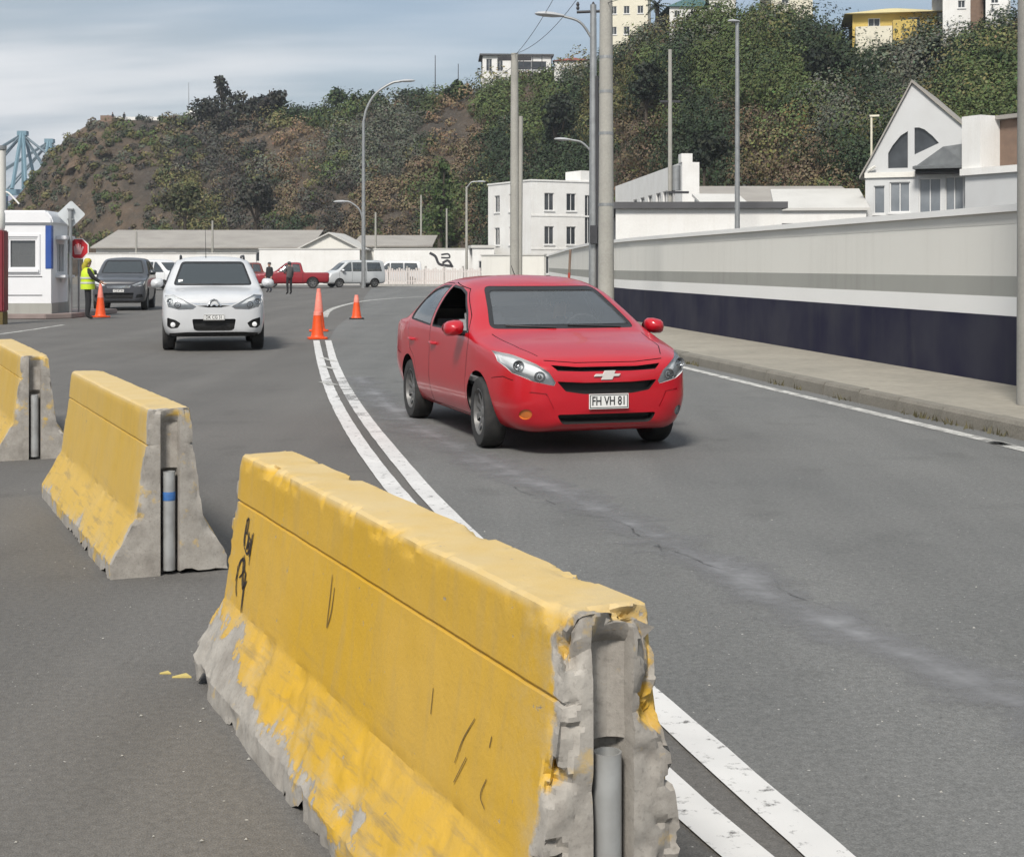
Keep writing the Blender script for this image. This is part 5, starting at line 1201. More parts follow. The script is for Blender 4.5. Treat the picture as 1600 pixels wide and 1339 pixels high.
# ------------------------------------------------------------------ buildings
def wall_face(g, x0, x1, z0, z1, holes, depth=.14, top=None):
    """wall in the plane y=0 facing -y with openings cut out and their reveals; top(x) may slope"""
    xs = sorted({x0, x1, *[h[0] for h in holes], *[h[1] for h in holes]}); zs = sorted({z0, z1, *[h[2] for h in holes], *[h[3] for h in holes]})
    for a, b in zip(xs, xs[1:]):
        for c, d in zip(zs, zs[1:]):
            mx, mz = (a+b)/2, (c+d)/2
            if any(h[0] < mx < h[1] and h[2] < mz < h[3] for h in holes): continue
            g.add([(a, 0, c), (b, 0, c), (b, 0, d), (a, 0, d)], [(0, 1, 2, 3)])
    for a, b, c, d in holes:
        g.add([(a, 0, c), (b, 0, c), (b, 0, d), (a, 0, d), (a, depth, c), (b, depth, c), (b, depth, d), (a, depth, d)], [(0, 4, 5, 1), (1, 5, 6, 2), (2, 6, 7, 3), (3, 7, 4, 0)])
def window(parent, a, b, c, d, M, m=None, bars=1, depth=.10, fm=None):
    t = .05 if b-a > .5 else .035; g = G()
    for q in ((a+.002, a+t, c+.002, d-.002), (b-t, b-.002, c+.002, d-.002), (a+t, b-t, c+.002, c+t), (a+t, b-t, d-t, d-.002)): g.box(q[0], q[1], depth-.04, depth+.02, q[2], q[3], M)
    for i in range(bars): x = a+(b-a)*(i+1)/(bars+1); g.box(x-t*.4, x+t*.4, depth-.03, depth+.02, c+t, d-t, M)
    w = g.build('window', fm or M_frame, parent); gs = G(); gs.box(a-.06, b+.06, -.07, -.003, c-.09, c-.01, M); gs.build('sill', fm or M_frame, w); g = G(); g.box(a+.01, b-.01, depth+.022, depth+.03, c+.01, d-.01, M); g.build('pane', m or M_pane, w); return w
I4 = Matrix.Identity(4)
def block(name, label, cat, loc, rz, w, d, h, wm, rm, roof='flat', holes=(), left_holes=(), right_holes=(), over=.25, rise=1.5, base=-1.0, group=None, pane=None, parapet=.0):
    """box building: front at y=0 from x=0..w facing -y, depth d behind it"""
    t = thing(name, label, cat, loc, rz, group); g = G(); wall_face(g, 0, w, base, h, holes)
    o = len(g.v); g.add([(w, 0, base), (w, d, base), (w, d, h), (w, 0, h)], [(0, 1, 2, 3)]) if not right_holes else None
    g.add([(w, d, base), (0, d, base), (0, d, h), (w, d, h)], [(0, 1, 2, 3)])
    ML = Matrix.Rotation(R(-90), 4, 'Z')                       # left flank: local x runs from back to front
    for hs, MM in ((left_holes, Matrix.Translation((0, d, 0)) @ ML), (right_holes, Matrix.Translation((w, 0, 0)) @ Matrix.Rotation(R(90), 4, 'Z'))):
        if hs is right_holes and not right_holes: continue
        gg = G(); wall_face(gg, 0, d, base, h, hs); g.add([MM @ Vector(v) for v in gg.v], gg.f)
    if roof == 'gable': g.add([(0, 0, h), (0, d, h), (0, d/2, h+rise), (w, 0, h), (w, d, h), (w, d/2, h+rise)], [(0, 1, 2), (3, 5, 4)])
    if roof == 'front_gable': g.add([(0, 0, h), (w, 0, h), (w/2, 0, h+rise), (0, d, h), (w, d, h), (w/2, d, h+rise)], [(0, 1, 2), (3, 5, 4)])
    g.build('wall', wm, t, fix=False)
    for q in holes: window(t, *q, I4, pane)
    for q in left_holes: window(t, *q, Matrix.Translation((0, d, 0)) @ ML, pane)
    for q in right_holes: window(t, *q, Matrix.Translation((w, 0, 0)) @ Matrix.Rotation(R(90), 4, 'Z'), pane)
    g = G(); e = over
    if roof == 'flat': g.box(-e, w+e, -e, d+e, h, h+.22)
    elif roof == 'parapet':
        g.box(.002, w-.002, .002, d-.002, h-.3, h-.25)
    elif roof == 'gable':
        for s in (0, 1):
            y0 = -e if s == 0 else d+e; zz = h-rise*e/(d/2); A = [(-e, y0, zz), (w+e, y0, zz), (w+e, d/2, h+rise), (-e, d/2, h+rise)]; g.add(A+[(x, y, z+.12) for x, y, z in A], [(0, 1, 2, 3), (7, 6, 5, 4), (0, 4, 5, 1), (1, 5, 6, 2), (3, 2, 6, 7), (0, 3, 7, 4)])
    elif roof == 'front_gable':
        for s in (0, 1):
            x0 = -e if s == 0 else w+e; zz = h-rise*e/(w/2); A = [(x0, -e, zz), (x0, d+e, zz), (w/2, d+e, h+rise), (w/2, -e, h+rise)]; g.add(A+[(x, y, z+.12) for x, y, z in A], [(0, 1, 2, 3), (7, 6, 5, 4), (0, 4, 5, 1), (1, 5, 6, 2), (3, 2, 6, 7), (0, 3, 7, 4)])
    elif roof == 'shed':
        A = [(-e, -e, h), (w+e, -e, h), (w+e, d+e, h+rise), (-e, d+e, h+rise)]; g.add(A+[(x, y, z+.12) for x, y, z in A], [(0, 1, 2, 3), (7, 6, 5, 4), (0, 4, 5, 1), (1, 5, 6, 2), (3, 2, 6, 7), (0, 3, 7, 4)])
        g.add([(0, 0, h-.02), (0, d, h-.02), (0, d, h+rise), (w, 0, h-.02), (w, d, h-.02), (w, d, h+rise)], [(0, 1, 2), (3, 5, 4), (1, 4, 5, 2)])
    elif roof == 'hip':
        A = [(-e, -e, h), (w+e, -e, h), (w+e, d+e, h), (-e, d+e, h), (min(d, w)/2, d/2, h+rise), (w-min(d, w)/2, d/2, h+rise)]; g.add(A, [(0, 1, 5, 4), (1, 2, 5), (2, 3, 4, 5), (3, 0, 4), (3, 2, 1, 0)])
    g.build('roof', rm, t, fix=False)
    return t
# three-storey white house, its corner towards the camera
D = 112; rows_z = [(.9, 2.25), (3.15, 4.55), (5.75, 7.1)]
fh = [(x, x+.85, a, b) for a, b in rows_z for x in (1.15, 3.1)]+[(4.75, 5.35, .4, 7.0)]
lh = [(x, x+.9, a, b) for a, b in rows_z for x in (1.1, 3.6)]
b3 = block('apartment_house', 'white three-storey house with paired dark windows, left of the light poles', 'building', (gx(830, D), D, 0), R(28), 6.2, 7.2, 8.0, M_white, M_roofpale, 'parapet', fh, lh)
g = G(); g.box(4.4, 6.0, .02, 2.4, 7.75, 8.9); g.build('stair_tower', M_white, b3)
g = G(); g.box(-.06, 6.26, -.06, 7.26, 7.98, 8.10); g.build('cornice', M_white, b3)
g = G(); g.box(-.03, 6.2, -.035, -.003, 2.75, 2.87); g.box(-.03, 6.2, -.035, -.003, 5.3, 5.42); g.build('string_course', M_white, b3)
# low white block behind it with a long receding face
D = 85
block('white_wing', 'long white wing with window rows receding behind the big concrete pole', 'building', (gx(1068, D), D, 0), R(94)*-1+math.pi, 24, 1.6, 7.3, M_white, M_roofpale, 'parapet') if False else None
wg = thing('white_wing', 'long white wing with window rows receding behind the big concrete pole', 'building', (gx(1066, D), D, 0), R(-85.5))
g = G(); hol = [(-x-1.6, -x, z, z+1.5) for x in (2.2, 4.6, 7.0, 10, 13, 16) for z in (1.0, 4.6)]; wall_face(g, -26, 0, -1, 7.5, hol)
g.add([(0, 0, -1), (0, 1.0, -1), (0, 1.0, 7.5), (0, 0, 7.5)], [(0, 1, 2, 3)]); g.add([(0, 1, -1), (-26, 1, -1), (-26, 1, 7.5), (0, 1, 7.5), (0, 0, 7.5), (-26, 0, 7.5)], [(0, 1, 2, 3), (3, 2, 5, 4)]); g.build('wall', M_white, wg, fix=False)
for h_ in hol: window(wg, *h_, I4)
g = G(); g.box(-.9, .0, -.05, .6, 7.5, 8.0); g.build('end_parapet', M_white, wg)
# long low white block right behind the wall
D = 50
lw = block('low_white_building', 'low white building with flat dark roof just over the striped wall', 'building', (gx(962, D), D, 0), R(-3), 5.6, 9, 3.45, M_white, M_roofdark, 'flat', over=.18)
g = G(); g.box(5.85, 9.2, 2, 9, 2.85, 3.0); g.build('lean_to_roof', M_roofdark, lw)
# sheds
D = 84; sh = block('long_shed', 'long shed with a wide tan roof below the hillside', 'building', (gx(1082, D), D, 0), 0, 10.5, 10, 4.4, M_white, M_roofgrey, 'shed', rise=2.1, over=.3)
D = 68; block('lean_to_shed', 'pale roofed lean-to next to the gabled house', 'building', (gx(1215, D), D, 0), R(-8), 4.0, 5, 4.05, M_white, M_roofpale, 'shed', rise=1.15, over=.15)
D = 66; block('small_skylight_shed', 'small shed with a pale tilted roof in front of the tan shed', 'building', (gx(1105, D), D, 0), R(6), 2.0, 2.5, 4.0, M_roofgrey, M_roofpale, 'shed', rise=.75, over=.1)
# gabled house
M_housegrey = mat('pale_grey_render', (0.56, 0.57, 0.57), 0.85, var=0.4, vscale=0.8, color2=(0.47, 0.47, 0.46))
D = 66; GH = thing('gabled_house', 'pale gabled house with arched gable windows and dark porch roof', 'house', (gx(1352, D+3), D+3, 0), R(-24))
GW, GE, GA = 5.3, 5.45, 9.95                                     # width, eaves and apex heights
low = [(.40, .90, 3.95, 5.25), (1.12, 2.05, 4.0, 5.4), (2.45, 3.45, 3.75, 5.55), (3.62, 4.45, 3.35, 5.60)]
g = G(); wall_face(g, 0, GW, -.5, GE+.35, low, .18)
ax, av = 2.15, GA                                                 # apex position
gw1 = [(1.05, 6.05), (1.95, 6.05), (1.95, 7.75), (1.62, 7.55), (1.25, 7.1), (1.05, 6.75)]; gw2 = [(2.25, 6.65), (3.35, 7.15), (3.05, 7.5), (2.7, 7.8), (2.45, 7.9), (2.25, 7.9)]
# gable face built round the two openings
bm = bmesh.new(); ol = [(0, GE+.35), (GW, GE+.35), (GW, 7.2), (4.55, 7.75), (ax+1.0, 9.02), (ax, av), (ax-1.0, 8.10), (.35, 6.62), (0, 6.0)]
loops = []
for lp in (ol, gw1, gw2):
    vv = [bm.verts.new((x, 0, z)) for x, z in lp]; loops.append([bm.edges.new((vv[i], vv[(i+1) % len(vv)])) for i in range(len(vv))])
bmesh.ops.triangle_fill(bm, use_beauty=True, use_dissolve=False, edges=[e for l in loops for e in l]); bm.verts.index_update()
fv = [v.co[:] for v in bm.verts]; ff = [[v.index for v in f.verts] for f in bm.faces if not any(inside(w_, f.calc_center_median().x, f.calc_center_median().z) for w_ in (gw1, gw2))]; bm.free()
g.add(fv, ff)
for w_ in (gw1, gw2):
    n = len(w_); g.add([(x, 0, z) for x, z in w_]+[(x, .18, z) for x, z in w_], [(i, (i+1) % n, n+(i+1) % n, n+i) for i in range(n)])
g.add([(0, 0, -.5), (0, 8, -.5), (0, 8, 6.0), (0, 0, 6.0), (GW, 0, -.5), (GW, 8, -.5), (GW, 8, 7.2), (GW, 0, 7.2)], [(0, 3, 2, 1), (4, 5, 6, 7)])
g.build('wall', M_housegrey, GH, fix=False)
for q in low: window(GH, *q, I4, M_greypane, bars=1 if q[1]-q[0] > .6 else 0)
for w_ in (gw1, gw2): g = G(); g.prism(w_, .13, .16, 'Y'); g.build('gable_window', M_pane, GH)
g = G(); e = .15
for P_ in (((-.25, 5.58), (.35, 6.64), (ax-1.0, 8.12), (ax, av+.03)), ((ax, av+.03), (ax+1.0, 9.05), (4.55, 7.78), (GW+.05, 7.23))):
    for (xa, za), (xb, zb_) in zip(P_, P_[1:]): g.add([(xa, -e, za), (xb, -e, zb_), (xb, 8, zb_), (xa, 8, za), (xa, -e, za+.13), (xb, -e, zb_+.13), (xb, 8, zb_+.13), (xa, 8, za+.13)], [(0, 1, 2, 3), (7, 6, 5, 4), (0, 4, 5, 1), (3, 2, 6, 7), (0, 3, 7, 4), (1, 5, 6, 2)])
g.build('roof', [M_roofgrey], GH, fix=False)
g = G(); g.box(-.02, 2.3, -.10, -.003, 5.62, 5.86); g.build('string_course', M_wallgrey, GH)
g = G(); g.add([(2.3, -.9, 6.05), (4.75, -.9, 6.05), (4.75, 0.02, 7.15), (3.5, .02, 7.0), (2.3, 0.02, 6.15), (2.3, -.9, 5.93), (4.75, -.9, 5.93), (4.75, .02, 5.93), (2.3, .02, 5.93)], [(0, 1, 2, 3, 4), (5, 8, 7, 6), (0, 5, 6, 1), (1, 6, 7, 2), (0, 4, 8, 5)]); g.build('porch_roof', mat('slate_roof', (0.13, 0.14, 0.145), 0.7, var=0.6, vscale=3), GH)
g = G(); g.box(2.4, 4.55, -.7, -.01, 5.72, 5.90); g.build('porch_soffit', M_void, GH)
g = G(); g.box(4.62, 5.02, -.75, -.35, -.5, 5.92); g.build('porch_column', M_white, GH, bevel=.03)
g = G(); g.box(2.25, 4.6, -.75, -.005, 3.05, 3.22); g.build('porch_floor', M_white, GH)
g = G(); g.box(1.75, 2.2, -.35, -.01, 2.95, 3.4); ac = g.build('air_conditioner', M_frame, GH, bevel=.02); g = G(); g.lathe([(.0, 0), (.15, 0)], 16, Matrix.Translation((1.97, -.355, 3.18)) @ Matrix.Rotation(R(90), 4, 'X')); g.build('fan_grille', M_dark, ac, fix=False)
g = G(); g.tube([(.25, .2, 6.2), (.25, .2, 8.55)], .05, 6); g.box(.18, .62, .12, .28, 8.5, 8.58); g.build('vent_pipe', M_cream, GH)
g = G(); g.tube([(.15, -.12, 5.95), (.5, -.22, 6.15)], .06, 6); g.build('flood_lamp', M_wallgrey, GH)
# annexe to its right with roof terrace
D = 56; AN = block('white_annexe', 'white annexe with small windows and roof terrace beside the gabled house', 'building', (gx(1508, 66), 66, 0), R(-62), 11, 5, 5.7, M_housegrey, M_white, 'parapet', [(1.4, 2.5, 2.2, 3.85), (3.2, 4.3, 3.35, 4.0), (5.2, 6.5, 3.35, 4.0), (8, 9.3, 3.35, 4.0)], pane=M_pane)
g = G(); g.box(-.15, 11.15, -.18, .12, 5.55, 5.85); g.build('cornice', M_white, AN)
g = G(); g.box(.3, 3.3, 1.2, 3.8, 5.5, 8.0); g.build('terrace_room', M_brown, AN)
g = G(); g.box(-.2, .9, .0, 1.4, 5.86, 8.2); g.build('chimney_block', M_white, AN)
g = G(); g.box(.1, 6.0, .9, 4.2, 8.02, 8.2); g.build('terrace_roof', M_roofgrey, AN)
for i in range(6):
    x = 3.4+i*1.2; g = G(); g.box(x, x+.16, .15, .31, 5.86, 7.9); g.build('terrace_post', M_white, AN)
g = G(); g.box(3.4, 10.9, .2, .26, 6.75, 6.85); g.box(3.4, 10.9, .2, .26, 6.3, 6.36); g.build('terrace_rail', M_frame, AN)
# solar panel frame on the terrace roof
g = G(); Mx = Matrix.Translation((1.5, 2.0, 8.2)) @ Matrix.Rotation(R(28), 4, 'X'); g.box(0, 1.6, 0, 1.5, .25, .32, Mx); g.build('solar_panel', M_roofdark, AN)

# houses on the ridge
D = 172; block('cream_apartment_block', 'cream apartment block cut by the top edge beside the big pole', 'building', (gx(945, D), D, gz(75, D)-1.5), R(-8), 5.0, 8, 9.5, M_cream, M_roofpale, 'parapet', [(x, x+.7, z, z+.9) for z in (3.0, 5.4, 7.4) for x in (.7, 2.2, 3.8)])
D = 150; block('green_roof_house', 'white house with blue-green roof on the ridge behind the palm', 'house', (gx(1046, D), D, gz(34, D)), R(4), 5.4, 6, 1.5, M_white, M_roofgreen, 'hip', [(.5, 1.1, .4, 1.1), (2.2, 3.2, .4, 1.1)], rise=1.6, base=-2)
D = 146; block('small_grey_house', 'small grey house on the ridge right of the green roof', 'house', (gx(1108, D), D, gz(26, D)), R(-6), 2.6, 5, 1.9, M_wallgrey, M_roofdark, 'gable', [(.5, 1.0, .6, 1.3)], rise=.8, base=-2)
D = 126; yh = block('yellow_house', 'yellow house with pale yellow roof above the dark scrub', 'house', (gx(1332, D), D, gz(52, D)), R(-10), 7.0, 6, 1.55, M_yellowwall, M_roofyellow, 'hip', [(1.3, 2.3, .5, 1.2), (4.6, 5.6, .5, 1.2)], rise=.95, base=-3, over=.7)
g = G(); g.box(.2, 3.2, -1.4, -.4, -2, .30); g.build('terrace_wall', M_cream, yh); g = G(); g.box(3.25, 5.2, -1.6, -.5, -2.6, .75); g.build('porch_block', M_yellowwall, yh)
D = 120; block('ridge_cottage', 'white cottage on the ridge right of the yellow house', 'house', (gx(1473, D), D, gz(23, D)), R(-6), 2.2, 5, 2.6, M_white, M_roofdark, 'flat', [(1.2, 1.8, .5, 1.1)], base=-3)
D = 118; block('ridge_cottage', 'white cottage at the top right corner by the edge pole', 'house', (gx(1540, D), D, gz(18, D)), R(-12), 1.9, 5, 2.4, M_white, M_roofgrey, 'flat', [(.4, 1.0, .6, 1.2)], base=-3)
D = 119; block('brick_cottage', 'brownish cottage between the two white cottages on the ridge', 'house', (gx(1508, D), D+1, gz(26, D)), R(-6), 1.75, 5, 2.7, M_brown, M_roofgrey, 'flat', base=-3)
D = 140; block('ridge_cottage', 'small cream cottage on the ridge left of the yellow house', 'house', (gx(1205, D), D, gz(14, D)), R(3), 4.0, 5, 2.2, M_cream, M_roofred, 'gable', [(1, 1.7, .5, 1.2)], rise=.8, base=-2)
D = 202; rh = block('ridge_house', 'white ridge house with dark flat roof and open veranda', 'house', (gx(754, D), D, gz(122, D)), R(3), 9.4, 6, 3.05, M_white, M_roofdark, 'flat', [(.5, 1.3, .9, 2.6), (2.0, 2.8, .9, 2.6), (4.6, 8.8, 1.1, 2.3)], base=-3, over=.4)
g = G(); g.box(4.2, 9.4, -1.6, -.4, .4, .55); g.box(4.2, 9.4, -1.6, -1.5, 1.2, 1.3); g.build('veranda', M_dark, rh)
for i in range(5): g = G(); g.box(4.2+i*1.27, 4.3+i*1.27, -1.58, -1.48, -1, 3.05); g.build('veranda_post', M_dark, rh)
D = 190; block('red_roof_house', 'low white house with faded red roof on the skyline', 'house', (gx(866, D), D, gz(104, D)), R(-4), 4.8, 5, .7, M_white, M_roofred, 'hip', rise=.75, base=-2)
# lookout on the headland
D = 251; lk = thing('lookout_wall', 'low white parapet of the lookout on the headland', 'wall', (gx(178, D), D, gz(188, D)))
g = G(); g.box(0, 9.5, 0, .5, -2, .55); g.build('parapet', M_white, lk); g = G(); g.box(-2.2, .0, -.4, 1.5, -2, .75); g.build('dark_plinth', M_brown, lk); g = G(); g.box(9.5, 13.5, .2, .7, -2, .30); g.build('lower_parapet', M_cream, lk)
ku = thing('white_kiosk', 'tiny white kiosk next to the dark trees on the headland', 'kiosk', (gx(292, 248), 248, gz(188, 248)))
g = G(); g.box(0, 1.6, 0, 1.5, -1, 1.0); g.build('cabin', M_white, ku); g = G(); g.add([(-.2, -.2, 1.0), (1.8, -.2, 1.0), (1.8, 1.7, 1.0), (-.2, 1.7, 1.0), (.8, .75, 2.0)], [(0, 1, 4), (1, 2, 4), (2, 3, 4), (3, 0, 4), (3, 2, 1, 0)]); g.build('roof', M_white, ku)
g = G(); g.tube([(0, 0, -1), (0, 0, 6.2)], [.09, .04], 6); mo = g.build('radio_mast', M_galv); mo.location = (gx(297, 248), 247, gz(188, 248)); tag(mo, 'thin mast beside the kiosk on the headland', 'mast')
for px, hh, lab in ((680, 5.8, 'thin mast on the skyline right of the street light head'), (716, 4.6, 'thin mast on the skyline left of the ridge house')):
    g = G(); g.tube([(0, 0, -3), (0, 0, hh)], [.10, .05], 6); mo = g.build('radio_mast', M_dark); mo.location = (gx(px, 212), 212, gz(150, 212)); tag(mo, lab, 'mast', 'thin masts on the ridge')

# low buildings across the yard
D = 130; n1 = block('long_grey_building', 'long low building with pale grey roof behind the parked cars', 'building', (gx(150, D), D, 0), R(1), 18.6, 9, 3.05, M_white, M_roofgrey, 'shed', [(x, x+1.9, 1.9, 2.75) for x in (1, 4, 7, 10, 13, 16)], rise=1.75, over=.4)
D = 127; n2 = block('gabled_hut', 'hut with white gable edge left of the tall street light', 'building', (gx(468, D), D, 0), R(-4), 5.2, 7, 3.0, M_wallgrey, M_roofpale, 'front_gable', [(.6, 1.6, 1.2, 2.4)], rise=1.3, over=.3)
D = 131; n3 = block('grey_roof_shed', 'shed with a mid grey roof right of the tall street light', 'building', (gx(555, D), D, 0), R(0), 6.5, 8, 3.2, M_wallgrey, M_roofgrey, 'shed', rise=1.1, over=.4)
D = 120
def plain_wall(name, label, px0, px1, D0, D1, h, m, marks=None):
    a, b = Vector((gx(px0, D0), D0, 0)), Vector((gx(px1, D1), D1, 0)); d = b-a; t = thing(name, label, 'wall', a, math.atan2(d.y, d.x)); L = d.length
    g = G(); g.box(0, L, 0, .2, -.3, h); g.build('wall_panel', m, t); g = G(); g.box(-.05, L+.05, -.05, .25, h+.002, h+.09); g.build('coping', M_roofpale, t)
    if marks:
        for pth, w, mm in marks:
            vs = []; fs = []; P_ = smooth_path([Vector((x, z, 0)) for x, z in pth], 5)
            for i, p in enumerate(P_):
                q = (P_[min(i+1, len(P_)-1)]-P_[max(i-1, 0)]).normalized(); nn = Vector((-q.y, q.x, 0))*w/2; vs += [(p.x+nn.x, -.008, p.y+nn.y), (p.x-nn.x, -.008, p.y-nn.y)]
            fs = [(2*i, 2*i+1, 2*i+3, 2*i+2) for i in range(len(P_)-1)]; G().add(vs, fs).build('graffiti_tag', mm, t, fix=False)
    return t
plain_wall('graffiti_wall', 'white wall with faint grey graffiti behind the red pick-up', 405, 562, 119, 119, 2.85, M_white)
plain_wall('graffiti_wall', 'white wall with thick black graffiti letter beyond the fence', 584, 742, 124, 122, 2.9, M_white, [([(4.9, 2.6), (5.4, 2.3), (5.7, 1.7), (6.3, 1.55), (6.8, 1.5)], .22, M_dark), ([(5.9, 2.45), (6.5, 2.5), (6.6, 2.2), (5.9, 2.2)], .14, M_dark), ([(6.0, 1.75), (6.5, 1.95), (6.9, 1.4)], .20, M_dark)])
plain_wall('white_yard_wall', 'long white wall behind the dark car, under the long grey roof', 130, 400, 121, 120, 2.5, M_white)
D = 114; block('gate_house', 'small white gate house left of the three-storey house', 'building', (gx(738, D), D, 0), R(6), 1.7, 3, 2.9, M_white, M_roofpale, 'flat', [(.5, 1.1, .9, 1.9)], over=.1)
plain_wall('grey_yard_wall', 'grey rendered wall in front of the three-storey house', 752, 850, 100, 96, 2.2, M_wallgrey)
# fence of pale pales
fa, fb = Vector((gx(578, 110), 110, 0)), Vector((gx(752, 108), 108, 0)); FN = thing('pale_fence', 'low fence of pale pinkish pickets across the road bend', 'fence', fa, math.atan2((fb-fa).y, (fb-fa).x)); FL_ = (fb-fa).length
M_pale = mat('pale_picket', (0.62, 0.56, 0.53), 0.8, var=0.5, vscale=1.2, color2=(0.62, 0.60, 0.57)); g = G()
n_ = 46
for i in range(n_): x = FL_*i/n_; h = 1.30+.08*math.sin(i*1.7); g.box(x, x+FL_/n_*.72, 0, .03, .15, h)
o_ = g.build('pickets', M_pale, FN); o_['kind'] = 'stuff'
for z in (.35, 1.05): g = G(); g.box(0, FL_, .032, .08, z, z+.08); g.build('rail', M_pale, FN)
for i in range(7): x = FL_*i/6; g = G(); g.box(x-.06, x+.06, .085, .20, 0, 1.5); g.build('post', M_dark if i in (6,) else M_conc, FN)
g = G(); g.box(-.2, FL_+.4, -.25, .35, 0, .14); g.build('footing', M_conc, FN)

# ------------------------------------------------------------------ poles and street lights
def lampbulk(g, p, d, s=1.0):
    """cobra-head lantern at p pointing along d"""
    p = Vector(p); d = Vector(d).normalized(); up = Vector((0, 0, 1)); sd_ = d.cross(up).normalized(); up = sd_.cross(d); n = 10; vs = []
    pr = [(-.05, .05, .04), (.08, .09, .06), (.25, .15, .085), (.48, .16, .085), (.66, .11, .06), (.74, .03, .02)]
    for t, w, h in pr:
        for i in range(n): a = 2*math.pi*i/n; vs.append(p+d*t*s+sd_*math.cos(a)*w*s+up*math.sin(a)*h*s*(1.0 if math.sin(a) > 0 else .7))
    g.add(vs, [(j*n+i, j*n+(i+1) % n, (j+1)*n+(i+1) % n, (j+1)*n+i) for j in range(len(pr)-1) for i in range(n)]+[tuple(range(n)), tuple((len(pr)-1)*n+i for i in range(n))])
M_lant = mat('lantern_grey', (0.42, 0.43, 0.44), 0.5, var=0.3)
def pole(name, label, px, D, zb, zt, r0, r1, m, cat='pole', group=None):
    t = thing(name, label, cat, (gx(px, D), D, zb), 0, group); g = G(); g.tube([(0, 0, -.2), (0, 0, (zt-zb)*.5), (0, 0, zt-zb)], [r0, (r0+r1)/2, r1], 16); g.build('shaft', m, t, smooth=40); return t
def arm(t, pts, r, m, lamp=None, s=1.0, name='lamp_arm'):
    g = G(); P_ = smooth_path([Vector(p) for p in pts], 6) if len(pts) > 2 else pts; g.tube(P_, r, 8); a = g.build(name, m, t, smooth=50)
    if lamp: g = G(); lampbulk(g, lamp[0], lamp[1], s); g.build('lantern', M_lant, t, smooth=50)
    return a
p1 = pole('concrete_pole', 'thickest pale concrete pole standing on the pavement behind the red car', 947, 30, .15, 9.5, .17, .115, M_pole, group='utility poles')
for z in (2.6, 4.05, 4.9, 5.6): g = G(); g.lathe([(.168-.0058*z, -.03), (.173-.0058*z, -.03), (.173-.0058*z, .03), (.168-.0058*z, .03)], 16, Matrix.Translation((0, 0, z))); g.build('steel_band', M_galv, p1, fix=False)
p2 = pole('concrete_pole', 'slim pale concrete pole left of the three light poles, above the red roof', 804, 48, .15, gz(84, 48), .16, .12, M_pole, group='utility poles')
g = G(); g.box(-.55, .55, -.06, .06, 8.05, 8.17); g.build('crossarm', M_dark, p2)
g = G(); g.tube([(.17, .02, 0.1), (.20, .02, gz(182, 48)-.15)], .075, 8); g.build('cable_riser', M_pole, p2, smooth=50)
p3 = pole('street_light', 'grey steel street light with lantern over the road, left of thickest pole', 927, 40, .15, gz(8, 40), .13, .085, M_galv, 'street light', 'street lights')
zz = gz(30, 40)-.15; arm(p3, [(0, 0, zz-.6), (-.35, 0, zz-.10), (-.85, 0, zz+.08)], .035, M_galv, ((-.85, 0, zz+.08), (-1, 0, .08)), 1.0)
arm(p3, [(-.45, 0, zz+.18), (.55, 0, zz+.22)], .04, M_dark, name='crossarm')
g = G(); g.tube([(.12, -.1, .1), (.11, -.1, 3.0), (.10, -.08, 6.5)], .045, 6); g.build('cable_riser', M_dark, p3, smooth=50)
for sx_ in (-.42, .0, .42): g = G(); g.lathe([(.03, 0), (.05, .05), (.03, .1), (.05, .15), (.02, .22)], 8, Matrix.Translation((sx_, 0, zz+.24))); g.build('insulator', M_dark, p3, smooth=40)
g = G(); g.box(-.10, .10, -.24, -.13, 1.95, 2.45); g.build('switch_box', M_dark, p3, bevel=.01)
z2 = gz(235, 40)-.15; arm(p3, [(0, 0, z2-.1), (-.3, 0, z2+.2), (-.62, 0, z2+.28)], .03, M_galv, ((-.62, 0, z2+.28), (-1, 0, .05)), .6)
p4 = pole('concrete_pole', 'thin pole with transformer bracket behind the white wing', 1047, 72, 0, gz(78, 72), .12, .09, M_pole, group='utility poles')
g = G(); g.box(-.5, .5, -.05, .05, 10.1-.6, 10.2-.6); g.build('crossarm', M_dark, p4); g = G(); g.tube([(.3, 0, 5.2), (.3, 0, 6.4)], .22, 10); g.build('transformer', M_galv, p4, smooth=50)
g = G(); g.box(-.1, .9, -.2, .2, 5.05, 5.15); g.build('transformer_bracket', M_dark, p4)
p5 = pole('street_light', 'tall thin light pole with single lamp head over the striped wall', 1152, 47, 0, gz(36, 47), .095, .06, M_galv, 'street light', 'street lights')
g = G(); lampbulk(g, (.05, 0, gz(34, 47)), (-1, -.6, -.05), .6); g.build('lantern', M_lant, p5, smooth=50)
p6 = pole('street_light', 'tallest curved-arm street light left of the red car, at the far kerb', 568, 101, 0, gz(190, 101), .15, .10, M_galv, 'street light', 'street lights')
z0 = gz(190, 101); arm(p6, [(0, 0, z0-.02), (.25, 0, z0+.95), (.85, 0, z0+1.9), (1.9, 0, z0+2.6), (2.6, 0, z0+2.75)], .085, M_galv, ((2.5, 0, z0+2.75), (1, 0, .03)), 1.4)
z1 = gz(345, 101); arm(p6, [(0, 0, z1-.3), (-.25, 0, z1+.7), (-.9, 0, z1+1.25), (-1.3, 0, z1+1.3)], .06, M_galv, ((-1.1, 0, z1+1.3), (-1, 0, -.02)), 1.3)
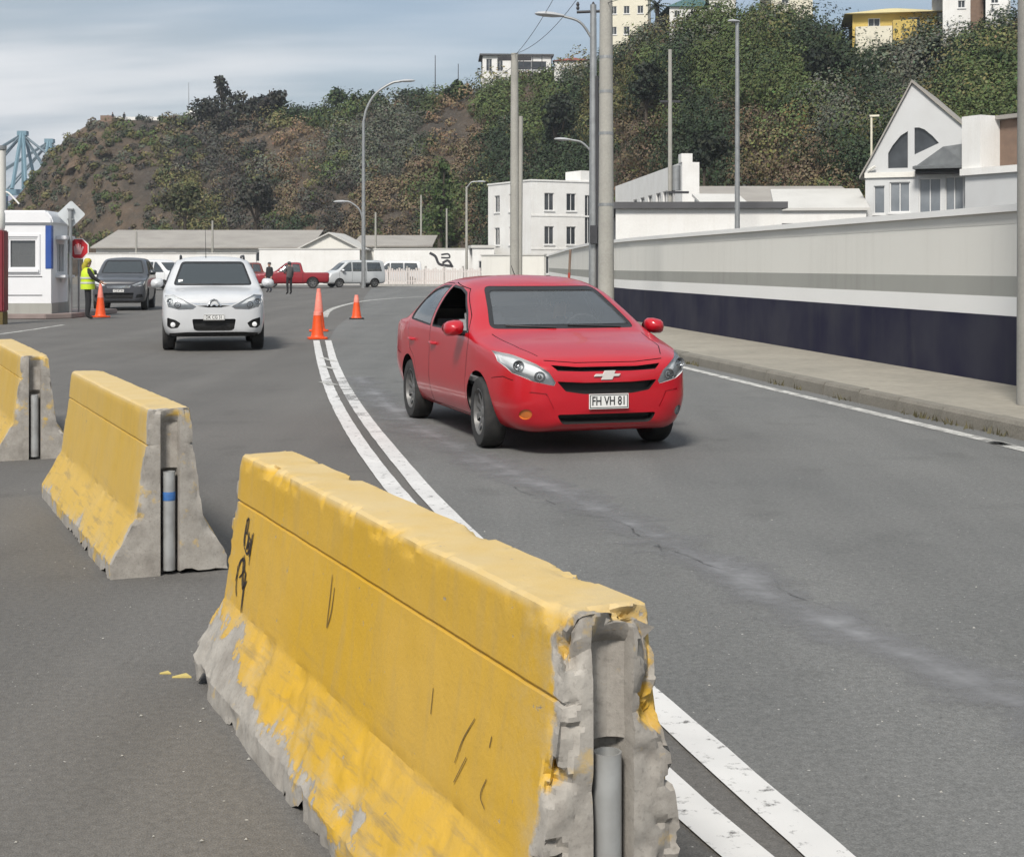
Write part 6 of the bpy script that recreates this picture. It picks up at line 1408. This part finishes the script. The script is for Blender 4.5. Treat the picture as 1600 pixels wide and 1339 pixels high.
for px, D, pt_, lp, lab in ((658, 140, 305, 0, 'thin grey post second right of the tallest street light'), (698, 140, 326, 0, 'short thin post near the white graffiti wall'), (729, 118, 292, 1, 'distant street light left of the three-storey house'), (332, 126, 345, 0, 'thin post above the roof of the white car'), (587, 128, 332, 0, 'short thin post just right of the tallest street light'), (213, 126, 362, 0, 'thin post above the dark grey car')):
    t = pole('lamp_post' if not lp else 'street_light', lab, px, D, 0, gz(pt_, D), .12, .08, M_pole, 'street light' if lp else 'post', 'street lights' if lp else 'distant posts')
    if lp: z = gz(pt_, D); arm(t, [(0, 0, z-.1), (.4, 0, z+.35), (.9, 0, z+.4)], .05, M_galv, ((.8, 0, z+.4), (1, 0, 0)), 1.0)
pe = pole('edge_pole', 'wide grey pole at the right picture edge in front of the wall', 1624, 14.3, .15, 7.5, .212, .19, M_pole, group='utility poles')
# wires
def wire(label, a, b, sag, r=.012):
    a, b = Vector(a), Vector(b); P_ = [a.lerp(b, t)-Vector((0, 0, sag*4*t*(1-t))) for t in np.linspace(0, 1, 17)]; g = G(); g.tube(P_, r, 4, False); o = g.build('overhead_wire', M_dark, fix=False); tag(o, label, 'wire', 'overhead wires')
p3t = Vector(p3.location)+Vector((0, 0, zz+.4)); p2t = Vector(p2.location)+Vector((0, 0, 8.2)); p1t = Vector(p1.location)+Vector((0, 0, 8.2))
wire('overhead wire sloping from the slim concrete pole up toward the light pole', p2t, p1t+Vector((0, 0, .8)), .35, .008)
wire('overhead wire leaving the top of the slim pole toward the upper left', p2t+Vector((.4, 0, 0)), p2t+Vector((-8, 60, 4)), .6, .010)
wire('overhead wire running from thickest pole past the tall thin light pole', p1t+Vector((0, 0, -1.5)), Vector((6.2, 13.8, 7.4)), .5, .008)
wire('overhead wire just below the other one from the slim pole', p2t+Vector((-.4, 0, 0)), p3t+Vector((-.4, 0, .2)), .4, .008)
# leaning marker post behind the red car
g = G(); g.tube([(0, 0, 0), (.05, 0, .62)], .028, 8); mk = thing('marker_post', 'thin leaning red marker post just above the red car roof', 'post', (gx(886, 33), 33, .15), 0)
g = G(); g.tube([(0, 0, 0), (.05, 0, 1.2)], .03, 8); g.build('shaft', mat('marker_red', (0.42, 0.06, 0.04), 0.6, var=0.4), mk, smooth=50); g = G(); g.tube([(.05, 0, 1.2), (.075, 0, 1.72)], .027, 8); g.build('dark_top', M_brown, mk, smooth=50)

# ------------------------------------------------------------------ guard booth, signs and cones
BD = 42.0; BX0, BX1 = gx(2, BD), gx(84, BD); BH = 2.95
M_booth = mat('booth_white_panel', (0.77, 0.775, 0.79), 0.45, var=0.25, vscale=1.5, color2=(0.66, 0.66, 0.67)); M_blue = mat('booth_blue', (0.035, 0.09, 0.33), 0.4, var=0.3, vscale=3)
bt = thing('guard_booth', 'white guard booth with blue corner panel at the left edge', 'booth', (BX0, BD, 0), R(3)); BW = 1.40; BDp = 1.9
g = G(); wall_face(g, 0, BW, .30, 2.55, [(.20, 1.0, 1.28, 2.14)], .10); ML = Matrix.Translation((BW, 0, 0)) @ Matrix.Rotation(R(90), 4, 'Z')
gg = G(); wall_face(gg, 0, BDp, .30, 2.55, [(.62, 1.5, 1.15, 2.05)], .06); g.add([ML @ Vector(v) for v in gg.v], gg.f)
g.add([(0, 0, .3), (0, BDp, .3), (0, BDp, 2.55), (0, 0, 2.55), (BW, BDp, .3), (BW, BDp, 2.55)], [(0, 3, 2, 1), (1, 2, 5, 4)]); g.build('wall', M_booth, bt, fix=False)
window(bt, .20, 1.0, 1.28, 2.14, I4, glass('booth_glass', (0.6, 0.62, 0.62), 0.03, 0.25, (0.35, 0.36, 0.36)), 0, .06, M_booth); window(bt, .62, 1.5, 1.15, 2.05, ML, MATS['booth_glass'], 2, .04, M_booth)
g = G(); g.prism([(-.06, 2.55), (BW+.06, 2.55), (BW+.06, 2.72), (BW-.12, 2.95), (.06, 2.95), (-.06, 2.80)], -.08, BDp+.08, 'Y'); g.build('roof', M_booth, bt, bevel=.05, smooth=40)
g = G(); g.box(-.02, BW+.02, -.02, BDp+.02, .0, .30); g.build('plinth', M_bandgrey, bt)
g = G(); g.box(BW-.16, BW+.012, -.012, .22, 1.28, 2.52); g.build('blue_panel', M_blue, bt, bevel=.01)
for z in (1.05, .52): g = G(); g.box(.05, 1.15, -.012, -.002, z, z+.018); g.build('panel_joint', M_dark, bt)
for q in ((.10, 1.09, 2.20, 2.27), (.10, 1.09, 1.14, 1.20), (1.03, 1.09, 1.201, 2.199), (.10, .16, 1.201, 2.199)): g = G(); g.box(q[0], q[1], -.03, -.002, q[2], q[3]); g.build('window_trim', M_booth, bt)
g = G(); g.prism([(.50, 1.02), (1.62, 1.02), (1.62, 1.10), (.50, 1.10)], BW, BW+.28, 'X') ; g.build('service_shelf', M_booth, bt, bevel=.01)
g = G(); g.prism([(.50, 2.12), (1.62, 2.12), (1.62, 2.24), (.50, 2.24)], BW+.002, BW+.30, 'X'); g.build('service_hood', M_booth, bt, bevel=.02)
g = G(); g.box(.35, .75, .55, .9, 1.05, 1.65); g.build('computer_screen', M_trim, bt)
g = G(); g.box(-.02, BW+.05, 1.0, 1.6, .9, 1.0); g.build('desk', M_booth, bt)
# kerbed island
g = G(); isl = [(-3.0, -.45), (1.7, -.35), (2.25, .3), (2.3, 5.0), (-3.0, 5.0)]; g.prism(isl, 0, .14); io = g.build('traffic_island', mat('island_pink_concrete', (0.30, 0.24, 0.22), 0.9, var=0.5, vscale=2), bevel=.02); io.location = (BX0-.3, BD-.1, 0); struct(io, 'low kerbed island under the guard booth')
bt.location.z = .14
# maroon post at the picture edge
mp_ = thing('maroon_gate_post', 'tall maroon post with grey drum top at the left edge', 'post', (gx(-4, 38), 38, 0))
g = G(); g.box(-.22, .22, -.2, .2, .32, 2.42); g.build('post_body', mat('maroon_metal', (0.20, 0.02, 0.028), 0.45, var=0.4, vscale=2), mp_, bevel=.03)
g = G(); g.box(-.20, .20, -.19, .19, 0, .318); g.build('post_base', mat('olive_base', (0.14, 0.10, 0.03), 0.8, var=0.5), mp_)
g = G(); g.lathe([(.001, 2.43), (.17, 2.43), (.19, 2.5), (.19, 2.85), (.15, 2.95), (.001, 2.95)], 18); g.build('drum_top', M_wallgrey, mp_, smooth=40, fix=False)
lt = pole('pale_column', 'pale grey column with curved white tube at the upper left edge', 0, 60, 0, gz(232, 60), .25, .23, M_wallgrey, 'pole'); 
g = G(); g.lathe([(.001, 0), (.26, 0), (.26, -.15), (.24, -.2)], 16, Matrix.Translation((0, 0, gz(228, 60)))); g.build('cap', M_galv, lt, fix=False)
g = G(); zq = gz(300, 60); g.tube(smooth_path([Vector((.2, 0, zq)), Vector((.35, 0, zq-.05)), Vector((.6, 0, zq-.3)), Vector((.78, 0, zq-.5))], 5), .035, 8); g.build('curved_tube', M_white, lt, smooth=60)
# diamond sign seen from behind, octagonal red sign
SD = 43.0; sgn = thing('diamond_sign', 'diamond road sign seen from behind on a grey post', 'road sign', (gx(110, SD), SD, 0.14))
g = G(); zc = gz(335, SD)-.14; g.tube([(0, 0, -.1), (0, 0, zc+.1)], .055, 10); g.build('post', M_galv, sgn, smooth=50)
def rdiam(h, r=.07): return roundpoly([(-h, 0), (0, -h), (h, 0), (0, h)], r, 4)
Mz = Matrix.Translation((0, .075, zc)) @ Matrix.Rotation(R(12), 4, 'Z'); g = G(); g.prism(rdiam(.41), -.006, .006, 'Y', Mz); g.build('sign_plate', mat('sign_back_aluminium', (0.62, 0.65, 0.66), 0.45, metal=0.2, var=0.3, vscale=3), sgn)
for z in (-.15, .15): g = G(); g.box(-.09, .09, -.03, .066, zc+z-.02, zc+z+.02); g.build('clamp', M_galv, sgn)
OD = 43.6; ost = thing('octagonal_sign', 'red octagonal stop sign with pale hand mark beside the worker', 'road sign', (gx(123, OD), OD, 0.14)); zo = gz(389, OD)-.14; ro = .335
oct_ = [(ro*math.cos(R(22.5+45*i)), ro*math.sin(R(22.5+45*i))) for i in range(8)]; Mo = Matrix.Translation((0, -.05, zo))
g = G(); g.prism(oct_, 0, .006, 'Y', Mo); g.build('sign_rim', M_plate, ost); g = G(); g.prism([(x*.90, z*.90) for x, z in oct_], -.004, -.001, 'Y', Mo); pl_ = g.build('sign_plate', mat('sign_red', (0.55, 0.02, 0.03), 0.4, var=0.3, vscale=4), ost)
hand = [(-.10, -.17), (.08, -.17), (.13, -.04), (.17, .05), (.13, .075), (.085, .0), (.085, .12), (.05, .13), (.035, .02), (.025, .155), (-.015, .155), (-.02, .02), (-.045, .14), (-.08, .125), (-.075, .0), (-.10, .09), (-.13, .07), (-.125, -.06)]
g = G(); g.prism(hand, -.009, -.006, 'Y', Mo); g.build('hand_symbol', mat('pale_pink_symbol', (0.72, 0.42, 0.42), 0.5), ost)
g = G(); g.tube([(0, 0, -.1), (0, 0, zo+.25)], .03, 8); g.build('post', M_galv, ost, smooth=50)

def cone(label, px, py, h, rb, rt=.03, base=True, top=.45, dark_base=False, group='traffic cones'):
    p = ground(px, py); t = thing('traffic_cone', label, 'traffic cone', (p.x, p.y, .006), random.uniform(0, 1.5), group); ht = h*(1-top); rr_ = lambda z: rb+(rt-rb)*z/h
    g = G(); g.lathe([(rb*1.12, .035), (rb*1.02, .05), (rr_(.09), .09), (rr_(ht), ht)], 24); g.build('lower_cone', M_orange, t, smooth=40, fix=False)
    g = G(); g.lathe([(rr_(ht)+.004, ht-.012), (rr_(ht)+.005, ht), (rr_(h*.9)+.003, h*.9), (rr_(h*.9), h*.9+.005)], 24); g.build('sleeve', M_pink, t, smooth=40, fix=False)
    g = G(); g.lathe([(rr_(h*.9), h*.9), (rt+.004, h*.985), (rt, h), (rt*.7, h), (rt*.65, h*.96)], 20); g.build('tip', M_pink, t, smooth=40, fix=False)
    if base: g = G(); b = rb*1.45; g.prism(roundpoly([(-b, -b), (b, -b), (b, b), (-b, b)], b*.3, 3), 0, .036); g.build('base', M_black if dark_base else M_orange, t, bevel=.005)
    return t
cone('orange cone beside the worker, its tip under the worker\'s hand', 157, 496, 1.0, .16, .03, True, .42)
cone('short stubby orange cone at the start of the double white line', 496, 530, .56, .135, .075, True, .12)
cone('tall faded orange cone standing behind the stubby one', 498, 518, .98, .15, .04, True, .55)
cone('orange cone with black base alone on the road near the sweeping line', 557, 499, .68, .14, .05, True, .30, True)

# ------------------------------------------------------------------ people
def person(name, label, loc, face, H, J, mats, vest=None, group=None, hood=None, hair=True, bulk=1.12):
    """J overrides joints (metres for a 1.75 m figure facing +y); mats = (skin, top, trousers, boots)"""
    t = thing(name, label, 'person', loc, face, group); k = H/1.75
    P_ = dict(pel=(0, 0, .95), sp=(0, -.01, 1.14), ch=(0, 0, 1.34), nk=(0, -.005, 1.475), hb=(0, .015, 1.555), hm=(0, .015, 1.635), ht=(0, .01, 1.71), nose=(0, .105, 1.61),
              ls=(-.17, 0, 1.41), le=(-.22, -.02, 1.13), lw=(-.22, .08, .90), lh=(-.215, .11, .83), rs=(.17, 0, 1.41), re=(.22, -.02, 1.13), rw=(.22, .08, .90), rh=(.215, .11, .83),
              lhip=(-.095, 0, .90), lk=(-.105, .02, .50), la=(-.105, -.01, .09), lt=(-.12, .14, .035), rhip=(.095, 0, .90), rk=(.105, .02, .50), ra=(.105, -.01, .09), rt=(.12, .14, .035))
    P_.update(J); rad = dict(pel=.135, sp=.125, ch=.15, nk=.06, hb=.072, hm=.088, ht=.06, nose=.018, ls=.062, le=.045, lw=.033, lh=.034, rs=.062, re=.045, rw=.033, rh=.034, lhip=.095, lk=.062, la=.045, lt=.04, rhip=.095, rk=.062, ra=.045, rt=.04)
    E_ = [('pel', 'sp'), ('sp', 'ch'), ('ch', 'nk'), ('nk', 'hb'), ('hb', 'hm'), ('hm', 'ht'), ('hm', 'nose'), ('ch', 'ls'), ('ls', 'le'), ('le', 'lw'), ('lw', 'lh'), ('ch', 'rs'), ('rs', 're'), ('re', 'rw'), ('rw', 'rh'), ('pel', 'lhip'), ('lhip', 'lk'), ('lk', 'la'), ('la', 'lt'), ('pel', 'rhip'), ('rhip', 'rk'), ('rk', 'ra'), ('ra', 'rt')]
    for s_ in 'lr':                                               # fingers and thumb
        w, h = Vector(P_[s_+'w']), Vector(P_[s_+'h']); d = (h-w).normalized(); sd_ = d.cross(Vector((0, 1, .2))).normalized(); cu = sd_.cross(d)
        for i, (o_, ln) in enumerate(((-.03, .070), (-.010, .085), (.010, .080), (.030, .062))):
            a, b = s_+'f%da' % i, s_+'f%db' % i; P_[a] = tuple(h+sd_*o_+d*.045); P_[b] = tuple(h+sd_*o_*1.15+d*(.045+ln*.8)+cu*.025); rad[a] = .0095; rad[b] = .008; E_ += [(s_+'h', a), (a, b)]
        a, b = s_+'ta', s_+'tb'; P_[a] = tuple(w+d*.035+cu*.035+sd_*.02); P_[b] = tuple(w+d*.085+cu*.06+sd_*.02); rad[a] = .012; rad[b] = .010; E_ += [(s_+'w', a), (a, b)]
    ks_ = list(P_); me = bpy.data.meshes.new('body'); me.from_pydata([Vector(P_[q])*k for q in ks_], [(ks_.index(a), ks_.index(b)) for a, b in E_], [])
    tmp = bpy.data.objects.new('body_src', me); COL.objects.link(tmp); sm = tmp.modifiers.new('skin', 'SKIN'); sm.use_smooth_shade = True; sb = tmp.modifiers.new('sub', 'SUBSURF'); sb.levels = sb.render_levels = 1
    for i, q in enumerate(ks_): v = me.skin_vertices[0].data[i]; bk = 1.0 if (q[0] in 'hn' or q[1:2] in 'fth' or q in ('lt', 'rt', 'nose')) else bulk; v.radius = (rad[q]*k*bk*(1.12 if q in ('pel', 'ch', 'sp') else 1), rad[q]*k*bk*(.85 if q in ('pel', 'ch', 'sp') else 1)); v.use_root = q == 'pel'
    bpy.context.view_layer.update(); bme = bpy.data.meshes.new_from_object(tmp.evaluated_get(bpy.context.evaluated_depsgraph_get())); bpy.data.objects.remove(tmp)
    bme.materials.clear()
    for m in mats: bme.materials.append(m)
    lw_, rw_ = Vector(P_['lw'])*k, Vector(P_['rw'])*k; lh_, rh_ = Vector(P_['lh'])*k, Vector(P_['rh'])*k
    for p in bme.polygons:
        c = Vector(p.center); mi = 1
        if c.z > 1.50*k: mi = 0
        elif min((c-lh_).length, (c-rh_).length) < .11*k or min((c-lw_).length, (c-rw_).length) < .03*k: mi = 0
        elif c.z < .12*k: mi = 3
        elif c.z < .93*k: mi = 2
        p.material_index = mi; p.use_smooth = True
    bo = bpy.data.objects.new('body', bme); COL.objects.link(bo); bo.parent = t
    hm = Vector(P_['hm'])*k
    for sx_ in (-1, 1):
        g = G(); g.lathe([(.001, -.011*k), (.009*k, -.006*k), (.011*k, 0), (.009*k, .006*k), (.001, .011*k)], 8, Matrix.Translation(hm+Vector((sx_*.032, .088, .012))*k)); g.build('eye', M_dark, t, smooth=60, fix=False)
        g = G(); g.lathe([(.001, -.03*k), (.012*k, -.015*k), (.014*k, 0), (.012*k, .018*k), (.001, .03*k)], 8, Matrix.Translation(hm+Vector((sx_*.092, .0, .0))*k)); g.build('ear', mats[0], t, smooth=60, fix=False)
    if hair:
        vs = []; n = 16
        for r_, dz in ((.088, -.035), (.102, .0), (.102, .04), (.085, .085), (.05, .112), (.002, .120)):
            for i in range(n): a = 2*math.pi*i/n; fr = math.sin(a) > .55; vs.append(hm+Vector((math.cos(a)*r_, math.sin(a)*r_*1.08-.012, dz+(.055 if fr and dz < .03 else 0)))*k)
        g = G(); g.add(vs, [(j*n+i, j*n+(i+1) % n, (j+1)*n+(i+1) % n, (j+1)*n+i) for j in range(5) for i in range(n)]); g.build('hair' if not hood else 'hood', hood or M_dark, t, smooth=70)
    if hood:
        g = G(); a = hm+Vector((0, -.05, -.02))*k; g.tube([a, hm+Vector((0, -.10, -.12))*k, hm+Vector((0, -.12, -.24))*k], [.085*k, .09*k, .05*k], 10); g.build('hood_cape', hood, t, smooth=60)
    if vest:
        rings = [(.86, .235, .20), (1.0, .235, .20), (1.14, .225, .19), (1.28, .235, .19), (1.38, .225, .17), (1.45, .16, .12), (1.48, .09, .09)]; n = 22
        def ring(z, a_, b_): return [(Vector((math.cos(2*math.pi*i/n)*a_, math.sin(2*math.pi*i/n)*b_, z)))*k for i in range(n)]
        def off(z): return Vector(P_['pel']).lerp(Vector(P_['ch']), min(1, max(0, (z-.95)/.39)))*1.0
        def rr2(z, a_, b_): o_ = off(z); return [p+Vector((o_.x, o_.y, 0))*k for p in ring(z, a_, b_)]
        g = G(); vs = []
        for z, a_, b_ in rings: vs += rr2(z, a_, b_)
        g.add(vs, [(j*n+i, j*n+(i+1) % n, (j+1)*n+(i+1) % n, (j+1)*n+i) for j in range(len(rings)-1) for i in range(n)]); vo = g.build('vest', vest, t, smooth=60)
        for z in (1.02, 1.16):
            g = G(); g.add(rr2(z, .243, .207)+rr2(z+.05, .242, .206), [(i, (i+1) % n, n+(i+1) % n, n+i) for i in range(n)]); g.build('reflective_stripe', mat('reflective_band', (0.55, 0.56, 0.52), 0.4), vo, smooth=60)
    return t
M_skin = mat('skin', (0.42, 0.25, 0.18), 0.6); M_blk = mat('black_cloth', (0.018, 0.018, 0.02), 0.85, var=0.4, vscale=9); M_navycl = mat('dark_blue_cloth', (0.025, 0.028, 0.045), 0.85); M_viz = mat('hi_vis_yellow', (0.55, 0.72, 0.03), 0.6, var=0.35, vscale=7, color2=(0.42, 0.55, 0.02)); M_hood = mat('olive_yellow_hood', (0.42, 0.36, 0.03), 0.75, var=0.5, vscale=8)
wp = ground(137, 499)
person('person', 'worker in yellow vest and yellow hood reaching for the cone', (wp.x, wp.y, 0.002), R(-70), 1.72, dict(rs=(.17, .0, 1.40), re=(.27, .13, 1.20), rw=(.24, .33, 1.06), rh=(.235, .40, 1.03), le=(-.23, .02, 1.13), lw=(-.20, .16, .95), lh=(-.19, .22, .90)), (M_skin, M_blk, M_blk, M_blk), M_viz, None, M_hood, True, 1.38)
dv = rr.matrix_world if False else None
kk2 = 1.66/1.75; fwv = fw; lf = Vector((math.cos(YAW), math.sin(YAW), 0)); seat_p = Vector(rr.location)+fwv*0.06+lf*0.35
person('person', 'driver in dark top at the wheel of the red saloon', (seat_p.x, seat_p.y, .50-.95*kk2), YAW+math.pi, 1.66, dict(sp=(0, -.06, 1.14), ch=(0, -.13, 1.34), nk=(0, -.15, 1.475), hb=(0, -.13, 1.555), hm=(0, -.125, 1.635), ht=(0, -.13, 1.71), nose=(0, -.035, 1.61), ls=(-.17, -.13, 1.41), rs=(.17, -.13, 1.41), le=(-.22, .08, 1.22), re=(.22, .08, 1.22), lw=(-.15, .32, 1.30), lh=(-.13, .40, 1.33), rw=(.15, .32, 1.30), rh=(.13, .40, 1.33), lhip=(-.095, .05, .93), rhip=(.095, .05, .93), lk=(-.11, .46, .98), rk=(.11, .46, .98), la=(-.11, .66, .64), ra=(.11, .66, .64), lt=(-.12, .80, .62), rt=(.12, .80, .62)), (M_skin, M_navycl, M_blk, M_blk))
pp1 = ground(421, 461); person('person', 'person in dark clothes by the tail of the brown pick-up', (gx(421, 84), 84, 0.002), R(150), 1.72, {}, (M_skin, M_blk, M_navycl, M_blk))
person('person', 'person in dark trousers standing in front of the red pick-up', (gx(452, 78), 78, 0.002), R(40), 1.74, dict(le=(-.28, .05, 1.15), lw=(-.12, .2, 1.12), lh=(-.05, .22, 1.13)), (M_skin, mat('grey_jacket', (0.09, 0.085, 0.085), 0.85), M_blk, M_blk))
for px, f, lab in ((194, 0, 'tiny figure standing on the lookout parapet line, left'), (176, 2.5, 'tiny figure at the left end of the lookout')):
    person('person', lab, (gx(px, 250.2), 250.2, gz(188, 250)-.35), f, 1.7, {}, (M_skin, M_blk, M_blk, M_blk), group='people on the lookout')
for px, lab in ((220, 'small dark bush on the lookout parapet'), (255, 'round dark bush at the right end of the lookout parapet'), (278, 'grey-green bush between the lookout and the kiosk')):
    b_ = thing('lookout_bush', lab, 'bush', (gx(px, 249), 249, gz(188, 249))); v, f, col = leaves(np.array([(0, 0, .45), (.5, 0, .3), (-.5, .1, .3)]), np.array([.7, .5, .5]), np.array([DK]*3), 90, .15, .8, .6, .2, .4)
    o = bpy.data.objects.new('leaf_mass', np_mesh('leaf_mass', v, f, [M_leaf], col)); COL.objects.link(o); o.parent = b_
    g = G(); g.tube([(0, 0, -.6), (0, 0, .3)], .06, 6); g.build('stem', M_bark, b_)

# ------------------------------------------------------------------ haze over the bay
g = G(); g.box(-3050, 3050, -70, 5050, -1.1, 52)
hz = g.build('haze', mat('haze_air', (1, 1, 1))); hm_ = MATS['haze_air']; nt = hm_.node_tree; nt.nodes.clear()
pv_ = nt.nodes.new('ShaderNodeVolumePrincipled'); pv_.inputs['Color'].default_value = (0.86, 0.92, 1.0, 1); pv_.inputs['Density'].default_value = 0.0003; pv_.inputs['Anisotropy'].default_value = 0.2
oo = nt.nodes.new('ShaderNodeOutputMaterial'); nt.links.new(pv_.outputs[0], oo.inputs['Volume']); struct(hz, 'thin pale haze over the harbour and hill', 'stuff')
S.cycles.volume_bounces = 0
